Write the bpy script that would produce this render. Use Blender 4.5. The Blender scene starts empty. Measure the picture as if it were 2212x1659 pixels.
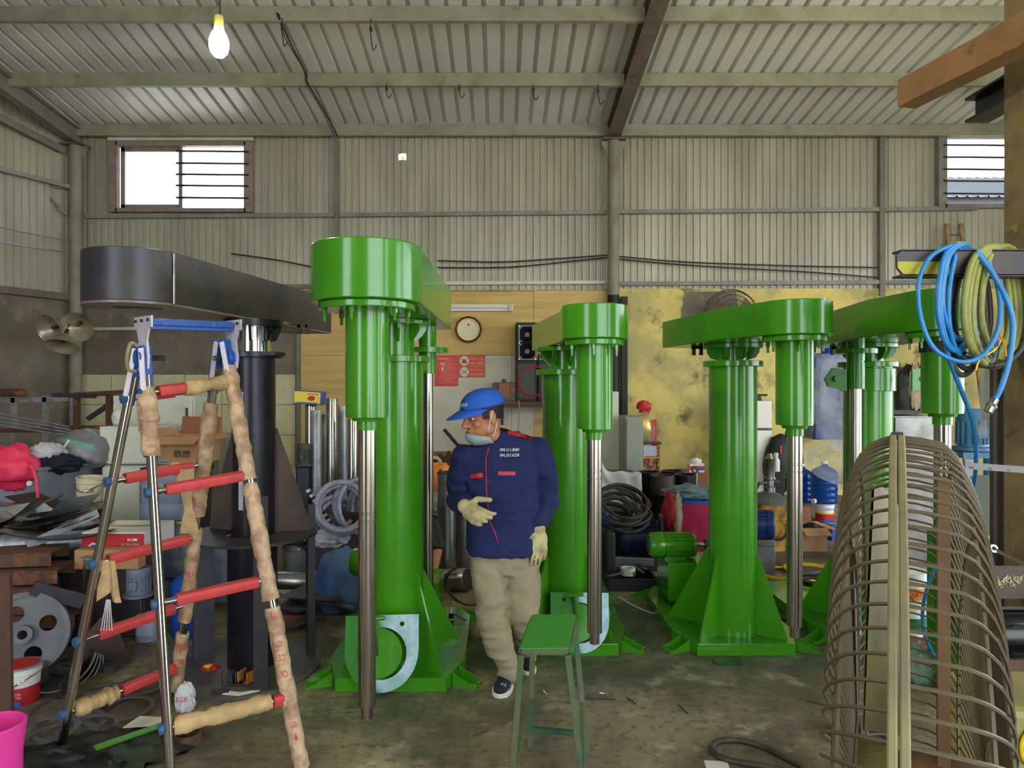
import bpy, math, random
from mathutils import Vector as V, Matrix, noise as mnoise
from mathutils.geometry import tessellate_polygon
from mathutils.bvhtree import BVHTree
random.seed(7)
PI = math.pi
scene = bpy.context.scene
COL = scene.collection
F_, UC, VC, H_ = 1500.0, 1078.0, 835.0, 1.65      # focal length and principal point of the 2212 x 1659 frame, eye height

def lin(c):
    return c/12.92 if c <= 0.04045 else ((c+0.055)/1.055)**2.4
def RGB(r, g, b):
    return (lin(r/255), lin(g/255), lin(b/255), 1)

# ------------------------------------------------------------------ camera, world, lights, exposure
cam = bpy.data.cameras.new('camera')
camo = bpy.data.objects.new('camera', cam); COL.objects.link(camo)
camo.location = (0, 0, H_); camo.rotation_euler = (PI/2, 0, 0)
cam.sensor_width = 36; cam.lens = F_/2212*36
cam.shift_x = (1106-UC)/2212; cam.shift_y = (VC-829.5)/2212
cam.clip_start = 0.05
scene.camera = camo
vs = scene.view_settings
vs.view_transform = 'Standard'; vs.look = 'None'; vs.gamma = 1; vs.use_curve_mapping = False
vs.exposure = 0.88
world = bpy.data.worlds.new('overcast_sky'); scene.world = world; world.use_nodes = True
wn = world.node_tree.nodes
bg = wn['Background']; bg.inputs[0].default_value = (0.84, 0.92, 1.0, 1); bg.inputs[1].default_value = 4.0
BULB_W = 330.0
sun = bpy.data.lights.new('sun', 'SUN'); sun.energy = 4.5; sun.angle = 0.02; sun.color = (1.0, 0.97, 0.93)
suno = bpy.data.objects.new('sun', sun); COL.objects.link(suno)
suno.rotation_euler = V((-0.25, 0.30, -0.92)).to_track_quat('-Z', 'Y').to_euler()

# ------------------------------------------------------------------ materials
def mat(name, col, rough=0.5, metal=0.0, col2=None, scale=6.0, lo=0.4, hi=0.65, bump=0.0, bscale=40.0, spec=0.5,
        stretch=None, col3=None, scale3=2.0, lo3=0.55, hi3=0.7, trans=0.0, alpha=1.0, coat=0.0, detail=6.0, ior=1.45, rvar=0.0):
    m = bpy.data.materials.new(name); m.use_nodes = True
    nt = m.node_tree; b = nt.nodes['Principled BSDF']; L = nt.links.new
    b.inputs['Base Color'].default_value = col; b.inputs['Roughness'].default_value = rough
    b.inputs['Metallic'].default_value = metal; b.inputs['Specular IOR Level'].default_value = spec
    b.inputs['Transmission Weight'].default_value = trans; b.inputs['Alpha'].default_value = alpha
    b.inputs['Coat Weight'].default_value = coat; b.inputs['IOR'].default_value = ior
    m.diffuse_color = col
    vec = None
    def coords():
        nonlocal vec
        if vec is None:
            tc = nt.nodes.new('ShaderNodeTexCoord'); vec = tc.outputs['Object']
            if stretch:
                mp = nt.nodes.new('ShaderNodeMapping'); mp.inputs['Scale'].default_value = stretch
                L(vec, mp.inputs['Vector']); vec = mp.outputs['Vector']
        return vec
    def noise(sc, det=detail):
        n = nt.nodes.new('ShaderNodeTexNoise'); n.inputs['Scale'].default_value = sc; n.inputs['Detail'].default_value = det
        n.inputs['Roughness'].default_value = 0.62
        L(coords(), n.inputs['Vector']); return n.outputs['Fac']
    def ramp(fac, a, c):
        r = nt.nodes.new('ShaderNodeMapRange'); r.inputs['From Min'].default_value = a; r.inputs['From Max'].default_value = c
        L(fac, r.inputs['Value']); return r.outputs['Result']
    out = None
    if col2:
        mx = nt.nodes.new('ShaderNodeMix'); mx.data_type = 'RGBA'
        fac = ramp(noise(scale), lo, hi); L(fac, mx.inputs['Factor'])
        mx.inputs['A'].default_value = col; mx.inputs['B'].default_value = col2; out = mx.outputs['Result']
        if rvar:
            rr = nt.nodes.new('ShaderNodeMapRange'); rr.inputs['To Min'].default_value = rough; rr.inputs['To Max'].default_value = rough+rvar
            L(fac, rr.inputs['Value']); L(rr.outputs['Result'], b.inputs['Roughness'])
        if col3:
            m3 = nt.nodes.new('ShaderNodeMix'); m3.data_type = 'RGBA'
            L(ramp(noise(scale3), lo3, hi3), m3.inputs['Factor'])
            L(out, m3.inputs['A']); m3.inputs['B'].default_value = col3; out = m3.outputs['Result']
        L(out, b.inputs['Base Color'])
    if bump:
        bp = nt.nodes.new('ShaderNodeBump'); bp.inputs['Strength'].default_value = bump; bp.inputs['Distance'].default_value = 0.01
        L(noise(bscale, 4), bp.inputs['Height']); L(bp.outputs['Normal'], b.inputs['Normal'])
    return m

def emat(name, col, s):
    m = bpy.data.materials.new(name); m.use_nodes = True; b = m.node_tree.nodes['Principled BSDF']
    b.inputs['Base Color'].default_value = col; b.inputs['Emission Color'].default_value = col; b.inputs['Emission Strength'].default_value = s
    return m

M = {}
def dm(key, *a, **k): M[key] = mat(key, *a, **k)
dm('green', RGB(64,138,20), 0.2, 0, RGB(54,126,20), 3, coat=0.25, bump=0.02, bscale=60)
dm('green_dust', RGB(44,112,42), 0.5, 0, RGB(96,140,100), 20, 0.5, 0.85)
dm('dark_green', RGB(14,62,26), 0.35, 0, RGB(20,74,30), 4)
dm('steel', RGB(186,182,174), 0.2, 1.0, RGB(150,146,138), 3, stretch=(14,14,0.5))
dm('chrome', RGB(200,200,198), 0.12, 1.0)
dm('galv', RGB(172,176,182), 0.42, 0.45, RGB(136,140,146), 9)
dm('stainless', RGB(176,176,172), 0.3, 0.95, RGB(140,140,138), 4)
dm('dull_steel', RGB(112,112,114), 0.48, 0.4, RGB(84,82,80), 7, 0.35, 0.7)
dm('dark_steel', RGB(58,58,66), 0.42, 0.35, RGB(72,64,58), 5, 0.4, 0.75, bump=0.03)
dm('black_mill', RGB(36,37,48), 0.33, 0.55, RGB(58,56,62), 2.5, 0.35, 0.75)
dm('plate', RGB(92,78,70), 0.55, 0.45, RGB(64,60,62), 4, 0.35, 0.7)
dm('rust', RGB(104,72,58), 0.8, 0.2, RGB(76,58,52), 8, 0.35, 0.7, col3=RGB(168,104,58), scale3=5, lo3=0.58, hi3=0.75)
dm('rust_beam', RGB(160,118,80), 0.75, 0, RGB(132,96,68), 5, 0.35, 0.75, col3=RGB(96,70,54), scale3=14, lo3=0.6, hi3=0.75)
dm('pillar', RGB(142,122,90), 0.8, 0, RGB(106,90,70), 5, 0.4, 0.65, col3=RGB(150,146,90), scale3=11, lo3=0.62, hi3=0.7, bump=0.15)
dm('grey_paint', RGB(142,142,134), 0.6, 0, RGB(120,120,112), 3)
dm('beam_paint', RGB(122,122,112), 0.6, 0, RGB(98,98,90), 4, 0.4, 0.75)
dm('purlin', RGB(150,150,134), 0.6, 0.0, RGB(132,132,116), 3, col3=RGB(146,112,82), scale3=6, lo3=0.62, hi3=0.72)
dm('rafter', RGB(98,90,84), 0.65, 0.1, RGB(116,106,98), 7, col3=RGB(108,76,66), scale3=5, lo3=0.58, hi3=0.66)
dm('post', RGB(142,140,124), 0.6, 0, RGB(120,118,104), 4, 0.4, 0.7)
dm('black', RGB(20,20,22), 0.55); dm('rubber', RGB(36,36,36), 0.65, 0, RGB(58,56,52), 12)
dm('black_gloss', RGB(18,18,20), 0.25)
dm('white', RGB(226,224,220), 0.5); dm('off_white', RGB(206,206,192), 0.5, 0, RGB(190,190,174), 3)
dm('cabinet', RGB(206,210,200), 0.45, 0, RGB(196,200,190), 3); dm('cabinet_grey', RGB(158,164,152), 0.45, 0, RGB(146,150,138), 3)
dm('red', RGB(196,40,44), 0.5, 0, RGB(176,34,40), 6); dm('red_grip', RGB(196,62,62), 0.45, 0, RGB(178,54,56), 9, bump=0.05)
dm('pink', RGB(232,58,98), 0.5, 0, RGB(214,40,84), 5, 0.4, 0.6); dm('hot_pink', RGB(220,62,150), 0.3)
dm('magenta', RGB(176,36,84), 0.8, 0, RGB(150,30,70), 4, 0.4, 0.7, bump=0.1)
dm('blue', RGB(28,84,190), 0.4, 0, RGB(22,70,170), 6); dm('blue_hose', RGB(42,130,200), 0.35, 0, RGB(34,112,176), 9)
dm('olive_hose', RGB(140,144,72), 0.5, 0, RGB(96,100,56), 7, 0.45, 0.7); dm('black_hose', RGB(50,48,44), 0.5, 0, RGB(74,70,58), 9)
dm('cap_blue', RGB(50,84,124), 0.5)
dm('ladder_blue', RGB(36,84,170), 0.4, 0.1, RGB(96,140,160), 30, 0.58, 0.75)
dm('bracket', RGB(206,200,214), 0.45, 0.2, RGB(184,178,190), 8)
dm('tape', RGB(196,166,132), 0.3, 0, RGB(150,116,92), 14, 0.42, 0.6, bump=0.5, bscale=60, col3=RGB(206,150,150), scale3=7, lo3=0.6, hi3=0.75)
dm('tape_red', RGB(196,48,58), 0.6); dm('paper', RGB(192,164,118), 0.8, 0, RGB(160,130,90), 9, bump=0.4, bscale=30)
dm('card', RGB(188,144,104), 0.8, 0, RGB(170,126,90), 4); dm('card_dark', RGB(146,92,68), 0.8, 0, RGB(132,84,62), 4)
dm('yellow', RGB(236,206,26), 0.4); dm('yellow_hose', RGB(224,182,40), 0.45); dm('orange', RGB(226,140,56), 0.6, 0, RGB(206,120,46), 8)
dm('yellow_dirty', RGB(190,140,34), 0.55, 0, RGB(70,54,30), 7, 0.42, 0.62)
dm('navy', RGB(22,32,78), 0.85, 0, RGB(20,30,78), 5, bump=0.06, bscale=120)
dm('navy_dark', RGB(24,28,46), 0.85, 0, RGB(16,20,36), 5)
dm('navy_motor', RGB(22,30,62), 0.4, 0, RGB(30,36,52), 7)
dm('khaki', RGB(152,142,114), 0.9, 0, RGB(134,122,100), 4, bump=0.06, bscale=90)
dm('skin', RGB(182,124,88), 0.5, 0, RGB(168,108,76), 9); dm('hair', RGB(18,16,16), 0.5, bump=0.3, bscale=90)
dm('glove', RGB(186,176,128), 0.95, 0, RGB(140,124,96), 14, 0.45, 0.65, bump=0.3, bscale=160)
dm('mask', RGB(150,166,170), 0.8, 0, RGB(140,156,160), 20); dm('cap', RGB(36,96,196), 0.8, 0, RGB(30,86,182), 6)
dm('shoe', RGB(24,28,48), 0.8); dm('sole', RGB(214,208,190), 0.6, 0, RGB(180,172,152), 14)
dm('sack', RGB(206,206,208), 0.6, 0, RGB(184,184,190), 6, bump=0.2, bscale=25); dm('grey_sack', RGB(110,110,116), 0.35, 0, RGB(140,140,148), 5, bump=0.4, bscale=18)
dm('cloth_white', RGB(192,194,206), 0.85, 0, RGB(170,172,186), 6); dm('denim', RGB(92,122,172), 0.9, 0, RGB(76,104,156), 5, bump=0.1, bscale=40)
dm('cloth_beige', RGB(176,160,136), 0.9, 0, RGB(150,136,116), 6); dm('cloth_teal', RGB(112,136,146), 0.9, 0, RGB(96,120,130), 6)
dm('cloth_dark', RGB(34,36,32), 0.9, 0, RGB(52,58,42), 6); dm('cloth_red', RGB(150,34,50), 0.85)
dm('jerry', RGB(118,128,146), 0.45, 0, RGB(104,114,132), 5); dm('plastic_grey', RGB(150,160,184), 0.4)
dm('pail', RGB(206,202,176), 0.5, 0, RGB(150,146,116), 8, 0.5, 0.6)
dm('water_blue', RGB(24,84,180), 0.1, trans=0.6, ior=1.3)
dm('film', RGB(206,210,216), 0.18, 0, RGB(170,176,184), 8, alpha=0.38, bump=0.6, bscale=22)
dm('clear_hose', RGB(186,186,206), 0.2, 0, RGB(150,150,176), 12, alpha=0.8)
dm('blue_wrap', RGB(56,74,150), 0.35, 0, RGB(46,60,132), 5); dm('blue_old', RGB(60,106,140), 0.5, 0, RGB(84,126,150), 9, 0.5, 0.65)
dm('clock_face', RGB(206,204,168), 0.25); dm('wood_brown', RGB(92,52,44), 0.4); dm('gold', RGB(230,190,60), 0.3, 0.3)
dm('gold_foil', RGB(220,180,40), 0.25, 0.6, RGB(240,220,120), 14, bump=0.5, bscale=40)
dm('wood', RGB(140,84,62), 0.7, 0, RGB(112,66,50), 5, stretch=(1,8,8)); dm('carved', RGB(110,58,36), 0.6, 0, RGB(186,140,100), 22, 0.5, 0.55)
dm('bamboo', RGB(176,142,92), 0.6, 0, RGB(110,100,80), 6)
dm('fan_wire', RGB(92,80,62), 0.6, 0.2, RGB(100,92,74), 20); dm('fan_rim', RGB(142,136,96), 0.6, 0, RGB(110,100,80), 6)
dm('fan_blade', RGB(116,110,62), 0.55, 0, RGB(92,84,56), 7); dm('fan_strut', RGB(128,96,66), 0.6, 0, RGB(108,82,60), 7)
dm('reflector', RGB(176,166,142), 0.3, 0.35, RGB(150,140,120), 5)
dm('bottom_plate', RGB(132,120,124), 0.4, 0.2, RGB(104,92,94), 4)  # lighter than the housing: light on the underside is put into the colour
dm('cellophane', RGB(230,230,220), 0.1, alpha=0.16)
dm('grill', RGB(58,62,54), 0.6, 0, RGB(46,50,44), 60); dm('olive_box', RGB(72,78,66), 0.5)
dm('poster', RGB(206,48,48), 0.4, 0, RGB(196,40,42), 3); dm('poster_dark', RGB(228,112,96), 0.4); dm('sign_yellow', RGB(226,190,70), 0.4)
dm('blue_label', RGB(40,90,180), 0.4); dm('green_label', RGB(40,110,60), 0.4)
dm('glass_green', RGB(120,150,130), 0.2, 0, RGB(90,120,96), 5, alpha=0.6); dm('chalk', RGB(206,192,150), 0.9); dm('ink', RGB(30,32,36), 0.6)
dm('yellow_olive', RGB(150,142,70), 0.5, 0, RGB(120,116,80), 4)
dm('slatwhite', RGB(222,222,212), 0.45)
M['bulb'] = emat('bulb', (1.0, 0.94, 0.50, 1), BULB_W)

# ------------------------------------------------------------------ mesh helpers
def P(u, v, d):
    return V(((u-UC)*d/F_, d, H_-(v-VC)*d/F_))
def fd(v):                       # depth of the floor point seen at row v
    return H_*F_/(v-VC)
def FP(u, v):
    d = fd(v); return V(((u-UC)*d/F_, d, 0))

def basis(axis):
    a = V(axis).normalized()
    h = V((0, 0, 1)) if abs(a.z) < 0.95 else V((0, 1, 0))
    x = h.cross(a).normalized(); y = a.cross(x)
    return x, y, a

class MB:
    def __init__(s): s.v = []; s.f = []
    def add(s, vs_, fs_):
        n = len(s.v); s.v += [V(p) for p in vs_]; s.f += [tuple(i+n for i in f) for f in fs_]; return s
    def box(s, c, size, R=None, rz=0.0):
        if R is None: R = Matrix.Rotation(rz, 3, 'Z')
        c = V(c); hx, hy, hz = (q/2 for q in size)
        vv = [c + R @ V((x*hx, y*hy, z*hz)) for z in (-1, 1) for y in (-1, 1) for x in (-1, 1)]
        return s.add(vv, [(0,2,3,1),(4,5,7,6),(0,1,5,4),(2,6,7,3),(0,4,6,2),(1,3,7,5)])
    def beam(s, p, q, w, h, up=(0,0,1)):
        p, q = V(p), V(q); a = (q-p).normalized(); u = V(up); x = a.cross(u)
        if x.length < 1e-4: x = a.cross(V((0,1,0)))
        x.normalize(); z = x.cross(a)
        vv = [c + x*sx*w/2 + z*sz*h/2 for c in (p, q) for sz in (-1, 1) for sx in (-1, 1)]
        return s.add(vv, [(0,2,3,1),(4,5,7,6),(0,1,5,4),(2,6,7,3),(0,4,6,2),(1,3,7,5)])
    def cyl(s, p, q, r, r2=None, n=20, cap=True):
        r2 = r if r2 is None else r2
        p, q = V(p), V(q); x, y, a = basis(q-p)
        vv = []
        for c, rr in ((p, r), (q, r2)):
            vv += [c + (x*math.cos(2*PI*i/n)+y*math.sin(2*PI*i/n))*rr for i in range(n)]
        ff = [(i, (i+1) % n, n+(i+1) % n, n+i) for i in range(n)]
        if cap: ff += [tuple(range(n-1, -1, -1)), tuple(range(n, 2*n))]
        return s.add(vv, ff)
    def lathe(s, prof, c=(0,0,0), axis=(0,0,1), n=24, closed=False, a0=0, a1=2*PI):
        c = V(c); x, y, a = basis(axis); full = abs(a1-a0-2*PI) < 1e-6; k = n if full else n+1; m = len(prof)
        vv = []
        for i in range(k):
            t = a0+(a1-a0)*i/n; dr = x*math.cos(t)+y*math.sin(t)
            vv += [c + dr*r + a*z for r, z in prof]
        ff = []
        for i in range(n):
            j = (i+1) % k
            for b in range(m if closed else m-1):
                e = (b+1) % m
                ff.append((i*m+b, j*m+b, j*m+e, i*m+e))
        if not closed and full:
            if prof[0][0] > 1e-6: ff.append(tuple(i*m for i in range(n-1, -1, -1)))
            if prof[-1][0] > 1e-6: ff.append(tuple(i*m+m-1 for i in range(n)))
        return s.add(vv, ff)
    def ring(s, c, ri, ro, h, axis=(0,0,1), n=32, a0=0, a1=2*PI):
        return s.lathe([(ri,0),(ro,0),(ro,h),(ri,h)], c, axis, n, True, a0, a1)
    def torus(s, c, R, r, axis=(0,0,1), n=32, k=8):
        return s.lathe([(R+r*math.cos(2*PI*i/k), r*math.sin(2*PI*i/k)) for i in range(k)], c, axis, n, True)
    def tube(s, pts, r, n=8, closed=False, rr=None):
        pts = [V(p) for p in pts]; m = len(pts)
        x = None; vv = []
        for i, p in enumerate(pts):
            a = (pts[(i+1) % m]-pts[i-1]) if closed else (pts[min(i+1, m-1)]-pts[max(i-1, 0)])
            if a.length < 1e-9: a = V((0,0,1))
            a.normalize()
            if x is None: x = basis(a)[0]
            x = x - a*x.dot(a)
            if x.length < 1e-6: x = basis(a)[0]
            x.normalize(); y = a.cross(x); q = rr[i] if rr else r
            vv += [p + (x*math.cos(2*PI*j/n)+y*math.sin(2*PI*j/n))*q for j in range(n)]
        ff = [(i*n+j, i*n+(j+1) % n, ((i+1) % m)*n+(j+1) % n, ((i+1) % m)*n+j) for i in range(m if closed else m-1) for j in range(n)]
        if not closed: ff += [tuple(range(n-1, -1, -1)), tuple(range((m-1)*n, m*n))]
        return s.add(vv, ff)
    def prism(s, poly, z0, z1, holes=(), R=None, o=(0,0,0)):
        o = V(o); R = R or Matrix.Identity(3); n = len(poly)
        loops = [list(poly)]+[list(h) for h in holes]
        tris = tessellate_polygon([[V((p[0], p[1], 0)) for p in l] for l in loops])
        flat = [p for l in loops for p in l]; k = len(flat)
        vv = [o + R @ V((p[0], p[1], z0)) for p in flat] + [o + R @ V((p[0], p[1], z1)) for p in flat]
        ff = []
        if not holes:
            ff += [tuple(range(n-1, -1, -1)), tuple(range(n, 2*n))]
        else:
            ff += [tuple(t) for t in tris] + [tuple(q+k for q in t) for t in tris]
        b = 0
        for l in loops:
            q = len(l)
            ff += [(b+i, b+(i+1) % q, k+b+(i+1) % q, k+b+i) for i in range(q)]
            b += q
        return s.add(vv, ff)
    def grid(s, fn, nu, nv, thick=0.0):
        vv = [V(fn(i/nu, j/nv)) for j in range(nv+1) for i in range(nu+1)]
        w = nu+1
        ff = [(j*w+i, j*w+i+1, (j+1)*w+i+1, (j+1)*w+i) for j in range(nv) for i in range(nu)]
        return s.add(vv, ff)
    def blob(s, c, r, amp=0.15, freq=3.0, seed=0, nu=20, nv=12, squash=None, flat=None):
        c = V(c); vv = []
        for j in range(nv+1):
            th = PI*j/nv
            for i in range(nu):
                ph = 2*PI*i/nu
                d = V((math.sin(th)*math.cos(ph), math.sin(th)*math.sin(ph), math.cos(th)))
                k = 1+amp*mnoise.noise(d*freq+V((seed*7.1, seed*3.3, 0)))+amp*0.5*mnoise.noise(d*freq*2.3+V((seed*2.1, 0, seed)))
                p = V((d.x*r[0]*k, d.y*r[1]*k, d.z*r[2]*k))
                if flat is not None and p.z < flat: p.z = flat
                vv.append(c+p)
        ff = [(j*nu+i, (j+1)*nu+i, (j+1)*nu+(i+1) % nu, j*nu+(i+1) % nu) for j in range(nv) for i in range(nu)]
        return s.add(vv, ff)
    def rot(s, R, c=(0,0,0)):
        c = V(c); s.v = [c+R @ (p-c) for p in s.v]; return s
    def move(s, d):
        s.v = [p+V(d) for p in s.v]; return s

def mkmesh(name, vv, ff, smooth=35):
    me = bpy.data.meshes.new(name)
    me.from_pydata([tuple(p) for p in vv], [], ff)
    me.validate(); me.update()
    if smooth:
        me.polygons.foreach_set('use_smooth', [True]*len(me.polygons))
        me.set_sharp_from_angle(angle=math.radians(smooth))
    return me

def fixn(me):
    import bmesh
    b = bmesh.new(); b.from_mesh(me); bmesh.ops.recalc_face_normals(b, faces=b.faces); b.to_mesh(me); b.free()

def tag(o, label=None, cat=None, group=None, kind=None):
    if label: o['label'] = label
    if cat: o['category'] = cat
    if group: o['group'] = group
    if kind: o['kind'] = kind
    return o
def thing(name, label, cat, loc=(0,0,0), rz=0.0, group=None):
    o = bpy.data.objects.new(name, None); COL.objects.link(o); o.empty_display_size = 0.1
    o.location = loc; o.rotation_euler = (0, 0, rz)
    return tag(o, label, cat, group)
def root_of(o):
    while o.parent: o = o.parent
    return o
def link(name, me, m, parent=None, loc=None):
    o = bpy.data.objects.new(name, me); COL.objects.link(o)
    if m is not None and not me.materials: me.materials.append(M[m] if isinstance(m, str) else m)
    if parent: o.parent = parent
    if loc is not None: o.location = loc
    return o
def part(mb, name, m, parent, smooth=35, bev=0.0, local=False, label=None, kind=None):
    """one part; its shape is given in world space unless local"""
    vv = mb.v
    if not local:
        r = root_of(parent); off = V(r.location); R = Matrix.Rotation(-r.rotation_euler.z, 3, 'Z')
        vv = [R @ (p-off) for p in vv]
    me = mkmesh(name, vv, mb.f, smooth); fixn(me)
    o = link(name, me, m, parent)
    if bev: bevel(o, bev)
    if label: o['label'] = label
    if kind: o['kind'] = kind
    return o
def bevel(o, w, seg=2):
    b = o.modifiers.new('bevel', 'BEVEL'); b.width = w; b.segments = seg; b.limit_method = 'ANGLE'; b.angle_limit = math.radians(40)
    return o
def solo(mb, name, m, label, cat, group=None, smooth=35, bev=0.0, kind=None):
    """a thing that is one mesh; its origin goes to the middle of its underside"""
    xs = [p.x for p in mb.v]; ys = [p.y for p in mb.v]; z = min(p.z for p in mb.v)
    c = V(((min(xs)+max(xs))/2, (min(ys)+max(ys))/2, z))
    me = mkmesh(name, [p-c for p in mb.v], mb.f, smooth); fixn(me)
    o = link(name, me, m, None, c)
    if bev: bevel(o, bev)
    return tag(o, label, cat, group, kind)
def struct(mb, name, m, parent=None, smooth=35, bev=0.0):
    o = part(mb, name, m, parent, smooth, bev) if parent else link(name, mkmesh(name, mb.v, mb.f, smooth), m)
    if not parent:
        fixn(o.data); o['kind'] = 'structure'
        if bev: bevel(o, bev)
    return o
def group_struct(name):
    o = bpy.data.objects.new(name, None); COL.objects.link(o); o['kind'] = 'structure'; return o
def copy_tree(o, loc, rz=None, label=None):
    c = o.copy(); COL.objects.link(c); c.location = loc
    if rz is not None: c.rotation_euler = (c.rotation_euler.x, c.rotation_euler.y, rz)
    if label: c['label'] = label
    for ch in list(o.children):
        k = ch.copy(); COL.objects.link(k); k.parent = c
        for g in list(ch.children):
            q = g.copy(); COL.objects.link(q); q.parent = k
    return c
def pbox(u0, v0, u1, v1, d, depth, zfloor=None):
    """a box whose front face at depth d spans those pixels; (centre, size)"""
    a = P(u0, v1, d); b = P(u1, v0, d)
    z0 = a.z if zfloor is None else zfloor
    return V(((a.x+b.x)/2, d+depth/2, (z0+b.z)/2)), (b.x-a.x, depth, b.z-z0)

_fc = {}
def text_mesh(txt):
    if txt not in _fc:
        c = bpy.data.curves.new('t', 'FONT'); c.body = txt; c.align_x = 'CENTER'; c.align_y = 'CENTER'; c.resolution_u = 2
        o = bpy.data.objects.new('t', c); COL.objects.link(o)
        me = bpy.data.meshes.new_from_object(o.evaluated_get(bpy.context.evaluated_depsgraph_get()))
        _fc[txt] = ([V(p.co) for p in me.vertices], [tuple(f.vertices) for f in me.polygons])
        bpy.data.objects.remove(o); bpy.data.curves.remove(c); bpy.data.meshes.remove(me)
    return _fc[txt]
def lettering(txt, c, w, h, right, up, m, parent, name='lettering', off=0.002, bvh=None, ray=None):
    vv, ff = text_mesh(txt)
    xs = [p.x for p in vv]; ys = [p.y for p in vv]
    mx, my = (min(xs)+max(xs))/2, (min(ys)+max(ys))/2; sx = w/max(max(xs)-min(xs), 1e-6); sy = h/max(max(ys)-min(ys), 1e-6)
    right, up = V(right).normalized(), V(up).normalized(); nrm = right.cross(up)
    pts = [V(c)+right*(p.x-mx)*sx+up*(p.y-my)*sy+nrm*off for p in vv]
    if bvh:
        q = []
        for p in pts:
            hit = bvh.ray_cast(p-V(ray)*0.4, V(ray)); q.append(hit[0]-V(ray)*off if hit[0] else p)
        pts = q
    mb = MB(); mb.v = pts; mb.f = ff
    o = part(mb, name, m, parent, 0)
    return o
def smooth_path(pts, n=8, closed=False):
    pts = [V(p) for p in pts]; m = len(pts); out = []
    rng = range(m if closed else m-1)
    for i in rng:
        if closed: a, b, c, d = pts[i-1], pts[i], pts[(i+1) % m], pts[(i+2) % m]
        else: a, b, c, d = pts[max(i-1, 0)], pts[i], pts[i+1], pts[min(i+2, m-1)]
        for k in range(n):
            t = k/n
            out.append(0.5*((2*b)+(c-a)*t+(2*a-5*b+4*c-d)*t*t+(3*b-a-3*c+d)*t**3))
    if not closed: out.append(pts[-1])
    return out
def ccl(R, n=28, c=(0,0)):
    return [(c[0]+R*math.cos(2*PI*i/n), c[1]+R*math.sin(2*PI*i/n)) for i in range(n)]
# ------------------------------------------------------------------ setting: floor, walls, roof
WY = 10.56                                   # back wall
def roofz(y): return 5.58+(WY-y)*0.125
def wx(u): return (u-UC)*WY/F_
def wz(v): return H_-(v-VC)*WY/F_

m = mat('concrete', RGB(148,134,110), 0.75, 0, RGB(98,90,76), 1.1, 0.42, 0.58, bump=0.35, bscale=26, col3=RGB(190,180,152), scale3=3.2, lo3=0.55, hi3=0.70, detail=10)
nt = m.node_tree; b = nt.nodes['Principled BSDF']
src = b.inputs['Base Color'].links[0].from_socket
tc = nt.nodes.new('ShaderNodeTexCoord')
def nz(sc, a, c, det=8):
    n = nt.nodes.new('ShaderNodeTexNoise'); n.inputs['Scale'].default_value = sc; n.inputs['Detail'].default_value = det; n.inputs['Roughness'].default_value = 0.7
    nt.links.new(tc.outputs['Object'], n.inputs['Vector'])
    r = nt.nodes.new('ShaderNodeMapRange'); r.inputs['From Min'].default_value = a; r.inputs['From Max'].default_value = c
    nt.links.new(n.outputs['Fac'], r.inputs['Value']); return r.outputs['Result']
def mixin(src, fac, col):
    mx = nt.nodes.new('ShaderNodeMix'); mx.data_type = 'RGBA'
    nt.links.new(fac, mx.inputs['Factor']); nt.links.new(src, mx.inputs['A']); mx.inputs['B'].default_value = col
    return mx.outputs['Result']
def math2(op, a, c):
    n = nt.nodes.new('ShaderNodeMath'); n.operation = op; n.use_clamp = True
    for i, q in enumerate((a, c)):
        if isinstance(q, (int, float)): n.inputs[i].default_value = q
        else: nt.links.new(q, n.inputs[i])
    return n.outputs[0]
src = mixin(src, nz(18, 0.50, 0.70), RGB(72,66,56))            # grit
src = mixin(src, nz(0.7, 0.54, 0.66, 4), RGB(82,66,46))       # oil soaked patches
for px, py, r in ((-0.65, 4.0, 1.25), (0.45, 4.5, 1.2), (1.55, 4.7, 1.25), (2.4, 4.9, 1.2)):   # paint overspray round the machines
    d = nt.nodes.new('ShaderNodeVectorMath'); d.operation = 'DISTANCE'; d.inputs[1].default_value = (px, py, 0)
    nt.links.new(tc.outputs['Object'], d.inputs[0])
    r2 = nt.nodes.new('ShaderNodeMapRange'); r2.inputs['From Min'].default_value = r; r2.inputs['From Max'].default_value = r*0.45
    nt.links.new(d.outputs['Value'], r2.inputs['Value'])
    src = mixin(src, math2('MULTIPLY', math2('MULTIPLY', r2.outputs['Result'], nz(5, 0.3, 0.7)), 0.85), RGB(38,74,40))
nt.links.new(src, b.inputs['Base Color'])
M['concrete'] = m
struct(MB().box((1, 4, -0.06), (26, 24, 0.12)), 'floor', 'concrete')
dm('ground', RGB(206,202,192), 0.9)
struct(MB().box((0, 4, -0.2), (90, 90, 0.1)), 'ground_outside', 'ground')

dm('roof_sheet', RGB(214,216,214), 0.45, 0.1, RGB(198,200,198), 1.4, stretch=(1,0.15,1))
dm('wall_sheet', RGB(180,178,162), 0.42, 0.12, RGB(158,156,140), 2.2, stretch=(1,1,0.2), col3=RGB(142,134,112), scale3=3.0, lo3=0.62, hi3=0.8)
dm('cement', RGB(126,118,104), 0.85, 0, RGB(104,98,90), 1.7, 0.4, 0.62, col3=RGB(154,140,112), scale3=3, lo3=0.58, hi3=0.74, bump=0.1)
dm('plaster', RGB(216,196,118), 0.85, 0, RGB(180,168,112), 1.7, 0.44, 0.58, col3=RGB(112,106,76), scale3=2.3, lo3=0.54, hi3=0.66, bump=0.15, detail=10)
dm('plaster_low', RGB(170,146,82), 0.85, 0, RGB(128,112,70), 2.6, 0.4, 0.62, bump=0.1)
dm('plywood', RGB(210,178,112), 0.7, 0, RGB(190,158,98), 2.2, stretch=(0.5,1,5), col3=RGB(160,134,88), scale3=1.2, lo3=0.62, hi3=0.8)
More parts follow.
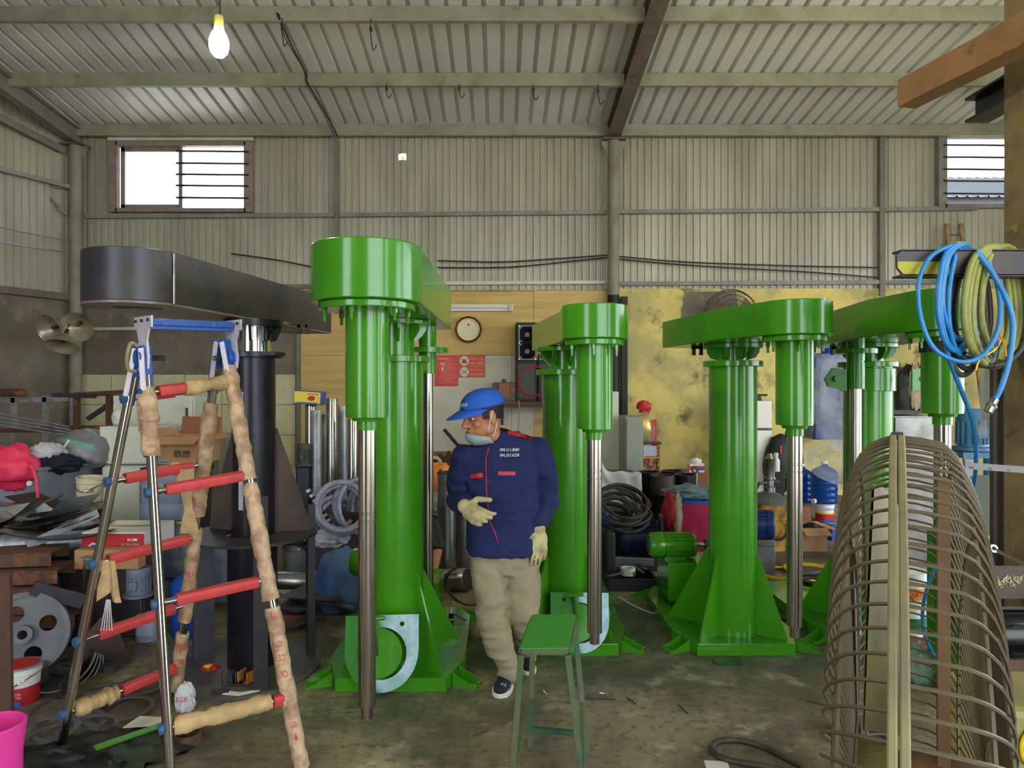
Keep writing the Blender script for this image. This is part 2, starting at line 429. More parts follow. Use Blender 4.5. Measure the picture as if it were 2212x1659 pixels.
dm('wall_white', RGB(212,208,192), 0.7, 0, RGB(196,190,172), 1.6, col3=RGB(150,142,120), scale3=4, lo3=0.66, hi3=0.8)
dm('tile_cream', RGB(212,206,170), 0.5, 0, RGB(194,186,150), 2.5, col3=RGB(140,126,100), scale3=5, lo3=0.66, hi3=0.8)
dm('window_frame', RGB(150,136,130), 0.6, 0, RGB(130,112,104), 6); dm('alu', RGB(150,152,158), 0.4, 0.5)
dm('frosted', RGB(240,242,245), 0.5, trans=1.0)

ceil = group_struct('ceiling')
pr = 0.2127
x = -7.8
for k in range(16):
    prof = []
    for i in range(5):
        x0 = x+i*pr
        prof += [(x0, 0), (x0+0.150, 0), (x0+0.162, 0.05), (x0+0.200, 0.05)]
    prof.append((x+5*pr, 0))
    mb = MB(); n = len(prof)
    ys_ = [10.78, 9.1, 7.8, 4, 0, -3.2]
    for y in ys_:
        mb.v += [V((a, y, roofz(y)+c)) for a, c in prof]
    mb.f = [(j*n+i, j*n+i+1, (j+1)*n+i+1, (j+1)*n+i) for j in range(len(ys_)-1) for i in range(n-1)]
    struct(mb, 'roof_sheet', 'roof_sheet', ceil, smooth=0)
    x += 5*pr

def cut(z0, z1, xa, xb, holes):
    iv = [(z0, z1)]
    for hx0, hx1, hz0, hz1 in holes:
        if xb > hx0+1e-4 and xa < hx1-1e-4:
            iv = [q for a, c in iv for q in ((a, min(c, hz0)), (max(a, hz1), c)) if q[1] > q[0]+1e-4]
    return iv
def corrugated(parent, ox, oy, ang, length, z0, z1, holes=(), pitch=0.1065, per=10):
    """sheets set side by side along a line from (ox, oy) at angle ang; holes in (along, along, z, z)"""
    R = Matrix.Rotation(ang, 3, 'Z'); n = int(math.ceil(length/pitch)); i = 0
    while i < n:
        mb = MB()
        for k in range(i, min(i+per, n)):
            x0 = k*pitch
            pts = [(0,0),(0.058,0),(0.070,0.02),(0.094,0.02),(pitch,0)]
            for (a, ya), (c, yc) in zip(pts, pts[1:]):
                for za, zc in cut(z0, z1, x0+a, x0+c, holes):
                    q = [R @ V((x0+a, ya, za)), R @ V((x0+c, yc, za)), R @ V((x0+c, yc, zc)), R @ V((x0+a, ya, zc))]
                    mb.add([p+V((ox, oy, 0)) for p in q], [(0,1,2,3)])
        # weld the strips of one sheet
        key = {}; vv = []; mp = []
        for p in mb.v:
            t = (round(p.x,4), round(p.y,4), round(p.z,4))
            if t not in key: key[t] = len(vv); vv.append(p)
            mp.append(key[t])
        mb.v = vv; mb.f = [tuple(mp[q] for q in f) for f in mb.f]
        struct(mb, 'wall_sheet', 'wall_sheet', parent, smooth=0)
        i += per

wb = group_struct('wall_back')
X0 = -6.5
W1 = (wx(252), wx(533), wz(455), wz(312)); W2 = (wx(2038), wx(2200), wz(446), wz(294)); HOLE = (wx(862), wx(875), wz(342), wz(329))
corrugated(wb, X0, WY+0.06, 0, 15.2, 3.08, roofz(WY)+0.0, [(a-X0, c-X0, z0, z1) for a, c, z0, z1 in (W1, W2, HOLE)])
# masonry and boards of the lower wall, each its own slab
def slab(name, x0, x1, z0, z1, m, y=WY, t=0.1, parent=wb, bev=0):
    return struct(MB().box(((x0+x1)/2, y+t/2, (z0+z1)/2), (x1-x0, t, z1-z0)), name, m, parent, bev=bev)
xa, xm, xc, xr = -6.5, wx(646), 1.72, 8.6
slab('cement_render', xa, xm, 1.83, 3.14, 'cement')
slab('masonry', xa, xm, 0, 1.83, 'plaster_low', WY+0.02)
for r in range(4):
    for c in range(6):
        x0 = xa+0.05+c*0.56
        slab('tile', x0, min(x0+0.55, xm-0.01), r*0.46, r*0.46+0.45, 'tile_cream', WY-0.004, 0.03)
slab('plaster_base', xm, xc, 0, 3.12, 'plaster_low', WY+0.01)
slab('plywood_board', xm+0.03, wx(1152), wz(767), wz(631), 'plywood', WY-0.012, 0.02)
slab('plywood_board', wx(1152)+0.006, wx(1312), wz(767), wz(628), 'plywood', WY-0.012, 0.02)
slab('plywood_board', xm+0.03, wx(800), wz(1000), wz(768), 'plywood', WY-0.010, 0.02)
slab('white_board', wx(800)+0.005, wx(1105), wz(975), wz(768), 'wall_white', WY-0.012, 0.02)
slab('white_board', wx(1105)+0.005, wx(1300), wz(955), wz(768), 'wall_white', WY-0.010, 0.02)
slab('plywood_board', wx(1154), wx(1215), wz(962), wz(884), 'plywood', WY-0.02, 0.01)
slab('plaster', xc, xr, 0, 3.14, 'plaster')
struct(MB().prism([(wx(1480), wz(630)), (wx(1590), wz(630)), (wx(1600), wz(700)), (wx(1470), wz(690))], 0, 0.008, R=Matrix(((1,0,0),(0,0,-1),(0,1,0))), o=(0, WY, 0)), 'cement_patch', 'cement', wb)
struct(MB().box((wx(646), WY-0.03, wz(830)), (0.05, 0.05, 2.6)), 'trim_1', 'beam_paint')
struct(MB().beam((wx(198), WY-0.03, wz(711)), (wx(642), WY-0.03, wz(707)), 0.04, 0.045), 'trim_2', 'off_white')
struct(MB().beam((wx(955), WY, wz(612)), (wx(1310), WY, wz(610)), 0.05, 0.05), 'trim_3', 'off_white')
struct(MB().beam((wx(1338), WY, wz(613)), (wx(2030), WY, wz(609)), 0.05, 0.06), 'trim_4', 'grey_paint')
struct(MB().beam((wx(185), WY+0.02, wz(622)), (wx(700), WY+0.02, wz(618)), 0.05, 0.06), 'trim_5', 'beam_paint')

wl = group_struct('wall_left')
LA = V((-6.43, WY+0.02, 0)); LB = V((-7.3, 8.7, 0)); ld = (LB-LA); LL = ld.length; la = math.atan2(ld.y, ld.x)
corrugated(wl, LB.x, LB.y, la+PI, LL, 2.98, 6.0)
lw = MB(); nrm_ = V((ld.y, -ld.x, 0)).normalized()
lw.beam(LA+V((0,0,1.5)), LB+V((0,0,1.5)), 0.04, 3.0)
struct(lw, 'cement_render', 'cement', wl)
for r in range(4):
    for c in range(3):
        a = LA+ld*((c*0.6+0.06)/LL)-nrm_*-0.035; e = a+ld.normalized()*0.59
        struct(MB().beam(a+V((0,0,r*0.46+0.225)), e+V((0,0,r*0.46+0.225)), 0.03, 0.45), 'tile', 'tile_cream', wl)
struct(MB().box((-7.35, 2.75, 3.2), (0.1, 11.9, 6.6)), 'wall_left_front', 'cement')
struct(MB().beam(LA+V((0.1,-0.1,2.98)), LB+V((0.1,0,2.98)), 0.06, 0.10), 'trim_6', 'rafter')
wf = group_struct('wall_front')          # unseen wall behind the camera; three doorways, sized to shape the daylight
for x0, x1, z0, z1 in ((-7.4,-5.6,0,8), (-3.2,0.8,0,8), (5.2,6.4,0,8), (8.0,8.7,0,8), (-7.4,8.7,4.6,8)):
    struct(MB().box(((x0+x1)/2, -3.2, (z0+z1)/2), (x1-x0, 0.1, z1-z0)), 'panel', 'cement', wf)
wr = group_struct('wall_right')
corrugated(wr, 8.55, 10.6, -PI/2, 3.4, 0, 6.2)
corrugated(wr, 8.55, 0.2, -PI/2, 3.4, 0, 4.2)
corrugated(wr, 8.55, 7.2, -PI/2, 10.4, 4.2, 7.5)
struct(MB().beam((8.5, 10.6, 4.2), (8.5, -3.2, 4.2), 0.1, 0.15), 'trim_7', 'beam_paint')

# steelwork: C purlins, rafters, pipe columns, girts and posts
def purlin(y, x0, x1, h=0.165):
    z = roofz(y)-0.004
    mb = MB(); pf = [(0,0),(0.06,0),(0.06,-0.02),(0.055,-0.02),(0.055,-0.006),(0.006,-0.006),(0.006,-h+0.006),(0.055,-h+0.006),(0.055,-h+0.022),(0.06,-h+0.022),(0.06,-h),(0,-h)]
    n = len(pf)
    mb.v = [V((xx, y-0.03-a, z+c)) for xx in (x0, x1) for a, c in [(-p[0], p[1]) for p in pf]]
    mb.f = [(i, (i+1) % n, n+(i+1) % n, n+i) for i in range(n)]+[tuple(range(n-1,-1,-1)), tuple(range(n,2*n))]
    o = struct(mb, 'trim_%d' % purlin.n, 'purlin'); purlin.n += 1
purlin.n = 8
for y in (10.46, 9.12, 7.82, 6.5, 5.2, 3.9, 2.6):
    purlin(y, -7.2, 1.64); purlin(y, 1.80, 8.5)
def ibeam(mb, p, q, w, h, t=0.012, up=(0,0,1)):
    p, q = V(p), V(q); a = (q-p).normalized(); x = a.cross(V(up)).normalized(); z = x.cross(a)
    mb.beam(p+z*(h/2-t/2), q+z*(h/2-t/2), w, t, up); mb.beam(p-z*(h/2-t/2), q-z*(h/2-t/2), w, t, up); mb.beam(p, q, t, h-2*t, up)
    return mb
struct(ibeam(MB(), (1.72, 10.5, roofz(10.5)-0.11), (1.72, 0, roofz(0)-0.11), 0.2, 0.21), 'beam_roof', 'rafter')
struct(ibeam(MB(), (-6.35, 10.5, roofz(10.5)-0.19), (-6.75, 4, roofz(4)-0.19), 0.14, 0.24), 'beam_roof.001', 'beam_paint')
struct(MB().beam((-6.45, 10.3, 5.15), (-6.95, 8.8, 5.38), 0.05, 0.10), 'trim_30', 'beam_paint')
for x, y, r, top, low in ((1.72, 10.42, 0.088, 5.33, True), (-6.33, 10.38, 0.088, 5.24, False)):
    c = group_struct('column_pipe')
    struct(MB().cyl((x, y, 3.02 if low else 0), (x, y, top), r, n=20), 'pipe', 'post', c)
    if low: struct(MB().cyl((x, y, 0), (x, y, 3.02), r, n=20), 'painted_foot', 'black', c)
    struct(MB().box((x, y, top+0.012), (0.34, 0.24, 0.024)), 'cap_plate', 'rafter', c)
    for s in (-1, 1):
        struct(MB().prism([(x+s*r*0.9, top), (x+s*0.18, top), (x+s*0.18, top-0.05), (x+s*r*0.9, top-0.24)], y-0.006, y+0.006, R=Matrix(((1,0,0),(0,0,1),(0,1,0)))), 'gusset', 'post', c)
struct(MB().box((wx(1348)-0.02, 10.45, 1.5), (0.09, 0.1, 3.0)), 'column_strip', 'black')
gy = WY-0.01
for u0, u1, v0, v1 in ((188, 722, 468, 465), (734, 1311, 465, 459), (1336, 1897, 458, 453), (1911, 2110, 453, 450)):
    struct(MB().beam((wx(u0), gy, wz(v0)), (wx(u1), gy, wz(v1)), 0.05, 0.06), 'trim_%d' % purlin.n, 'grey_paint'); purlin.n += 1
struct(MB().beam((wx(728), gy, wz(620)), (wx(728), gy, wz(300)), 0.06, 0.06, (0,1,0)), 'trim_40', 'beam_paint')
struct(MB().beam((wx(1904), gy, wz(640)), (wx(1904), gy, wz(295)), 0.08, 0.06, (0,1,0)), 'trim_41', 'beam_paint')
ga = LA+V((0.12,-0.12,4.62)); gb = LB+V((0.1,0,4.62))
struct(MB().beam(ga, gb, 0.05, 0.06), 'trim_42', 'grey_paint')
br = MB().beam((-6.83, 10.2, 4.60), (-6.40, 10.3, 4.62), 0.05, 0.07); br.beam((-6.75, 10.2, 4.55), (-6.4, 10.3, 4.2), 0.04, 0.04)
struct(br, 'trim_43', 'grey_paint')

# windows
def window(name, W, split, bars, m):
    g = group_struct(name); x0, x1, z0, z1 = W; y = WY+0.03
    for a, c, e, f in ((x0, x1, z1-0.035, z1+0.035), (x0, x1, z0-0.03, z0+0.03), (x0-0.10, x0+0.03, z0-0.03, z1+0.03), (x1-0.03, x1+0.10, z0-0.03, z1+0.03)):
        struct(MB().box(((a+c)/2, y-0.03, (e+f)/2), (c-a, 0.1, f-e)), 'window_frame', m, g, bev=0.004)
    if split is not None:
        struct(MB().box((split, y-0.03, (z0+z1)/2), (0.05, 0.08, z1-z0)), 'mullion', 'alu', g)
        struct(MB().box(((x0+split)/2, y+0.02, (z0+z1)/2), (split-x0-0.05, 0.006, z1-z0-0.06)), 'pane', 'frosted', g)
        sm = MB(); xa_, xb_ = x0+0.05, split-0.03
        for a, c, e, f in ((xa_, xb_, z1-0.10, z1-0.035), (xa_, xb_, z0+0.03, z0+0.10), (xa_, xa_+0.06, z0+0.03, z1-0.03), (xb_-0.03, xb_, z0+0.03, z1-0.03)):
            sm.box(((a+c)/2, y+0.005, (e+f)/2), (c-a, 0.03, f-e))
        struct(sm, 'sash', m, g)
    xa_ = (split-0.06) if split is not None else x0-0.03
    for z in bars:
        struct(MB().cyl((xa_, y-0.09, z), (x1+0.05, y-0.09, z-0.01), 0.016, n=8), 'window_bar', 'dark_steel', g)
window('window_1', W1, wx(393), [wz(v) for v in (329, 355, 379, 403, 429)], 'window_frame')
window('window_2', W2, None, [wz(v) for v in (316, 342, 368, 393, 420)], 'grey_paint')
lt = MB().box((wx(392), WY-0.02, wz(302)), (2.2, 0.05, 0.05)); struct(lt, 'trim_44', 'off_white')
struct(MB().box((wx(1998), WY-0.02, wz(300)) if False else (wx(2110), WY-0.02, wz(290)), (1.2, 0.05, 0.06)), 'trim_45', 'purlin')
# the neighbour's shed seen through the far window
nb = thing('neighbour_shed', 'grey metal roof of the shed outside the barred window', 'building', (wx(2130)*1.35, 14.2, 0))
part(MB().box((wx(2130)*1.35, 15, 2.78), (5, 1.5, 5.56)), 'wall', 'dark_steel', nb)
mb = MB()
for i in range(24):
    xx = wx(2130)*1.35-2.6+i*0.215
    mb.add([(xx,14.1,5.5),(xx+0.15,14.1,5.5),(xx+0.15,17,6.75),(xx,17,6.75)], [(0,1,2,3)]); mb.add([(xx+0.15,14.1,5.5),(xx+0.18,14.1,5.54),(xx+0.18,17,6.79),(xx+0.15,17,6.75)], [(0,1,2,3)]); mb.add([(xx+0.18,14.1,5.54),(xx+0.215,14.1,5.5),(xx+0.215,17,6.75),(xx+0.18,17,6.79)], [(0,1,2,3)])
dm('shed_roof', RGB(46,48,54), 0.7); part(mb, 'roof', 'shed_roof', nb, smooth=0)

# hanging lamps: one in view, more of the same along the hall
def bulb(c, label, group=None):
    t = thing('hanging_bulb', label, 'lamp', c, 0, group)
    c = V(c)
    part(MB().lathe([(0.003,-0.085),(0.024,-0.082),(0.042,-0.06),(0.05,-0.03),(0.048,0.0),(0.038,0.03),(0.024,0.055),(0.021,0.075)], c, n=24), 'bulb', 'bulb', t)
    part(MB().cyl(c+V((0,0,0.07)), c+V((0,0,0.125)), 0.024, 0.022), 'socket', 'yellow_olive', t)
    zt = roofz(c.y)-0.02
    part(MB().tube(smooth_path([c+V((0,0,0.12)), c+V((0.006,0,0.3)), c+V((-0.004,0,(zt-c.z)*0.7)), V((c.x,c.y,zt))], 5), 0.004, 6), 'cord', 'rubber', t)
bulb(P(473, 100, 3.6)+V((0,0,0.03)), 'lit bare bulb hanging on a cord under the roof')
bulb((3.1, 1.0, 3.7), 'second bare bulb beside the steel pillar')
bulb((-1.6, -0.8, 3.7), 'third bare bulb over the open front')
bulb((4.4, 5.2, 4.6), 'fourth bare bulb over the far machines')

# wires and hooks under the roof and along the wall
def wire(name, pts, r, m, label, cat, group=None, n=6, k=8):
    return solo(MB().tube(smooth_path(pts, k), r, n), name, m, label, cat, group)
wire('power_cable', [P(598,28,7.7), P(628,95,8.2), P(661,160,8.95), P(664,178,9.0), P(700,240,9.7), P(728,292,10.4)], 0.012, 'rubber', 'black power cable running down the roof to the eave', 'cable')
wire('power_cable', [P(603,30,7.7), P(615,80,8.1), P(655,150,8.9), P(663,185,9.0), P(690,230,9.6), P(722,292,10.4)], 0.006, 'rubber', 'thin cable sagging beside the black roof power cable', 'cable')
for i, (u, v0, v1, d) in enumerate(((800,30,108,7.72), (608,32,100,7.72), (834,178,212,9.02), (992,178,212,9.02), (1152,178,216,9.02), (1293,178,226,9.02))):
    p = P(u, v0, d); p.y = 9.05 if d > 8 else 7.75; p.z = roofz(p.y+0.07)-0.162; q = P(u, v1, p.y); L_ = p.z-q.z
    h = MB().tube(smooth_path([p, p-V((0.005,0,L_*0.4)), p-V((-0.01,0,L_*0.8)), q+V((0.03,0,0.0)), q+V((0.06,0,0.03)), q+V((0.065,0,0.06))], 5), 0.006, 6)
    h.box(p-V((0,0,L_*0.35)), (0.03,0.03,0.04))
    solo(h, 'wire_hook', 'dark_steel', ('bent wire hook hanging from the %s purlin, %s' % ('upper' if v0 < 100 else 'lower', ('under the rafter side','beside the roof cable','near the roof cable','over the wall clock','over the loudspeakers','beside the rafter')[i])), 'hook', 'wire hooks under the roof')
for i, pts in enumerate(([(945,563),(1080,566),(1200,559),(1312,551)], [(945,578),(1100,577),(1230,565),(1312,556)], [(1337,554),(1480,566),(1700,574),(1898,578)], [(1337,560),(1500,574),(1750,588),(1898,600)], [(500,548),(600,562),(690,580)], [(400,700),(520,585),(690,590)])):
    if i == 5: continue
    solo(MB().tube(smooth_path([P(u, v, WY-0.05) for u, v in pts], 6), 0.011, 6), 'wall_wire', 'rubber',
         ('upper slack wire from the green head to the pipe column','lower slack wire from the green head to the pipe column','upper wire from the pipe column to the far post','lower wire from the pipe column to the far post','short wire behind the unpainted head')[i], 'wire', 'slack wires along the metal wall')
for i, (v0, v1) in enumerate(((490, 521), (525, 546))):
    solo(MB().tube(smooth_path([P(-20, v0-4, 8.75), P(60, (v0+v1)/2-2, 9.4), P(155, v1, 10.3)], 6), 0.01, 6), 'wall_wire', 'alu', 'thin pale wire along the side wall, %s of the two' % ('upper','lower')[i], 'wire')
# bright vent hole grille
solo(MB().box(((HOLE[0]+HOLE[1])/2, WY+0.08, HOLE[2]+0.03), (0.07, 0.01, 0.012)), 'vent_bar', 'alu', 'small bar across the bright hole in the metal wall', 'vent')
# ------------------------------------------------------------------ the mixers
def head_plan(S, C, R, W, rear, Wl=None):
    Wl = W if Wl is None else Wl
    a = V((C[0]-S[0], C[1]-S[1], 0)); L_ = a.length; a.normalize(); n = V((a.y, -a.x, 0))     # n: to the side
    s = V((S[0], S[1], 0)); pts = []
    k = 20
    for i in range(k+1):
        t = PI/2-PI*i/k
        pts.append(s - a*R*math.cos(t) + n*R*math.sin(t))
    if abs(Wl-R) > 0.02: pts.append(s + a*0.30 - n*Wl)
    pts.append(s + a*(L_+rear) - n*Wl); pts.append(s + a*(L_+rear) + n*W)
    if abs(W-R) > 0.02: pts.append(s + a*0.30 + n*W)
    return [(p.x, p.y) for p in pts], a, n

def bolt(mb, x, y, z, r=0.012):
    mb.cyl((x, y, z-0.022), (x, y, z), r, n=6); mb.cyl((x, y, z-0.055), (x, y, z-0.02), r*0.62, n=10)

def mixer(label, C, S, R, W, rear, hb, ht, sleeve_z, tip_z, col_top, m='green', colr=0.15, sr=0.0985, guide=None, plate=None, group='green mixing machines', base=True, motor=True, Wl=None):
    T = thing('mixing_machine', label, 'machine', (C[0], C[1], 0), 0, group)
    cx, cy = C[0], C[1]; sx, sy = S[0], S[1]
    poly, a, n = head_plan(S, C, R, W, rear, Wl)
    part(MB().prism(poly, hb, ht), 'belt_housing', m, T, 40, 0.006)
    br = MB()                                                   # notched lug under the rear of the housing
    e = V((cx, cy, 0))+a*(rear-0.2)-n*(W*0.4)
    br.box((e.x-0.02, e.y, hb-0.03), (0.02, 0.03, 0.06)); br.box((e.x+0.03, e.y, hb-0.03), (0.02, 0.03, 0.06)); br.box((e.x, e.y, hb-0.008), (0.07, 0.03, 0.016))
    part(br, 'lug', 'dark_green', T, 0)
    # spindle side
    part(MB().cyl((sx, sy, hb-0.032), (sx, sy, hb), R*0.88, n=36), 'spindle_flange', m, T, 40, 0.004)
    for i in range(6):
        t = 2*PI*i/6+0.35; q = MB(); bolt(q, sx+math.cos(t)*R*0.76, sy+math.sin(t)*R*0.76, hb-0.032); part(q, 'bolt', m, T)
    part(MB().lathe([(sr,hb-0.032),(sr,sleeve_z+0.012),(sr*0.985,sleeve_z+0.012),(sr*0.985,sleeve_z),(sr*0.7,sleeve_z),(sr*0.66,sleeve_z-0.018)][::-1], (sx, sy, 0), n=40), 'spindle_sleeve', m, T, 40)
    r = 0.0405
    part(MB().cyl((sx, sy, sleeve_z-0.06), (sx, sy, sleeve_z-0.015), r+0.006, n=24), 'spindle_collar', m, T)
    sp = MB().lathe([(0.0265,tip_z),(0.0275,tip_z+0.055),(0.0275,tip_z+0.06),(r,tip_z+0.062),(r,tip_z+0.9),(r-0.002,tip_z+0.902),(r-0.002,tip_z+0.91),(r,tip_z+0.912),(r,tip_z+0.94),(r-0.002,tip_z+0.942),(r-0.002,tip_z+0.95),(r,tip_z+0.952),(r,sleeve_z-0.05)], (sx, sy, 0), n=32)
    part(sp, 'spindle_shaft', 'steel', T, 40)
    # column
    part(MB().cyl((cx, cy, 0.07), (cx, cy, col_top), colr, n=44), 'column', m, T, 40)
    part(MB().cyl((cx, cy, col_top-0.012), (cx, cy, col_top+0.024), colr*1.24, n=44), 'column_flange', m, T, 40, 0.003)
    part(MB().cyl((cx, cy, col_top+0.02), (cx, cy, hb), colr*0.66, n=32), 'lift_rod', m, T, 40)
    hz = hb-col_top
    part(MB().cyl((cx, cy, hb-0.03), (cx, cy, hb), colr*1.22, n=36), 'bearing_flange', m, T, 40, 0.003)
    for i in range(8):
        t = 2*PI*i/8+0.2; d = V((math.cos(t), math.sin(t), 0)); q = MB()
        k = V((cx, cy, 0))
        pf = [(colr*0.62, hb-0.03), (colr*1.12, hb-0.03), (colr*1.1, hb-0.055), (colr*0.95, hb-0.09), (colr*0.62, max(hb-0.13, col_top+0.03))]
        w = V((-d.y, d.x, 0))*0.007
        vv = [k+d*r_+V((0,0,z_))+w*s for s in (-1, 1) for r_, z_ in pf]; c5 = len(pf)
        q.add(vv, [tuple(range(c5)), tuple(range(2*c5-1, c5-1, -1))]+[(i2, c5+i2, c5+(i2+1) % c5, (i2+1) % c5) for i2 in range(c5)])
        part(q, 'bearing_rib', m, T, 0)
    if base:
        bp = [(-.3,-.25),(.3,-.25),(.39,.02),(.39,.78),(.3,.98),(-.3,.98),(-.39,.78),(-.39,.02)]
        part(MB().prism([(cx+x, cy+y) for x, y in bp], 0.0, 0.075), 'base_frame', m, T, 0, 0.003)
        for sxg, y0, ang in ((1,-0.13,-0.32), (-1,-0.13,PI+0.32), (1,0.9,0.35), (-1,0.9,PI-0.35)):
            q = MB(); o = V((cx+sxg*0.345, cy+y0, 0)); d = V((math.cos(ang), math.sin(ang), 0)); w = V((-d.y, d.x, 0))
            for s in (-1, 1):
                q.beam(o+d*0.0+w*s*0.032+V((0,0,0.006)), o+d*0.14+w*s*0.032+V((0,0,0.006)), 0.04, 0.012)
                A = o+w*s*0.05; vv = [A+V((0,0,0.012)), A+d*0.13+V((0,0,0.012)), A+V((0,0,0.074))]
                vv2 = vv+[p+w*0.006 for p in vv]
                q.add(vv2, [(0,1,2),(5,4,3),(0,3,4,1),(1,4,5,2),(2,5,3,0)])
            part(q, 'anchor_foot', m, T, 0)
        for gx, gy_, h in ((.27,-.2,.5), (-.27,-.2,.5), (.34,.28,.52), (-.34,.28,.52)):
            d = V((gx, gy_, 0)).normalized(); w = V((-d.y, d.x, 0))*0.006; k = V((cx, cy, 0)); ln = V((gx, gy_, 0)).length
            pf = [(colr*0.96, 0.075), (ln, 0.075), (ln, 0.09), (colr+0.015, 0.075+h), (colr*0.96, 0.075+h)]
            vv = [k+d*r_+V((0,0,z_))+w*s for s in (-1, 1) for r_, z_ in pf]; c5 = 5
            q = MB().add(vv, [tuple(range(c5)), tuple(range(2*c5-1, c5-1, -1))]+[(i2, c5+i2, c5+(i2+1) % c5, (i2+1) % c5) for i2 in range(c5)])
            part(q, 'gusset', m, T, 0)
    if motor:
        bx, by = cx-0.1, cy+0.66
        part(MB().box((bx+0.05, by, 0.245), (0.5, 0.36, 0.27)), 'oil_tank', m, T, 0, 0.006)
        for s in (-1, 1): part(MB().box((bx+0.05+s*0.22, by, 0.09), (0.05, 0.34, 0.05)), 'tank_rail', 'dark_green', T)
        ax = V((1,0,0)); c = V((bx-0.12, by, 0.475))
        mo = part(MB().lathe([(0.02,-0.19),(0.075,-0.185),(0.092,-0.16),(0.095,-0.08),(0.088,-0.075),(0.08,-0.07),(0.08,0.13),(0.088,0.135),(0.085,0.155),(0.05,0.165),(0.03,0.17)], c, ax, 28), 'motor', m, T, 40)
        part(MB().cyl(c+ax*0.165, c+ax*0.27, 0.018, n=14), 'motor_shaft', 'steel', mo)
        part(MB().cyl(c+ax*0.235, c+ax*0.29, 0.045, n=18), 'coupling', 'dark_steel', mo)
        for i in range(20):
            t = 2*PI*i/20; d = V((0, math.cos(t), math.sin(t)))
            part(MB().beam(c+d*0.085-ax*0.065, c+d*0.085+ax*0.125, 0.006, 0.016, d), 'cooling_fin', m, mo, 0)
        part(MB().box(c-V((0,0,0.09)), (0.16, 0.14, 0.03)), 'motor_foot', m, mo, 0)
        part(MB().tube(smooth_path([c+V((0.25,-0.05,-0.03)), c+V((0.2,-0.14,-0.02)), c+V((0.16,-0.16,-0.1)), c+V((0.16,-0.14,-0.16))], 6), 0.014, 8), 'oil_pipe', m, T)
    if guide:
        gx, gy_, z0, zr, fl = guide                                  # guide post with its sleeve and clamp
        g = V((gx, gy_, 0))
        part(MB().cyl(g+V((0,0,0.075)), g+V((0,0,zr+0.02)), 0.036, n=24), 'guide_post', 'steel', T)
        part(MB().lathe([(0.0,zr),(0.055,zr),(0.055,zr+0.17),(0.05,zr+0.17),(0.05,zr+0.18),(0.055,zr+0.18),(0.055,hb),(0.0,hb)], g, n=24), 'guide_sleeve', m, T)
        part(MB().cyl(g+V((0,0,fl)), g+V((0,0,fl+0.03)), 0.13, n=24), 'guide_flange', m, T)
        dd = V((cx-gx, cy-gy_, 0))
        part(MB().beam(g+V((0,0,fl-0.08)), V((cx,cy,fl-0.08)), 0.05, 0.07), 'guide_bracket', m, T)
    return T, a, n

def clamp_plate(T, c, ang, s, tilt, green_left=True):
    """U shaped vessel clamp plate leaning against the column, round opening and two bolt holes"""
    w, h, r = 0.185*s, 0.0, 0.15*s
    out = [(-w, 0.13*s), (w, 0.13*s)]
    k = 16
    out += [(w*math.cos(-t)*1.0, -0.04*s+0.2*s*math.sin(-t)*1.0) for t in [PI*i/k for i in range(k+1)]]
    R = Matrix.Rotation(ang, 3, 'Z') @ Matrix.Rotation(PI/2-tilt, 3, 'X')
    hole = ccl(0.125*s, 28, (0.0, -0.055*s))
    b1 = ccl(0.012*s, 10, (0.10*s, 0.085*s)); b2 = ccl(0.012*s, 10, (-0.10*s, 0.085*s)); b3 = ccl(0.012*s, 10, (0.125*s, -0.16*s))
    b3 = []
    part(MB().prism(out, -0.008, 0.008, [hole, b1, b2], R, c), 'clamp_plate', 'clamp_galv', T, 0, label='bare galvanised clamp plate half sprayed green')
    part(MB().prism(ccl(0.122*s, 28, (-0.02*s, -0.055*s)), -0.03, -0.012, (), R, c), 'clamp_disc', 'green', T)
    p = V(c)+R @ V((-0.03*s, 0.11*s, 0.03))
    part(MB().cyl(p+V((-0.05,0,0.0)), p+V((0.05,-0.01,0.012)), 0.011, n=12), 'handle_bar', 'green', T)
    part(MB().cyl(p+V((-0.012,0,0)), p+V((0.008,-0.012,-0.19)), 0.007, n=10), 'handle_screw', 'dark_green', T)
dm('clamp_galv', RGB(170,190,200), 0.5, 0.3, RGB(130,165,168), 12, 0.4, 0.6, col3=RGB(140,168,170), scale3=40, lo3=0.5, hi3=0.7)

_nt = M['clamp_galv'].node_tree; _b = _nt.nodes['Principled BSDF']; _src = _b.inputs['Base Color'].links[0].from_socket     # green overspray on one half
_tc = _nt.nodes.new('ShaderNodeTexCoord'); _sx = _nt.nodes.new('ShaderNodeSeparateXYZ'); _nt.links.new(_tc.outputs['Generated'], _sx.inputs[0])
_ns = _nt.nodes.new('ShaderNodeTexNoise'); _ns.inputs['Scale'].default_value = 5; _nt.links.new(_tc.outputs['Generated'], _ns.inputs['Vector'])
_ad = _nt.nodes.new('ShaderNodeMath'); _ad.operation = 'MULTIPLY_ADD'; _ad.inputs[1].default_value = 0.5; _nt.links.new(_ns.outputs['Fac'], _ad.inputs[0]); _nt.links.new(_sx.outputs['X'], _ad.inputs[2])
_mr = _nt.nodes.new('ShaderNodeMapRange'); _mr.inputs['From Min'].default_value = 0.82; _mr.inputs['From Max'].default_value = 0.66; _nt.links.new(_ad.outputs[0], _mr.inputs['Value'])
_mx = _nt.nodes.new('ShaderNodeMix'); _mx.data_type = 'RGBA'; _nt.links.new(_mr.outputs['Result'], _mx.inputs['Factor']); _nt.links.new(_src, _mx.inputs['A']); _mx.inputs['B'].default_value = RGB(46,118,34); _nt.links.new(_mx.outputs['Result'], _b.inputs['Base Color'])
c1 = V((-0.587, 4.0, 0)); s1 = V((-0.608, 3.2, 0))
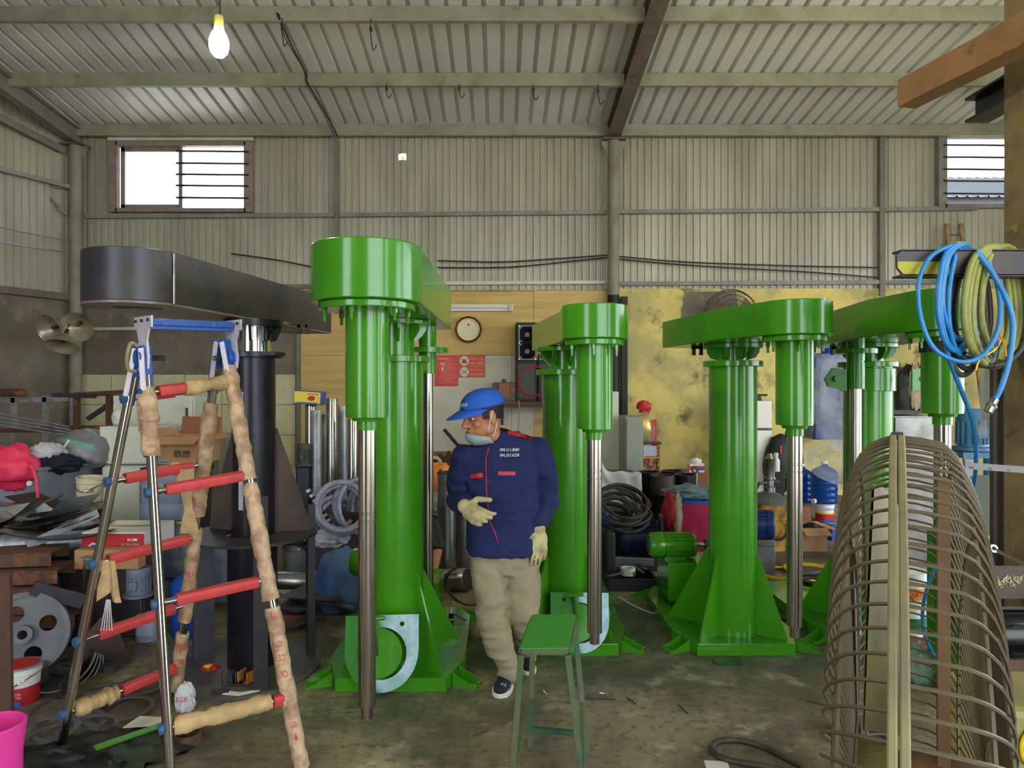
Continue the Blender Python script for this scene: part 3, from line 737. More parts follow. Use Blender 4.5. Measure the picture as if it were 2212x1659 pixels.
T1, a_, n_ = mixer('tall green mixing machine beside the man in the cap, clamp plate leaning on its base', c1, s1, 0.25, 0.25, 0.65, 2.03, 2.29, 1.51, 0.125, 1.80,
                   guide=(-0.445, 4.32, 0.1, 1.73, 1.86))
clamp_plate(T1, (-0.63, 3.74, 0.275), 0.08, 1.06, 0.26)
T2, a_, n_ = mixer('green mixing machine behind the small stool, its shaft hanging over the base', V((0.430, 4.5, 0)), V((0.522, 3.8, 0)), 0.18, 0.20, 0.5, 1.905, 2.09, 1.42, 0.245, 1.735, Wl=0.13)
clamp_plate(T2, (0.49, 4.22, 0.27), -0.06, 0.95, 0.22)
T3, a_, n_ = mixer('green mixing machine with motor and oil tank beside a pink covered drum', V((1.515, 4.5, 0)), V((1.618, 3.8, 0)), 0.19, 0.28, 0.5, 1.925, 2.11, 1.44, 0.28, 1.79)
T4, a_, n_ = mixer('green mixing machine with a guide post in front, behind the wire cage fan', V((2.47, 4.65, 0)), V((2.33, 3.65, 0)), 0.195, 0.27, 0.5, 1.935, 2.147, 1.51, 0.35, 1.79, base=True, motor=False,
                   guide=(2.29, 4.46, 0.1, 1.635, 1.86))
# clamp ears and dark band on the fourth machine
for s in (-1, 1):
    q = MB(); e = V((2.44, 4.46, 1.70))+V((s*0.28, 0.0, 0))
    q.prism([(-0.07,-0.08),(0.05,-0.05),(0.07,0.0),(0.02,0.07),(-0.07,0.06)] if s > 0 else [(0.07,-0.08),(-0.05,-0.05),(-0.07,0.0),(-0.02,0.07),(0.07,0.06)], -0.01, 0.01, (), Matrix(((1,0,0),(0,0,-1),(0,1,0))), e)
    q.cyl(e+V((0,-0.03,0)), e+V((0,0.03,0)), 0.02, n=10)
    part(q, 'clamp_ear', 'green', T4, 0)
part(MB().ring((2.47, 4.65, 1.62), 0.15, 0.168, 0.15), 'clamp_strap', 'green', T4, 40, 0.003)
part(MB().cyl((2.33, 3.65, 1.83), (2.33, 3.65, 1.885), 0.107, n=32), 'rubber_band', 'rubber', T4, label='black rubber band round the sleeve')

# the unpainted machine
C0 = V((-1.466, 4.15, 0)); S0 = V((-1.82, 3.5, 0))
T0 = thing('mixing_machine', 'unpainted black steel mixing machine on a round stand, behind the stepladder', 'machine', tuple(C0), 0, 'mixing machines still unpainted')
poly, a0_, n0_ = head_plan(S0, C0, 0.25, 0.20, 0.5)
hb, ht = 2.045, 2.31
poly = poly[:21]+[(-1.98,3.85),(-1.60,5.2),(-1.255,5.2)]
dm('mill_head', RGB(60,60,68), 0.36, 0.4, RGB(84,76,70), 2.0, 0.42, 0.62, col3=RGB(106,98,100), scale3=5, lo3=0.62, hi3=0.75, rvar=0.15)
part(MB().prism(poly, hb+0.012, ht), 'belt_housing', 'mill_head', T0, 40, 0.004)
part(MB().prism(poly, hb, hb+0.012, [ccl(0.115, 28, (S0.x, S0.y)), ccl(0.03, 14, (C0.x+0.11, C0.y+0.25))]), 'bottom_plate', 'bottom_plate', T0, 0)
part(MB().beam((S0+n0_*0.252+a0_*0.02+V((0,0,hb+0.01))), (S0+n0_*0.252+a0_*0.02+V((0,0,ht-0.01))), 0.008, 0.006, (1,0,0)), 'weld_seam', 'galv', T0)
ed = V((C0.x, C0.y, 0))+a0_*0.35+n0_*0.05
part(MB().box((ed.x-0.02, ed.y, hb-0.03), (0.02,0.03,0.06)).box((ed.x+0.03, ed.y, hb-0.03), (0.02,0.03,0.06)).box((ed.x, ed.y, hb-0.01), (0.07,0.03,0.02)), 'lug', 'dark_steel', T0, 0)
cx, cy = C0.x, C0.y
part(MB().cyl((cx,cy,hb-0.04), (cx,cy,hb), 0.17, n=36), 'bearing_flange', 'black_mill', T0, 40, 0.003)
part(MB().cyl((cx,cy,1.85), (cx,cy,hb-0.03), 0.10, n=32), 'lift_rod', 'chrome', T0)
for i in range(8):
    t = 2*PI*i/8+0.2; d = V((math.cos(t), math.sin(t), 0)); w = V((-d.y, d.x, 0))*0.007; k = V((cx,cy,0))
    pf = [(0.095,hb-0.04),(0.16,hb-0.04),(0.155,hb-0.07),(0.13,hb-0.12),(0.095,hb-0.13)]
    vv = [k+d*r_+V((0,0,z_))+w*s for s in (-1, 1) for r_, z_ in pf]
    part(MB().add(vv, [tuple(range(5)), tuple(range(9,4,-1))]+[(j, 5+j, 5+(j+1)%5, (j+1)%5) for j in range(5)]), 'bearing_rib', 'black_gloss', T0, 0)
part(MB().cyl((cx,cy,1.82), (cx,cy,1.855), 0.165, n=40).prism([(cx+0.0,cy-0.165),(cx+0.17,cy-0.12),(cx+0.19,cy),(cx+0.05,cy+0.16)], 1.83, 1.853), 'column_flange', 'black_mill', T0, 40, 0.003)
part(MB().cyl((cx,cy,0.012), (cx,cy,1.825), 0.125, n=40), 'column', 'black_mill', T0, 40)
part(MB().cyl((cx,cy-0.02,0.012), (cx,cy-0.02,0.76), 0.142, n=40), 'column_foot', 'black_mill', T0, 40)
part(MB().lathe([(0.1256,1.46),(0.1256,1.55)], (cx,cy,0), n=10, a0=0.15, a1=0.6), 'chalk_smear', 'galv', T0)
part(MB().prism(ccl(0.375, 40, (cx, cy-0.02)), 0.768, 0.783, [ccl(0.15, 30, (cx, cy-0.02))]), 'stand_ring', 'dark_steel', T0, 0)
for gx, gy_, h in ((-0.30, 0.1, 0.66), (0.33, 0.03, 0.62)):
    d = V((gx, gy_, 0)).normalized(); w = V((-d.y, d.x, 0))*0.005; k = V((cx,cy,0)); ln = V((gx,gy_,0)).length
    pf = [(0.12,0.784),(ln,0.784),(ln,0.83),(0.135,0.784+h),(0.12,0.784+h)]
    vv = [k+d*r_+V((0,0,z_))+w*s for s in (-1, 1) for r_, z_ in pf]
    part(MB().add(vv, [tuple(range(5)), tuple(range(9,4,-1))]+[(j, 5+j, 5+(j+1)%5, (j+1)%5) for j in range(5)]), 'gusset', 'plate', T0, 0)
def angle_leg(x, y, z1, w, ang, name='stand_leg'):
    R = Matrix.Rotation(ang, 3, 'Z'); mb = MB()
    mb.prism([(0,0),(w,0),(w,0.008),(0.008,0.008),(0.008,w),(0,w)], 0.012, z1, (), R, (x, y, 0))
    part(mb, name, 'dark_steel', T0, 0)
angle_leg(-1.82, 4.14, 0.768, 0.115, 0.5); angle_leg(-1.32, 3.73, 1.06, 0.075, 0.15); angle_leg(-1.16, 4.22, 0.93, 0.045, 0.6); angle_leg(-1.5, 4.45, 0.768, 0.08, 1.2)
part(MB().beam((-1.46,3.93,0.95), (-1.46,3.93,1.62), 0.025, 0.008, (0,1,0)), 'brace_strip', 'galv', T0)
part(MB().prism(ccl(0.425, 48, (cx-0.02, cy-0.08)), 0, 0.012), 'base_disc', 'dull_steel', T0, 0)
# ------------------------------------------------------------------ stepladder
LT = thing('stepladder', 'metal folding stepladder with red rung grips and taped rails in front of the unpainted machine', 'ladder', (-1.4, 3.1, 0))
FLt, FLb = P(316,812,2.97), P(372,1735,2.75)
FRt, FRb = P(494,792,3.27), P(652,1660,3.0)
BLt, BLb = P(288,812,3.04), P(128,1632,3.11)
BRt, BRb = P(466,792,3.33), P(377,1515,3.64)
def rail(a, c, name='rail'):
    d = (c-a).normalized(); s = (FRt-FLt).normalized(); n = d.cross(s).normalized()
    pts = []
    k = 12; vv = []
    for p in (a, c):
        for i in range(k):
            t = 2*PI*i/k; vv.append(p+s*math.cos(t)*0.018+n*math.sin(t)*0.028)
    ff = [(i, (i+1) % k, k+(i+1) % k, k+i) for i in range(k)]+[tuple(range(k-1,-1,-1)), tuple(range(k,2*k))]
    return part(MB().add(vv, ff), name, 'chrome', LT, 40)
for a, c in ((FLt, FLb), (FRt, FRb), (BLt, BLb), (BRt, BRb)): rail(a, c)
def at_v(a, c, v):
    """point of the rail a-c that is seen at row v"""
    for i in range(2001):
        p = a.lerp(c, i/2000)
        if VC-(p.z-H_)*F_/p.y >= v: return p
    return c
def rung(p, q, g0, g1, wrap=None, worn=False):
    r = part(MB().cyl(p, q, 0.0135, n=14), 'rung', 'steel', LT)
    a = (q-p); u = V((0,0,1)); 
    gm = MB(); pa, pb = p+a*g0, p+a*g1; ax = a.normalized(); sd = ax.cross(u).normalized(); up = sd.cross(ax)
    prof = [(-0.020,-0.022),(0.020,-0.022),(0.025,0.004),(0.021,0.019),(0.011,0.024),(-0.011,0.024),(-0.021,0.019),(-0.025,0.004)]
    vv = [c+sd*x+up*y for c in (pa, pb) for x, y in prof]; k = 8
    gm.add(vv, [(i,(i+1)%k,k+(i+1)%k,k+i) for i in range(k)]+[tuple(range(k-1,-1,-1)), tuple(range(k,2*k))])
    part(gm, 'grip', 'red_grip', r, 30, 0.003)
    e = MB().cyl(p-ax*0.034, p-ax*0.012, 0.022, n=16); part(e, 'end_cap', 'cap_blue', r, 40, 0.003)
def wrap(a, c, r0, m='tape', seed=0, name='tape_wrap', n=26, wob=0.25, flat=1.0):
    pts = [a.lerp(c, i/n) for i in range(n+1)]
    rr = [r0*(0.97+0.55*wob*mnoise.noise(V((i*0.45, seed*5.3, 1.7)))+(0.035 if i % 3 == 0 else 0)) for i in range(n+1)]
    rr[0] *= 0.9; mb = MB().tube(pts, r0, 14, rr=rr)
    mb.v = [p+V((mnoise.noise(p*28), mnoise.noise(p*28+V((9,0,0))), mnoise.noise(p*28+V((0,9,0)))))*r0*0.2 for p in mb.v]
    return part(mb, name, m, LT, 60)
for vl, g0, g1 in ((848, 0.12, 0.42), (1062, 0.12, 0.93), (1303, 0.14, 0.9), (1572, 0.86, 0.96)):
    p = at_v(FLt, FLb, vl); f = (p-FLt).length/(FLb-FLt).length; q = FRt.lerp(FRb, f)
    rung(p, q, g0, g1)
for vl, g0, g1 in ((860, 0.3, 0.5), (1039, 0.12, 0.86), (1216, 0.10, 0.92), (1383, 0.14, 0.86), (1540, 0.45, 0.95)):
    p = at_v(BLt, BLb, vl); f = (p-BLt).length/(BLb-BLt).length; q = BRt.lerp(BRb, f)
    rung(p, q, g0, g1)
pt = [(FLt.lerp(BLt, 0.5))+V((0,0,0)), (FRt.lerp(BRt, 0.5))]
tl, tr = P(316,696,3.0), P(496,703,3.29)
part(MB().beam(tl, tr, 0.075, 0.03), 'top_plate', 'ladder_blue', LT, 30, 0.004)
part(MB().beam(tl+V((0,0,-0.02)), tr+V((0,0,-0.02)), 0.05, 0.02), 'top_channel', 'ladder_blue', LT, 30)
rd = (tr-tl).normalized(); nd = V((rd.y, -rd.x, 0))
for s, c in ((-1, tl), (1, tr)):
    o = c+rd*s*0.012; R = Matrix((( nd.x, 0, rd.x), (nd.y, 0, rd.y), (0, 1, 0)))
    pf = [(-0.085,0.024),(0.085,0.024),(0.085,-0.025),(0.06,-0.032),(0.04,-0.08),(0.055,-0.15),(0.05,-0.20),(0.0,-0.24),(-0.05,-0.20),(-0.055,-0.15),(-0.04,-0.08),(-0.06,-0.032),(-0.085,-0.025)]
    slots = [[(x-0.004,-0.07),(x+0.004,-0.07),(x+0.004,-0.035),(x-0.004,-0.035)] for x in (-0.022, 0, 0.022)]
    hp = part(MB().prism(pf, -0.004, 0.004, slots, R, o), 'hinge_plate', 'bracket', LT, 0)
    for x, z in ((-0.062,0.006),(0,0.006),(0.062,0.006),(0,-0.12),(0,-0.19)):
        b0 = o+nd*x+V((0,0,z)); part(MB().cyl(b0-rd*0.012, b0+rd*0.012, 0.007, n=8), 'rivet', 'dark_steel', hp)
    hub = o+V((0,0,-0.155))
    part(MB().cyl(hub-rd*0.03, hub+rd*0.02, 0.04, n=20), 'hinge_hub', 'ladder_blue', LT, 40, 0.004)
    sp = []
    for i in range(40):
        sp.append(hub-rd*s*(0.03+0.0016*i)+V((nd*math.cos(i*1.1)*0.011)[:])+V((0,0,math.sin(i*1.1)*0.011)))
    part(MB().tube(sp, 0.0022, 5), 'hinge_spring', 'dark_steel', LT)
    if s < 0:
        part(MB().tube(smooth_path([hub+nd*0.02+V((0,0,0.05))-rd*0.03, hub+V((0,0,0.06))-rd*0.06+nd*0.02, hub-rd*0.075+nd*0.02, hub-rd*0.06+V((0,0,-0.05)), hub-rd*0.03+V((0,0,-0.055))], 6), 0.008, 8), 'lock_lever', 'fan_rim', LT)
    for tp, bt in (((FLt, FLb), (BLt, BLb)) if s < 0 else ((FRt, FRb), (BRt, BRb))):
        pass
    for tp, bt in ([(FLt, FLb), (BLt, BLb)] if s < 0 else [(FRt, FRb), (BRt, BRb)]):
        d = (bt-tp).normalized()
        part(MB().beam(tp-d*0.13, tp+d*0.13, 0.044, 0.036, nd), 'leg_sleeve', 'ladder_blue', LT, 0, 0.004)
        pb = MB().beam(tp-d*0.12-nd*0.0-rd*s*0.0-V((0,0.03,0)), tp+d*0.09-V((0,0.03,0)), 0.022, 0.006, (0,1,0)); part(pb, 'sleeve_plate', 'bracket', LT, 0)
# paper tape left on rails and rungs
wrap(FRt.lerp(FRb, 0.0), FRt.lerp(FRb, 0.30), 0.036, seed=1); wrap(FRt.lerp(FRb, 0.31), FRt.lerp(FRb, 0.60), 0.036, seed=2); wrap(FRt.lerp(FRb, 0.62), FRt.lerp(FRb, 1.0), 0.035, seed=3)
wrap(BRt.lerp(BRb, 0.10), BRt.lerp(BRb, 0.42), 0.038, seed=4); wrap(BRt.lerp(BRb, 0.46), BRt.lerp(BRb, 0.74), 0.034, seed=5); wrap(BRt.lerp(BRb, 0.78), BRt.lerp(BRb, 0.96), 0.034, seed=6)
wrap(FLt.lerp(FLb, 0.03), FLt.lerp(FLb, 0.20), 0.037, seed=7, wob=0.4)
pa = at_v(FLt, FLb, 848); f = (pa-FLt).length/(FLb-FLt).length; pq = FRt.lerp(FRb, f)
wrap(pa.lerp(pq, 0.42), pq, 0.034, 'paper', 8)
pa = at_v(FLt, FLb, 1572); f = (pa-FLt).length/(FLb-FLt).length; pq = FRt.lerp(FRb, f)
wrap(pa.lerp(pq, 0.05), pa.lerp(pq, 0.84), 0.036, 'paper', 9, name='paper_wrap', wob=0.35)
pa = at_v(BLt, BLb, 1540); f = (pa-BLt).length/(BLb-BLt).length; pq = BRt.lerp(BRb, f)
wrap(pa.lerp(pq, 0.06), pa.lerp(pq, 0.40), 0.036, 'paper', 10, name='paper_wrap', wob=0.6)
def flap(pts, name='torn_tape', m='paper'):
    """a torn strip of tape hanging from a rung: a bent thin sheet between two edge lines"""
    n = len(pts)
    vv = []
    for (u0, v0, u1, v1, d) in pts:
        a, c = P(u0, v0, d), P(u1, v1, d)
        vv += [a, a.lerp(c, 0.5)+V((0,-0.012,0)), c]
    ff = [(i*3+j, i*3+j+1, (i+1)*3+j+1, (i+1)*3+j) for i in range(n-1) for j in range(2)]
    k = len(vv); mb = MB().add(vv+[p+V((0,0.002,0)) for p in vv], ff+[tuple(q+k for q in f[::-1]) for f in ff])
    return part(mb, name, m, LT, 60)
flap([(372,1015,420,1012,3.3),(385,1045,418,1045,3.3),(393,1075,414,1076,3.3),(398,1100,416,1100,3.31),(392,1130,424,1125,3.31),(388,1152,430,1150,3.32)])
flap([(215,1208,240,1212,3.08),(218,1240,242,1240,3.07),(210,1270,238,1280,3.07),(208,1300,224,1290,3.06)])
flap([(236,1208,248,1212,3.07),(238,1240,252,1240,3.07),(240,1280,258,1285,3.06),(244,1300,262,1302,3.06)])
flap([(296,850,312,848,2.96),(294,880,322,870,2.96),(298,905,318,900,2.96),(299,938,306,925,2.96)])
for i in range(5):
    part(MB().tube(smooth_path([P(230+i*2,1295,3.07), P(228+i*4-4,1330,3.06), P(230+(i-2)*6,1362,3.06)], 5), 0.0022, 5), 'frayed_thread', 'sack', LT)
for t, (u, v) in (('LOI', (598,1390)), ('SO', (586,1420)), ('IO', (598,1455)), ('LOA', (614,1565)), ('i', (620,1590)), ('RAI', (575,1330))):
    c = at_v(FRt, FRb, v); k_ = (c-V((0,0,H_))).normalized(); c = c-k_*0.046
    lettering(t, c, 0.028 if len(t) > 1 else 0.01, 0.03, (0.95,0.25,0), (-0.1,0,1), 'tape_red', LT, 'tape_print', off=0.004)
for t, (u, v) in (('SIA', (386,1400)), ('OR', (384,1430)), ('PILK', (388,1240))):
    c = at_v(BRt, BRb, v); k_ = (c-V((0,0,H_))).normalized(); c = c-k_*0.044; lettering(t, c, 0.05, 0.03, (0.9,0.3,0), (0.2,0,1), 'tape_red', LT, 'tape_print', off=0.004)

# plastic bag at the foot of the ladder
q = MB().blob(P(400,1515,3.55)+V((0,0,0.0)), (0.05,0.045,0.095), 0.35, 3, 4); BG = solo(q, 'plastic_bag', 'sack', 'crumpled thin plastic bag at the foot of the stepladder', 'bag')
for t, dz in (('RGR', 0.035), ('DILO', -0.04)):
    lettering(t, P(402,1515,3.55)+V((0.005,-0.058,dz)), 0.055, 0.028, (1,0.2,0), (0.15,0,1), 'tape_red', BG, 'bag_print')

# ------------------------------------------------------------------ stool
ST = thing('work_stool', 'small green topped work stool of welded square tube in the aisle', 'stool', (0.2, 2.95, 0))
h = 0.6
A, B_, C_, D_ = P(1122,1399,2.79), P(1229,1403,2.79), P(1244,1326,3.2), P(1150,1324,3.2)
for q in (A, B_, C_, D_): q.z = h
cxy = (A+B_+C_+D_)/4
dm('stool_green', RGB(64,148,50), 0.45, 0, RGB(120,150,80), 5, 0.55, 0.68)
dm('stool_leg', RGB(96,100,72), 0.55, 0.2, RGB(58,96,60), 4, 0.42, 0.6, col3=RGB(52,72,104), scale3=3, lo3=0.58, hi3=0.64)
part(MB().prism([(p.x, p.y) for p in (A, B_, C_, D_)], h-0.004, h), 'seat', 'stool_green', ST, 0)
for p, q in ((A, B_), (B_, C_), (C_, D_), (D_, A)):
    i0 = V((0,0,-0.016))
    part(MB().beam(p.lerp(cxy, .06)+i0, q.lerp(cxy, .06)+i0, 0.022, 0.022), 'seat_rail', 'stool_leg', ST, 0)
feet = [FP(1103,1712), FP(1262,1722), P(1268,1626,3.13), FP(1145,1612)]
feet[2].z = 0
tops = [p.lerp(cxy, 0.06)+V((0,0,-0.03)) for p in (A, B_, C_, D_)]
for p, q in zip(tops, feet): part(MB().beam(p, q, 0.024, 0.024, (0,1,0)), 'leg', 'stool_leg', ST, 0)
lo = [t.lerp(q, 0.86) for t, q in zip(tops, feet)]
for i, j in ((0,1), (1,2), (2,3), (3,0)):
    a, c = (lo[i], lo[j])
    if (i, j) in ((3,0), (1,2)): a, c = (tops[i].lerp(feet[i], 0.62 if i == 3 else 0.84), tops[j].lerp(feet[j], 0.84 if i == 3 else 0.62))
    part(MB().beam(a, c, 0.02, 0.02), 'stretcher', 'stool_leg', ST, 0)

# ------------------------------------------------------------------ wire cage fan
FC = P(1938, 1725, 0.80); fax = V((0.869,-0.495,0)).normalized(); fx, fy, _ = V((0.495,0.869,0)), V((0,0,1)), 0
FR = 0.416
FN = thing('pedestal_fan', 'large industrial pedestal fan with dusty wire cage, seen edge on', 'fan', (FC.x, FC.y, 0))
def fpt(phi, rr, off): return FC + (fx*math.sin(phi)+fy*math.cos(phi))*rr*FR + fax*off
for s, prof in ((-1, [(1.0,0.006),(0.975,0.028),(0.91,0.045),(0.80,0.056),(0.67,0.053),(0.41,0.048),(0.18,0.044)]),
                (1, [(1.0,0.006),(0.985,0.045),(0.93,0.062),(0.86,0.072),(0.73,0.082),(0.48,0.090),(0.2,0.094)])):
    g = MB(); N = 124
    for i in range(N):
        ph = 2*PI*i/N
        pts = smooth_path([fpt(ph+0.12*(1-r_), r_, s*o) for r_, o in prof], 2)
        g.tube(pts, 0.0017, 5)
    part(g, 'wire_guard', 'fan_wire', FN, 40, kind='stuff')
    for r_, o in (prof[2], prof[4], prof[6]):
        part(MB().tube([fpt(2*PI*i/64, r_, s*(o-0.003)) for i in range(64)], 0.0022, 5, True), 'guard_ring', 'fan_wire', FN)
    part(MB().ring(FC+fax*(0.0005 if s > 0 else -0.0075), FR-0.004, FR+0.004, 0.007, fax, 72), 'rim', 'fan_rim', FN, 40, 0.0015)
part(MB().cyl(FC-fax*0.046, FC-fax*0.042, 0.07, n=32), 'badge_plate', 'fan_blade', FN)
part(MB().beam(FC+V((0,0,FR+0.002))-fx*0.006, FC+V((0,0,FR+0.002))+fx*0.006, 0.012, 0.008), 'clip', 'dark_steel', FN)
part(MB().lathe([(0.0,-0.07),(0.05,-0.068),(0.06,-0.05),(0.06,0.0)], FC, fax, 24), 'hub', 'fan_blade', FN)
for i in range(3):
    ph0 = 2*PI*i/3+0.35; mb = MB()
    def bl(a, c):
        r_ = 0.16+0.70*a; w = 0.25+0.15*math.sin(a*PI*0.9)
        ph = ph0+(c-0.5)*w*1.5
        return fpt(ph, r_, -0.012+(c-0.5)*0.05*(1-0.4*a))
    mb.grid(bl, 10, 6); k = len(mb.v)
    mb.add([p+fax*0.003 for p in mb.v[:k]], [tuple(f[::-1]) for f in mb.f])
    part(mb, 'blade', 'fan_blade', FN, 60)
part(MB().lathe([(0.0,0.0),(0.05,0.0),(0.058,0.02),(0.058,0.12),(0.05,0.17),(0.03,0.2),(0.0,0.205)], FC, fax, 28), 'motor', 'fan_strut', FN)
for dx in (-0.055, ):
    part(MB().beam(FC+fax*0.045+V((0,0,-0.05)), FC+fax*0.045+V((0,0,0.37)), 0.012, 0.032, fx), 'guard_strut', 'fan_strut', FN)
part(MB().cyl(FC+fax*0.13+V((0,0,-0.02))-fx*0.07, FC+fax*0.13+V((0,0,-0.02))-fx*0.105, 0.022, n=18), 'tilt_knob', 'fan_rim', FN)
pb_ = FC+fax*0.16
part(MB().cyl((pb_.x,pb_.y,0.05), (pb_.x,pb_.y,FC.z-0.06), 0.02, n=18), 'pole', 'fan_strut', FN)
part(MB().lathe([(0.25,0.0),(0.25,0.02),(0.05,0.06),(0.022,0.1)], (pb_.x,pb_.y,0), n=36), 'base', 'dark_steel', FN)

# ------------------------------------------------------------------ steel pillar with bracket, beams and hoses
PD = 2.9
PX = P(2169, 0, 3.0).x
PL = group_struct('pillar_steel')
struct(ibeam(MB(), (PX+0.11, PD, 0), (PX+0.11, PD, roofz(3)-0.02), 0.2, 0.22, 0.014, (1,0,0)), 'steel_section', 'pillar', PL)
struct(MB().box((PX+0.11, PD-0.106, 2.35), (0.22, 0.012, 4.7)), 'flange_plate', 'pillar', PL)
q = MB(); e1 = P(1958,204,3.2); e0 = V((2.22, 1.7, e1.z)); q.beam(e0, e1, 0.10, 0.125)
struct(q, 'beam_rusty', 'rust_beam', None, 0, 0.003)
struct(ibeam(MB(), (PX+0.06, 3.0, 2.945), (PX+0.06, 3.26, 2.945), 0.11, 0.115, 0.012), 'beam_stub', 'black_mill')
HB = thing('hose_bracket', 'channel steel bracket with yellow paint on the pillar, hoses hung over it', 'bracket', (1.7, 2.8, 2.1))
z0 = P(0,595,2.8).z; z1 = P(0,541,2.8).z; xL = P(1936,0,2.8).x
R_ = Matrix(((1,0,0),(0,0,-1),(0,1,0)))
part(MB().prism([(xL,z0+0.03),(xL+0.025,z0),(PX+0.02,z0),(PX+0.02,z1),(xL+0.025,z1),(xL,z1-0.02)], -0.005, 0.005, (), R_, (0,2.8,0)), 'web', 'dark_steel', HB, 0)
part(MB().box(((xL+PX)/2+0.02, 2.83, z1), (PX-xL, 0.07, 0.008)), 'flange', 'dark_steel', HB); part(MB().box(((xL+PX)/2+0.02, 2.83, z0), (PX-xL, 0.07, 0.008)), 'flange', 'dark_steel', HB)
dm('old_yellow', RGB(176,170,60), 0.7, 0, RGB(110,90,50), 9, 0.56, 0.7)
part(MB().prism([(xL+0.003,z0+0.03),(xL+0.027,z0+0.004),(xL+0.21,z0+0.004),(xL+0.21,z0+0.055),(xL+0.003,z0+0.055)], 0.005, 0.0065, (), R_, (0,2.8,0)), 'paint_patch', 'old_yellow', HB, 0)
def loops(name, m, label, cx, top, w, hgt, n, r, d0, dstep, ustep, seed, group=None):
    """n hanging turns of one hose as a single long tube"""
    rnd = random.Random(seed); pts = []
    for i in range(n):
        d = d0+dstep*i; jw = w*(1+rnd.uniform(-.12,.12)); jh = hgt*(1+rnd.uniform(-.1,.12)); c = cx+ustep*i
        for k in range(10):
            t = 2*PI*k/10
            y = math.cos(t); x = math.sin(t)
            px = c+jw*x*(1.0 if y < 0.3 else 0.92); py = top+jh*(1-y)/2*1.0
            pts.append(P(px, py, d+dstep*k/10+0.075*math.sin(t)*(1 if y > -2 else 0)))
    return MB().tube(smooth_path(pts, 5), r, 10)
q = loops('hose', 'blue_hose', '', 2062, 528, 40, 225, 4, 0.0095, 2.78, 0.012, 7, 3)
HOSE1 = thing('air_hose', 'blue air hose looped over the yellow painted bracket', 'hose', tuple(P(2062,640,2.8)), 0)
part(q, 'coil', 'blue_hose', HOSE1, 60)
part(MB().tube(smooth_path([P(2055,530,2.76), P(2010,555,2.75), P(1985,610,2.74), P(1990,690,2.73), P(2020,755,2.72), P(2080,782,2.71), P(2130,760,2.71), P(2160,690,2.72), P(2150,600,2.75), P(2110,540,2.77)], 6), 0.009, 10), 'loose_turn', 'blue_hose', HOSE1, 60)
part(MB().tube(smooth_path([P(2042,735,2.78), P(2050,775,2.8), P(2075,840,2.9), P(2098,900,3.0), P(2108,960,3.1), P(2106,1030,3.2), P(2088,1095,3.3), P(2055,1165,3.4), P(2018,1230,3.5), P(1996,1300,3.55), P(1996,1365,3.6), P(2025,1430,3.62), P(2060,1490,3.5), FP(2110,1530)+V((0,0,0.012))], 6), 0.009, 10), 'hose_tail', 'blue_hose', HOSE1, 60)
part(MB().tube(smooth_path([P(2110,545,2.77), P(2150,600,2.74), P(2185,680,2.72), P(2183,760,2.72), P(2165,830,2.72), P(2150,862,2.72)], 6), 0.0105, 10), 'hose_end', 'blue_hose', HOSE1, 60)
f0 = P(2150,862,2.72); f1 = P(2134,890,2.72)
fit = MB().cyl(f0, f0.lerp(f1,.45), 0.015, n=12); fit.cyl(f0.lerp(f1,.4), f0.lerp(f1,.6), 0.02, n=6); fit.cyl(f0.lerp(f1,.6), f1, 0.017, n=14)
part(fit, 'brass_fitting', 'steel', HOSE1)
q = loops('hose', '', '', 2132, 532, 50, 235, 5, 0.0125, 2.80, 0.012, 10, 5)
HOSE2 = thing('welding_cable', 'olive and black cable coil hung on the bracket behind the blue hose', 'cable', tuple(P(2140,640,2.83)), 0)
part(q, 'coil', 'olive_hose', HOSE2, 60)
q = loops('hose', '', '', 2080, 560, 45, 225, 3, 0.0115, 2.86, 0.01, 10, 8)
part(q, 'dark_turns', 'black_hose', HOSE2, 60)
part(MB().tube(smooth_path([P(2075,770,2.8), P(2130,790,2.8), P(2180,780,2.8), P(2215,740,2.8)], 6), 0.0125, 10), 'cable_tail', 'black_hose', HOSE2, 60)
for i, (m_, pts) in enumerate((('orange', [(2160,722),(2170,745),(2174,770)]), ('yellow', [(2162,735),(2150,755),(2118,775),(2108,800)]), ('blue', [(2158,735),(2150,768),(2138,785)]), ('black', [(2160,740),(2155,770),(2148,795)]))):
    part(MB().tube(smooth_path([P(u, v, 2.72) for u, v in pts], 5), 0.003, 6), 'bare_core', m_, HOSE2)

# ------------------------------------------------------------------ floor cable loop by the fan, litter
cl = [FP(1735,1662), FP(1690,1640), FP(1655,1622), FP(1610,1608), FP(1570,1605), FP(1545,1612), FP(1538,1625), FP(1552,1640), FP(1590,1652), FP(1650,1662), FP(1730,1680)]
solo(MB().tube(smooth_path([p+V((0,0,0.014)) for p in cl], 6), 0.013, 10), 'rubber_cable', 'black_hose', 'thick rubber cable looped on the bare floor near the fan', 'cable')
solo(MB().tube(smooth_path([p+V((0,0,0.012)) for p in [FP(1800,1605), FP(1796,1585), FP(1815,1565), FP(1860,1572), FP(1920,1600), FP(1990,1640)]], 6), 0.011, 8), 'rubber_cable', 'black_hose', 'thin black cable on the floor under the wire cage fan', 'cable')
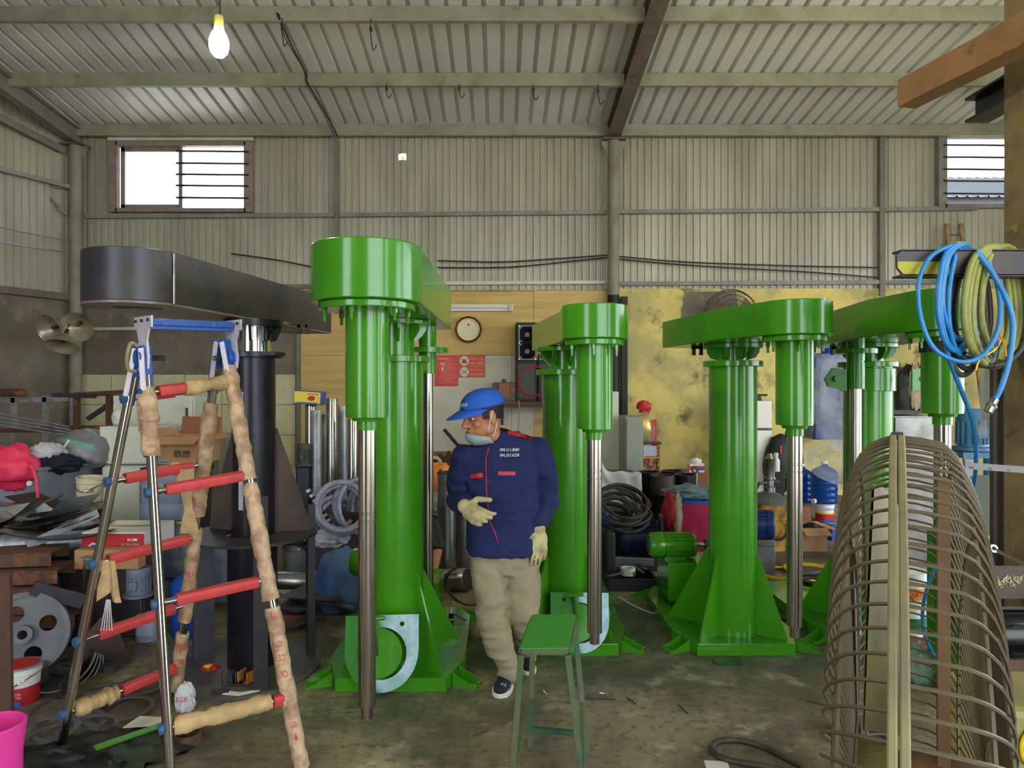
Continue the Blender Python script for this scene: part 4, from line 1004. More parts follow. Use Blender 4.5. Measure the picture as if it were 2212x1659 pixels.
# ------------------------------------------------------------------ people
def organic(mb, name, m, parent, voxel=0.012, it=6, fold=None, label=None):
    r = root_of(parent); off = V(r.location)
    me = bpy.data.meshes.new('tmp'); me.from_pydata([tuple(p-off) for p in mb.v], [], mb.f); me.update(); fixn(me)
    o = bpy.data.objects.new('tmp', me); COL.objects.link(o)
    md = o.modifiers.new('r', 'REMESH'); md.mode = 'VOXEL'; md.voxel_size = voxel
    sm = o.modifiers.new('s', 'SMOOTH'); sm.factor = 0.5; sm.iterations = it
    me2 = bpy.data.meshes.new_from_object(o.evaluated_get(bpy.context.evaluated_depsgraph_get()))
    bpy.data.objects.remove(o); bpy.data.meshes.remove(me)
    me2.name = name
    if fold:
        amp, fr = fold
        ns = [V(v.normal) for v in me2.vertices]
        for v, n in zip(me2.vertices, ns):
            p = V(v.co); q = V((p.x*fr[0], p.y*fr[1], p.z*fr[2]))
            k = mnoise.noise(q)+0.5*mnoise.noise(q*2.1+V((3,1,7)))
            v.co = p+n*amp*(1-2*abs(k)) 
    me2.polygons.foreach_set('use_smooth', [True]*len(me2.polygons)); me2.update()
    o = link(name, me2, m, parent)
    if label: o['label'] = label
    return o
def ball(mb, c, r, R=None):
    c = V(c); r = r if isinstance(r, (tuple, list)) else (r, r, r); n0 = len(mb.v)
    mb.blob((0,0,0), r, 0.0, 1, 0, 16, 10)
    for i in range(n0, len(mb.v)): mb.v[i] = c+(R @ mb.v[i] if R else mb.v[i])
    return mb
def limb(mb, pts):
    for (p, r) in pts: ball(mb, p, r)
    for (p, r), (q, s) in zip(pts, pts[1:]): mb.cyl(p, q, r, s, 16)
    return mb
def loft(mb, secs, n=28, pw=2.4):
    vv = []
    for c, rx, ry, yaw in secs:
        for i in range(n):
            t = 2*PI*i/n; ct, st = math.cos(t), math.sin(t)
            x = rx*math.copysign(abs(ct)**(2/pw), ct); y = ry*math.copysign(abs(st)**(2/pw), st)
            vv.append(V(c)+V((x*math.cos(yaw)-y*math.sin(yaw), x*math.sin(yaw)+y*math.cos(yaw), 0)))
    m = len(secs)
    ff = [(j*n+i, j*n+(i+1) % n, (j+1)*n+(i+1) % n, (j+1)*n+i) for j in range(m-1) for i in range(n)]+[tuple(range(n-1,-1,-1)), tuple(range((m-1)*n, m*n))]
    return mb.add(vv, ff)
def hand(mb, wrist, d, thumb, palm, curl, s=1.0, spread=0.1, tcurl=0.5):
    """palm along d, thumb side towards thumb, closing towards palm"""
    d, thumb, palm = V(d).normalized(), V(thumb).normalized(), V(palm).normalized()
    w = V(wrist); R = Matrix((thumb, d, palm)).transposed()
    ball(mb, w+d*0.052*s, (0.043*s, 0.055*s, 0.021*s), R); ball(mb, w+d*0.02*s, (0.03*s, 0.035*s, 0.022*s), R)
    for i, (o, L_) in enumerate(((0.034,0.072),(0.0115,0.080),(-0.0115,0.074),(-0.034,0.058))):
        p = w+d*0.092*s+thumb*o*s; a = 0.25; dd = (d+thumb*o*spread*20*0.1).normalized(); r = 0.0094*s
        cs = curl if isinstance(curl, (int, float)) else curl[i]
        ch = [(w+d*0.06*s+thumb*o*0.8*s, r*1.1), (p, r)]
        ang = cs*0.7
        for f in (0.45, 0.32, 0.25):
            p = p+(dd*math.cos(ang)+palm*math.sin(ang))*L_*f*s*1.15; r *= 0.94; ch.append((p, r)); ang += cs
        limb(mb, ch)
    p0 = w+d*0.02*s+thumb*0.022*s; p1 = p0+(thumb*0.9+d*0.45+palm*0.2).normalized()*0.04*s
    dd = (d*0.9+thumb*(0.5-tcurl*0.4)+palm*tcurl).normalized()
    limb(mb, [(p0, 0.016*s), (p1, 0.0145*s), (p1+dd*0.034*s, 0.0125*s), (p1+dd*0.034*s+(dd+palm*tcurl*0.5).normalized()*0.028*s, 0.011*s)])
    return mb
def decal(name, px, m, parent, bvh, nu=8, nv=2, off=0.003, thick=True):
    """a strip of cloth sewn on a surface: four corners found along view rays, then laid on the surface"""
    (u0,v0),(u1,v1),(u2,v2),(u3,v3) = px; mb = MB(); vv = []
    for j in range(nv+1):
        for i in range(nu+1):
            a, c = i/nu, j/nv
            u = (u0*(1-a)+u1*a)*(1-c)+(u3*(1-a)+u2*a)*c; v = (v0*(1-a)+v1*a)*(1-c)+(v3*(1-a)+v2*a)*c
            o = V((0,0,H_)); d = (P(u, v, 1.0)-o).normalized(); hit = bvh.ray_cast(o, d)
            vv.append((hit[0]+hit[1]*off) if hit[0] else P(u, v, 3.75))
    mb.add(vv, [(j*(nu+1)+i, j*(nu+1)+i+1, (j+1)*(nu+1)+i+1, (j+1)*(nu+1)+i) for j in range(nv) for i in range(nu)])
    return part(mb, name, m, parent, 60)
def world_bvh(o):
    off = V(root_of(o).location)
    return BVHTree.FromPolygons([v.co+off for v in o.data.vertices], [tuple(p.vertices) for p in o.data.polygons])

D0 = 3.85
MN = thing('person', 'man in a blue cap and navy work jacket walking between the green machines', 'person', (0.03, 3.85, 0))
hc = P(1043, 897, 3.80)
hf = V((-0.82,-0.50,-0.17)).normalized(); hs = hf.cross(V((0,0,1))).normalized(); hu = hs.cross(hf).normalized(); hl = -hs     # forward, left side, up
HS = 1.13
HR = Matrix((hf, hl, hu)).transposed()
def hp(x, y, z): return hc + (hf*x+hl*y+hu*z)*HS
def hball(mb, x, y, z, r): return ball(mb, hp(x, y, z), tuple(q*HS for q in r), HR)
nk = P(1074, 958, 3.87)
Rsh, Lsh = P(1006, 990, 3.83), P(1160, 977, 3.90)
Rel, Rwr = P(990, 1080, 3.90), P(1004, 1092, 3.66)
Lel, Lwr = P(1183, 1078, 3.95), P(1164, 1135, 3.80)
hipR, hipL = P(1056, 1205, 3.87), P(1126, 1205, 3.88)
knR, anR = P(1062, 1318, 3.79), P(1098, 1452, 3.82)
knL, anL = P(1130, 1315, 3.82), P(1136, 1418, 4.14)
# body: head, neck, trunk, arms and legs in one surface
bd = MB()
hball(bd, -0.012, 0, 0.028, (0.098,0.077,0.088)); hball(bd, 0.03, 0, -0.038, (0.062,0.06,0.075)); hball(bd, 0.062, 0, -0.095, (0.028,0.032,0.024))
hball(bd, 0.02, 0, -0.075, (0.06,0.052,0.035))
limb(bd, [(hp(0.086,0,0.016), 0.009*HS), (hp(0.104,0,-0.018), 0.011*HS), (hp(0.110,0,-0.032), 0.0145*HS)])
for s in (-1, 1):
    hball(bd, 0.076, s*0.03, 0.018, (0.014,0.026,0.009)); hball(bd, 0.058, s*0.042, -0.028, (0.024,0.022,0.022)); hball(bd, 0.097, s*0.012, -0.036, (0.010,0.009,0.008))
    hball(bd, -0.008, s*0.080, -0.006, (0.019,0.009,0.032)); hball(bd, -0.004, s*0.080, -0.032, (0.010,0.008,0.012))
    hball(bd, 0.005, s*0.056, -0.06, (0.03,0.012,0.03))
hball(bd, 0.088, 0, -0.062, (0.012,0.024,0.008)); hball(bd, 0.085, 0, -0.074, (0.012,0.021,0.008))
limb(bd, [(hp(-0.03,0,-0.03), 0.062), (hp(-0.02,0,-0.09), 0.056), (nk, 0.060), (nk+V((0.0,0.01,-0.06)), 0.075)])
ch = P(1084, 1030, 3.88); wa = P(1088, 1140, 3.88)
loft(bd, [(P(1080,970,3.88), 0.13, 0.06, 0.05), (ch, 0.165, 0.10, 0.05), (wa, 0.15, 0.095, 0.03), (P(1090,1200,3.87), 0.165, 0.10, 0)])
limb(bd, [(Rsh, 0.05), (Rel, 0.042), (Rwr, 0.03)]); limb(bd, [(Lsh, 0.05), (Lel, 0.042), (Lwr, 0.03)])
limb(bd, [(hipR, 0.075), (knR, 0.055), (anR+V((0,0,-0.02)), 0.04)]); limb(bd, [(hipL, 0.075), (knL, 0.055), (anL+V((0,0,-0.02)), 0.04)])
organic(bd, 'body', 'skin', MN, 0.0058, 3)
# face details
for s in (-1, 1):
    e = MB(); ball(e, hp(0.0775, s*0.031, 0.0005), (0.0085*HS,0.012*HS,0.0075*HS), HR); part(e, 'eye', 'white', MN)
    e = MB(); ball(e, hp(0.0845, s*0.032, -0.003), (0.004*HS,0.0055*HS,0.0055*HS), HR); part(e, 'iris', 'black', MN)
    e = MB(); limb(e, [(hp(0.089,s*0.014,0.022), 0.0035), (hp(0.088,s*0.032,0.0275), 0.004), (hp(0.074,s*0.052,0.022), 0.0028)]); part(e, 'eyebrow', 'hair', MN)
    e = MB(); limb(e, [(hp(0.083,s*0.018,0.007), 0.003), (hp(0.0865,s*0.032,0.0095), 0.004), (hp(0.076,s*0.045,0.006), 0.003)]); part(e, 'eyelid', 'skin', MN)
dm('lip', RGB(150,88,74), 0.5)
e = MB(); hball(e, 0.0985, 0, -0.0655, (0.004,0.022,0.004)); part(e, 'mouth', 'lip', MN)
# hair under the cap
hm = MB(); hball(hm, -0.028, 0, 0.016, (0.090,0.080,0.078))
cut_ = []
for i in range(24):
    pass
hm2 = MB()
def hairs(a, c):
    ph = (a-0.5)*2*2.15; z = 0.05-0.085*c*(0.55+0.45*math.cos(ph*0.5)**2 if abs(ph) < 1.5 else 0.72)
    return hp(-0.014-math.cos(ph)*0.1015*(1-0.10*c), math.sin(ph)*0.0815*(1-0.06*c), z)
hm2.grid(hairs, 28, 6)
k = len(hm2.v); hm2.add([p+(hc+hu*0.01-p).normalized()*0.012 for p in hm2.v[:k]], [tuple(f[::-1]) for f in hm2.f])
part(hm2, 'hair', 'hair', MN, 60)
# cap
cp = MB(); nu, nv = 32, 10
def capf(a, c):
    ph = 2*PI*a; th = c*PI*0.5
    k = 1+0.035*mnoise.noise(V((math.cos(ph)*2, math.sin(ph)*2, th*2)))
    fx_ = 0.112+0.012*(math.cos(ph) > 0)*math.cos(ph)
    return hp(-0.012+fx_*math.cos(ph)*math.sin(th)**0.8*k, 0.090*math.sin(ph)*math.sin(th)**0.8*k, 0.044+0.084*math.cos(th)*k)
cp.grid(capf, nu, nv)
CAP = part(cp, 'cap', 'cap', MN, 60)
so = CAP.modifiers.new('thickness', 'SOLIDIFY'); so.thickness = 0.004
bm_ = MB()
def brim(a, c):
    ph = (a-0.5)*2*1.32; cs = math.cos(ph); ex = 0.082*max(cs, 0)**0.55
    return hp(-0.012+(0.112+0.012*cs)*cs+ex*c, 0.0905*math.sin(ph)*(1-0.06*c), 0.046-0.030*c*cs-0.018*(1-cs)*c-0.012*(1-cs))
bm_.grid(brim, 20, 6)
bo = part(bm_, 'cap_brim', 'cap', MN, 60); so = bo.modifiers.new('thickness', 'SOLIDIFY'); so.thickness = 0.005
lettering('HW', hp(0.106, 0.030, 0.072), 0.040, 0.020, (hl*0.0+(-hf)*0.75+hl*0.65), hu, 'off_white', MN, 'cap_lettering', off=0.010)
# mask pulled under the chin
mk = MB()
def maskf(a, c):
    ph = (a-0.5)*2*1.42; z = -0.080-0.056*c+0.014*math.cos(ph*1.1)*(1-c)-0.018*(abs(ph)/1.42)*(1-c)
    bulge = 1+0.10*math.sin(c*PI)
    return hp(0.006+0.096*math.cos(ph)*bulge-0.030*c*c, 0.071*math.sin(ph)*bulge*(1-0.25*c*c), z)
mk.grid(maskf, 24, 8)
mo_ = part(mk, 'face_mask', 'mask', MN, 60); so = mo_.modifiers.new('thickness', 'SOLIDIFY'); so.thickness = 0.003
for s in (-1, 1):
    part(MB().tube(smooth_path([hp(0.022,s*0.072,-0.064), hp(0.015,s*0.082,-0.03), hp(-0.005,s*0.088,0.024)], 5), 0.0022, 6), 'mask_strap', 'white', MN)
    part(MB().tube(smooth_path([hp(0.0,s*0.072,-0.098), hp(-0.012,s*0.080,-0.07), hp(-0.02,s*0.089,-0.036)], 5), 0.0022, 6), 'mask_strap', 'white', MN)
# jacket
jk = MB()
loft(jk, [(P(1090,1192,3.86), 0.205, 0.140, 0.02), (P(1089,1150,3.87), 0.203, 0.140, 0.02), (P(1086,1090,3.87), 0.195, 0.135, 0.04), (P(1083,1030,3.87), 0.200, 0.135, 0.06), (P(1080,992,3.87), 0.205, 0.118, 0.08), (P(1084,966,3.88), 0.185, 0.10, 0.08), (P(1090,950,3.885), 0.150, 0.090, 0.08), (P(1084,934,3.89), 0.088, 0.075, 0.05)])
limb(jk, [(Rsh, 0.078), (Rsh.lerp(Rel, .5)+V((-0.012,0,0)), 0.068), (Rel, 0.062), (Rel.lerp(Rwr, .5), 0.055), (Rwr+V((0,0.015,0)), 0.047)])
limb(jk, [(Lsh, 0.080), (Lsh.lerp(Lel, .5)+V((0.012,0,0)), 0.070), (Lel, 0.064), (Lel.lerp(Lwr, .5), 0.056), (Lwr+V((0,0.01,0.015)), 0.048)])
JK = organic(jk, 'jacket', 'navy', MN, 0.0095, 4, (0.011, (7, 7, 12)))
jb = world_bvh(JK)
cb = MB()
def collar(a, c):
    ph = -PI/2+0.42+(2*PI-0.84)*a; k = P(1076, 948, 3.865)
    spread = 0.035*c; drop = 0.052*c*c
    front = max(0, -math.sin(ph))
    return k+V((math.cos(ph)*(0.078+spread), math.sin(ph)*(0.078+spread), 0.025-drop-0.05*front+0.028*max(0, math.sin(ph))))
cb.grid(collar, 30, 5)
co = part(cb, 'collar', 'navy', MN, 60); so = co.modifiers.new('thickness', 'SOLIDIFY'); so.thickness = 0.006
part(MB().tube([collar(i/30, 0.0)+V((0,0,0.003)) for i in range(31)], 0.004, 6), 'collar_piping', 'red', MN)
decal('pocket_strip', [(1017,1025),(1043,1022),(1043,1031),(1017,1034)], 'red', MN, jb)
decal('pocket_strip', [(1076,1018),(1113,1019),(1113,1027),(1076,1026)], 'red', MN, jb)
decal('shoulder_stripe', [(1098,930),(1153,944),(1150,951),(1097,938)], 'red', MN, jb, 10, 2)
decal('pocket_flap', [(1062,994),(1126,995),(1125,1018),(1062,1017)], 'navy', MN, jb, 10, 4, 0.005)
decal('pocket_flap', [(1003,1000),(1048,996),(1046,1022),(1000,1026)], 'navy', MN, jb, 10, 4, 0.005)
for (a, c, e, f) in ((1056,968,1050,992), (1050,992,1051,1060), (1051,1060,1057,1120), (1057,1120,1077,1172)):
    decal('red_piping', [(a-1.0,c),(a+1.0,c),(e+1.0,f),(e-1.0,f)], 'red', MN, jb, 1, 8, 0.003)
for i, t in enumerate(('090.211.8581', '096.353.6228')):
    lettering(t, P(1101, 974+i*11.5, 3.7), 0.104, 0.0155, (1,0,0), (0,0,1), 'white', MN, 'jacket_lettering', 0.007, jb, (0,1,0))
# trousers
tr_ = MB()
loft(tr_, [(P(1090,1168,3.88), 0.175, 0.115, 0), (P(1090,1205,3.88), 0.186, 0.122, 0), (P(1091,1232,3.88), 0.180, 0.115, 0)])
limb(tr_, [(hipR+V((0,0,-0.02)), 0.100), (knR+V((0,0.01,0.06)), 0.090), (knR, 0.086), (knR.lerp(anR, .55)+V((-0.012,0,0)), 0.075), (anR+V((0,0,0.03)), 0.054), (anR+V((0.0,0,-0.01)), 0.056)])
limb(tr_, [(hipL+V((0,0,-0.02)), 0.100), (knL+V((0,0.01,0.06)), 0.092), (knL, 0.088), (knL.lerp(anL, .55), 0.070), (anL+V((0,0,0.03)), 0.055), (anL, 0.056)])
organic(tr_, 'trousers', 'khaki', MN, 0.0095, 4, (0.010, (6, 6, 14)))
# shoes
def shoe(heel, toe, w, name='shoe'):
    heel, toe = V(heel), V(toe); d = (toe-heel).normalized(); s = V((-d.y, d.x, 0)); L_ = (toe-heel).length
    pf = [(0,0.0),(0.02,0.6),(0.1,0.86),(0.3,0.8),(0.55,0.95),(0.75,1.0),(0.9,0.8),(0.98,0.4),(1,0)]
    pl = [(heel+d*L_*a+s*w*b/2) for a, b in pf]+[(heel+d*L_*a-s*w*b/2) for a, b in pf[-2:0:-1]]
    so_ = part(MB().prism([(p.x, p.y) for p in pl], heel.z, heel.z+0.028), 'sole', 'sole', MN, 40, 0.004)
    mb = MB(); z = V((0,0,heel.z))
    for a, ww, hh in ((0.12,0.40,0.085),(0.3,0.40,0.08),(0.5,0.43,0.062),(0.7,0.46,0.048),(0.85,0.38,0.042)):
        ball(mb, heel+d*L_*a+V((0,0,0.022+hh*0.38)), (w*ww*1.0, L_*0.17, hh*0.62), Matrix((s, d, V((0,0,1)))).transposed())
    ball(mb, heel+d*L_*0.16+V((0,0,0.085)), (w*0.36, L_*0.15, 0.04), Matrix((s, d, V((0,0,1)))).transposed())
    return organic(mb, name, 'shoe', MN, 0.007, 4)
sh = shoe((0.062,3.93,0.0), (-0.002,3.665,0.0), 0.105)
shoe((0.150,4.21,0.0), (0.172,3.955,0.0), 0.1)
sb = world_bvh(sh)
lettering('AJ', P(1087,1465,3.6), 0.03, 0.022, (1,-0.2,0), (0,0.4,1), 'off_white', MN, 'shoe_lettering', 0.003, sb, (0,0.8,-0.6))
# gloves
g = MB(); hand(g, Rwr+V((0.0,-0.02,0)), (0.55,-0.72,-0.28), (0.55,0.25,0.8), (0.72,0.62,-0.25), [0.75,0.95,1.05,1.1], 1.18, tcurl=0.15)
limb(g, [(Rwr+V((-0.004,0.05,0.0)), 0.036), (Rwr+V((0,-0.02,0)), 0.038)])
organic(g, 'glove', 'glove', MN, 0.0042, 2)
g = MB(); hand(g, Lwr+V((0.004,-0.005,-0.02)), (-0.02,-0.15,-1.0), (-0.9,-0.42,0.05), (-0.25,0.75,-0.2), [0.3,0.38,0.42,0.5], 1.18, tcurl=0.2)
limb(g, [(Lwr+V((0.004,0,0.005)), 0.036), (Lwr+V((0,-0.005,-0.02)), 0.037)])
organic(g, 'glove', 'glove', MN, 0.0042, 2)

# second worker, crouching behind the tall machine, mostly hidden by its column
M2 = thing('person', 'worker in a black shirt crouching behind the column of the tall green machine', 'person', (-0.6, 5.5, 0))
b2 = MB(); hd = P(884,1085,5.47)
ball(b2, hd, (0.075,0.095,0.11)); ball(b2, hd+V((0,-0.04,-0.06)), (0.05,0.06,0.06)); ball(b2, hd+V((0,-0.1,-0.02)), 0.016)
for s in (-1, 1): ball(b2, hd+V((s*0.076,0.0,-0.01)), (0.01,0.02,0.03))
limb(b2, [(hd, 0.05), (hd+V((0,0.03,-0.14)), 0.055)])
shL, shR = P(930,1135,5.54), P(832,1135,5.54); hpC = P(880,1255,5.72)
loft(b2, [(hpC+V((0,0,-0.04)), 0.15, 0.11, 0), (hpC.lerp((shL+shR)/2, .5), 0.15, 0.10, 0), ((shL+shR)/2, 0.16, 0.09, 0)])
elL, haL = P(946,1185,5.40), P(934,1245,5.27); elR, haR = P(822,1190,5.40), P(850,1245,5.27)
for s_, e_, h_ in ((shL, elL, haL), (shR, elR, haR)): limb(b2, [(s_, 0.05), (e_, 0.042), (h_, 0.03)])
hand(b2, haL, (-0.4,-0.5,-0.7), (-0.5,0.2,0.5), (-0.5,0.5,-0.2), 0.5); hand(b2, haR, (0.4,-0.5,-0.7), (0.5,0.2,0.5), (0.5,0.5,-0.2), 0.5)
kl, kr = P(906,1240,5.34), P(856,1240,5.34); al, ar = V((-0.57,5.70,0.08)), V((-0.76,5.70,0.08))
for k_, a_2 in ((kl, al), (kr, ar)): limb(b2, [(hpC, 0.09), (k_, 0.06), (a_2, 0.042), (a_2+V((0,-0.15,-0.045)), 0.033)])
organic(b2, 'body', 'skin', M2, 0.009, 3)
t2 = MB(); loft(t2, [(hpC+V((0,0,0.0)), 0.175, 0.13, 0), (hpC.lerp((shL+shR)/2, .5), 0.17, 0.12, 0), ((shL+shR)/2, 0.185, 0.10, 0), ((shL+shR)/2+V((0,0,0.05)), 0.09, 0.07, 0)])
for s_, e_ in ((shL, elL), (shR, elR)): limb(t2, [(s_, 0.072), (s_.lerp(e_, 0.9), 0.062)])
organic(t2, 'shirt', 'black', M2, 0.012, 5)
p2 = MB()
for k_, a_2 in ((kl, al), (kr, ar)): limb(p2, [(hpC, 0.11), (k_, 0.078), (a_2+V((0,0,0.05)), 0.058)])
organic(p2, 'trousers', 'navy_dark', M2, 0.012, 4)
h2 = MB(); ball(h2, hd+V((0,0.015,0.03)), (0.082,0.1,0.09)); part(h2, 'hair', 'hair', M2)
# ------------------------------------------------------------------ builders for the clutter
def cabinet(label, u0, v0, u1, v1, d, depth, m, vents=None, handle=True, name='steel_cabinet', cat='cabinet', group=None, floor=True):
    a, c = P(u0, v1, d), P(u1, v0, d); z0 = 0.0 if floor else a.z
    T = thing(name, label, cat, ((a.x+c.x)/2, d+depth/2, z0), 0, group)
    w, h = c.x-a.x, c.z-z0
    part(MB().box(((a.x+c.x)/2, d+depth/2+0.01, z0+h/2), (w, depth-0.02, h)), 'body', m, T, 30, 0.004)
    part(MB().box(((a.x+c.x)/2, d+0.004, z0+h/2), (w-0.03, 0.016, h-0.03)), 'door', m, T, 30, 0.003)
    if handle: part(MB().box((c.x-0.06, d-0.012, z0+h*0.55), (0.02, 0.02, 0.10)), 'handle', 'dark_steel', T, 30, 0.003)
    if vents:
        for i in range(vents[4]):
            vv = vents[1]+(vents[3]-vents[1])*(i+0.5)/vents[4]
            p, q = P(vents[0], vv, d-0.005), P(vents[2], vv, d-0.005)
            part(MB().beam(p, q, 0.008, 0.008), 'vent_slat', 'off_white', T, 0)
    return T
def carton(label, u0, v0, u1, v1, d, depth, m='card', open_=False, rz=0.0, floor=False, inside='card_dark', group=None):
    a, c = P(u0, v1, d), P(u1, v0, d); z0 = 0.0 if floor else a.z; w, h = c.x-a.x, c.z-z0
    cx_, cy_ = (a.x+c.x)/2, d+depth/2
    T = thing('carton', label, 'box', (cx_, cy_, z0), 0, group); t = 0.006
    if open_:
        part(MB().box((cx_, cy_, z0+t), (w, depth, t)).box((cx_-w/2, cy_, z0+h/2), (t, depth, h)).box((cx_+w/2, cy_, z0+h/2), (t, depth, h)).box((cx_, cy_+depth/2, z0+h/2), (w, t, h)).box((cx_, cy_-depth/2, z0+h/2), (w, t, h)), 'body', m, T, 0)
        for (p, q, dx, dz) in (((cx_-w/2, cy_+depth/2), (cx_+w/2, cy_+depth/2), (0, 0.03), 0.16), ((cx_-w/2, cy_-depth/2), (cx_+w/2, cy_-depth/2), (0, -0.13), -0.05), ((cx_+w/2, cy_-depth/2), (cx_+w/2, cy_+depth/2), (0.13, 0), -0.02), ((cx_-w/2, cy_-depth/2), (cx_-w/2, cy_+depth/2), (-0.1, 0), 0.06)):
            A, B2 = V((*p, z0+h)), V((*q, z0+h)); o = V((dx[0], dx[1], dz)); n_ = V((0,0,t)) if abs(dz) < 0.1 else V((0,t,0))
            part(MB().add([A, B2, B2+o*0.98, A+o, A+n_, B2+n_, B2+o*0.98+n_, A+o+n_], [(0,1,2,3),(7,6,5,4),(0,4,5,1),(1,5,6,2),(2,6,7,3),(3,7,4,0)]), 'flap', inside if dz > 0.1 else m, T, 0)
    else:
        part(MB().box((cx_, cy_, z0+h/2), (w, depth, h)), 'body', m, T, 0, 0.004)
        part(MB().box((cx_, cy_, z0+h+0.001), (w*0.98, 0.05, 0.002)), 'tape_strip', 'paper', T, 0)
    return T
def pail(name, label, c, r, h, m, cat='bucket', tilt=None, lid=None, handle=True, band=None, group=None):
    c = V(c); T = thing(name, label, cat, tuple(c), 0, group); axis = V(tilt) if tilt else V((0,0,1)); axis.normalize()
    part(MB().lathe([(r*0.86,0),(r,h*0.96),(r*1.06,h*0.96),(r*1.06,h),(r*0.97,h),(r*0.84,0.012),(0.001,0.012)], c, axis, 28), 'body', m, T, 40)
    part(MB().torus(c+axis*h*0.86, r*1.0, r*0.045, axis, 28, 6), 'rib', m, T)
    if lid: part(MB().lathe([(0.0,h*0.985),(r*0.9,h*0.985),(r*1.08,h*1.0),(r*1.08,h*1.05),(r*0.9,h*1.05),(r*0.86,h*1.02),(0.0,h*1.02)], c, axis, 28), 'lid', lid, T, 40)
    if handle:
        x, y, _ = basis(axis)
        part(MB().tube(smooth_path([c+axis*h*0.85+x*r*1.03, c+axis*h*0.7+x*r*0.6-y*r*0.95, c+axis*h*0.6-y*r*1.15, c+axis*h*0.7-x*r*0.6-y*r*0.95, c+axis*h*0.85-x*r*1.03], 6), 0.004, 6), 'wire_handle', 'steel', T)
    if band:
        z0, z1, bm_ = band
        k0, k1 = r*(0.86+0.14*z0/h)+0.002, r*(0.86+0.14*z1/h)+0.002
        part(MB().lathe([(k0,z0),(k1,z1)], c, axis, 28), 'label_band', bm_, T)
    return T
def rods(name, label, pts, r, m='dull_steel', cat='pipe', group=None, hollow=False, n=28):
    a, c = V(pts[0]), V(pts[1]); ax = (c-a).normalized(); L_ = (c-a).length
    if hollow: mb = MB().lathe([(r*0.86,0),(r,0),(r,L_),(r*0.86,L_)], a, ax, n, True)
    else: mb = MB().lathe([(0.0,0),(r*0.96,0),(r,0.006),(r,L_-0.006),(r*0.96,L_),(0.0,L_)], a, ax, n)
    return solo(mb, name, m, label, cat, group, 40)
def drape(name, label, c, r, m, cat='cloth', amp=0.22, fr=2.6, seed=1, flat=None, group=None, nu=36, nv=22):
    return solo(MB().blob(c, r, amp, fr, seed, nu, nv, flat=flat), name, m, label, cat, group, 80)
def vmotor(label, c, r, h, m, name='electric_motor', axis=(0,0,1), nf=18, group=None, flange=True, cover=True):
    """finned motor standing on its flange"""
    c = V(c); T = thing(name, label, 'motor', tuple(c), 0, group); x, y, a = basis(axis)
    part(MB().lathe([(0.0,0.02*h),(r*1.25,0.0),(r*1.25,0.08*h),(r*0.92,0.10*h),(r*0.88,0.14*h),(r*0.88,0.70*h),(r*0.98,0.70*h),(r*0.98,0.74*h),(r,0.76*h),(r,0.93*h),(r*0.9,0.99*h),(0.0,h)] if flange else [(0.0,0),(r*0.8,0.0),(r*0.9,0.05*h),(r*0.88,0.70*h),(r*0.98,0.70*h),(r,0.76*h),(r,0.93*h),(r*0.9,0.99*h),(0.0,h)], c, a, 28), 'body', m, T, 40)
    for i in range(nf):
        t = 2*PI*i/nf; d = x*math.cos(t)+y*math.sin(t)
        part(MB().beam(c+d*r*0.9+a*0.15*h, c+d*r*0.9+a*0.69*h, 0.006, r*0.2, d), 'cooling_fin', m, T, 0)
    p = c-y*r*0.95+a*0.42*h
    part(MB().box(p, (r*0.7, r*0.35, h*0.25) if abs(a.z) > .5 else (h*0.25, r*0.35, r*0.7)), 'terminal_box', m, T, 0, 0.004)
    return T
def coil(name, label, c, R, r, n, m, cat='hose', axis=(0,0,1), jit=0.15, seed=0, squash=1.0, group=None, step=None):
    rnd = random.Random(seed); c = V(c); x, y, a = basis(axis); pts = []
    for i in range(n):
        q = R*(1+rnd.uniform(-jit, jit)); o = x*rnd.uniform(-jit, jit)*R+y*rnd.uniform(-jit, jit)*R*0.5
        for k in range(12):
            t = 2*PI*k/12; pts.append(c+o+x*q*math.cos(t)+y*q*squash*math.sin(t)+a*((step or 2*r)*(i+k/12)))
    return solo(MB().tube(smooth_path(pts, 4), r, 8), name, m, label, cat, group, 80)
def sheet(name, label, pts, t, m, cat='scrap', group=None, curl=None):
    """a thin plate: outline points in space, thickness t upwards"""
    pts = [V(p) for p in pts]; n = len(pts)
    up = (pts[1]-pts[0]).cross(pts[2]-pts[0]).normalized()
    if up.z < 0: up = -up
    vv = pts+[p+up*t for p in pts]
    return solo(MB().add(vv, [tuple(range(n-1,-1,-1)), tuple(range(n,2*n))]+[(i,(i+1)%n,n+(i+1)%n,n+i) for i in range(n)]), name, m, label, cat, group, 0)

# ------------------------------------------------------------------ objects on the back wall
T = thing('fluorescent_light', 'white fluorescent batten above the wall clock', 'lamp', tuple(P(1033,665,10.45)))
part(MB().box(P(1000,665,10.50), (1.52, 0.06, 0.10)), 'housing', 'slatwhite', T, 0, 0.004)
part(MB().cyl(P(900,663,10.44), P(1098,663,10.44), 0.02, n=14), 'tube', 'white', T)
for u in (896, 1103): part(MB().box(P(u,664,10.45), (0.05, 0.05, 0.11)), 'end_holder', 'off_white', T, 0)
T = thing('wall_clock', 'brown framed many sided wall clock with pale face', 'clock', tuple(P(1012,712,10.5)))
cc = P(1012,712,10.52); R12 = 0.205
part(MB().lathe([(R12*0.82,0),(R12,0),(R12,0.03),(R12*0.93,0.05),(R12*0.82,0.035)], cc, (0,-1,0), 12, True), 'frame', 'wood_brown', T, 0, 0.002)
part(MB().torus(cc+V((0,-0.035,0)), R12*0.80, 0.006, (0,-1,0), 36, 6), 'inner_ring', 'gold', T)
part(MB().cyl(cc+V((0,-0.005,0)), cc+V((0,-0.012,0)), R12*0.82, n=36), 'dial', 'clock_face', T)
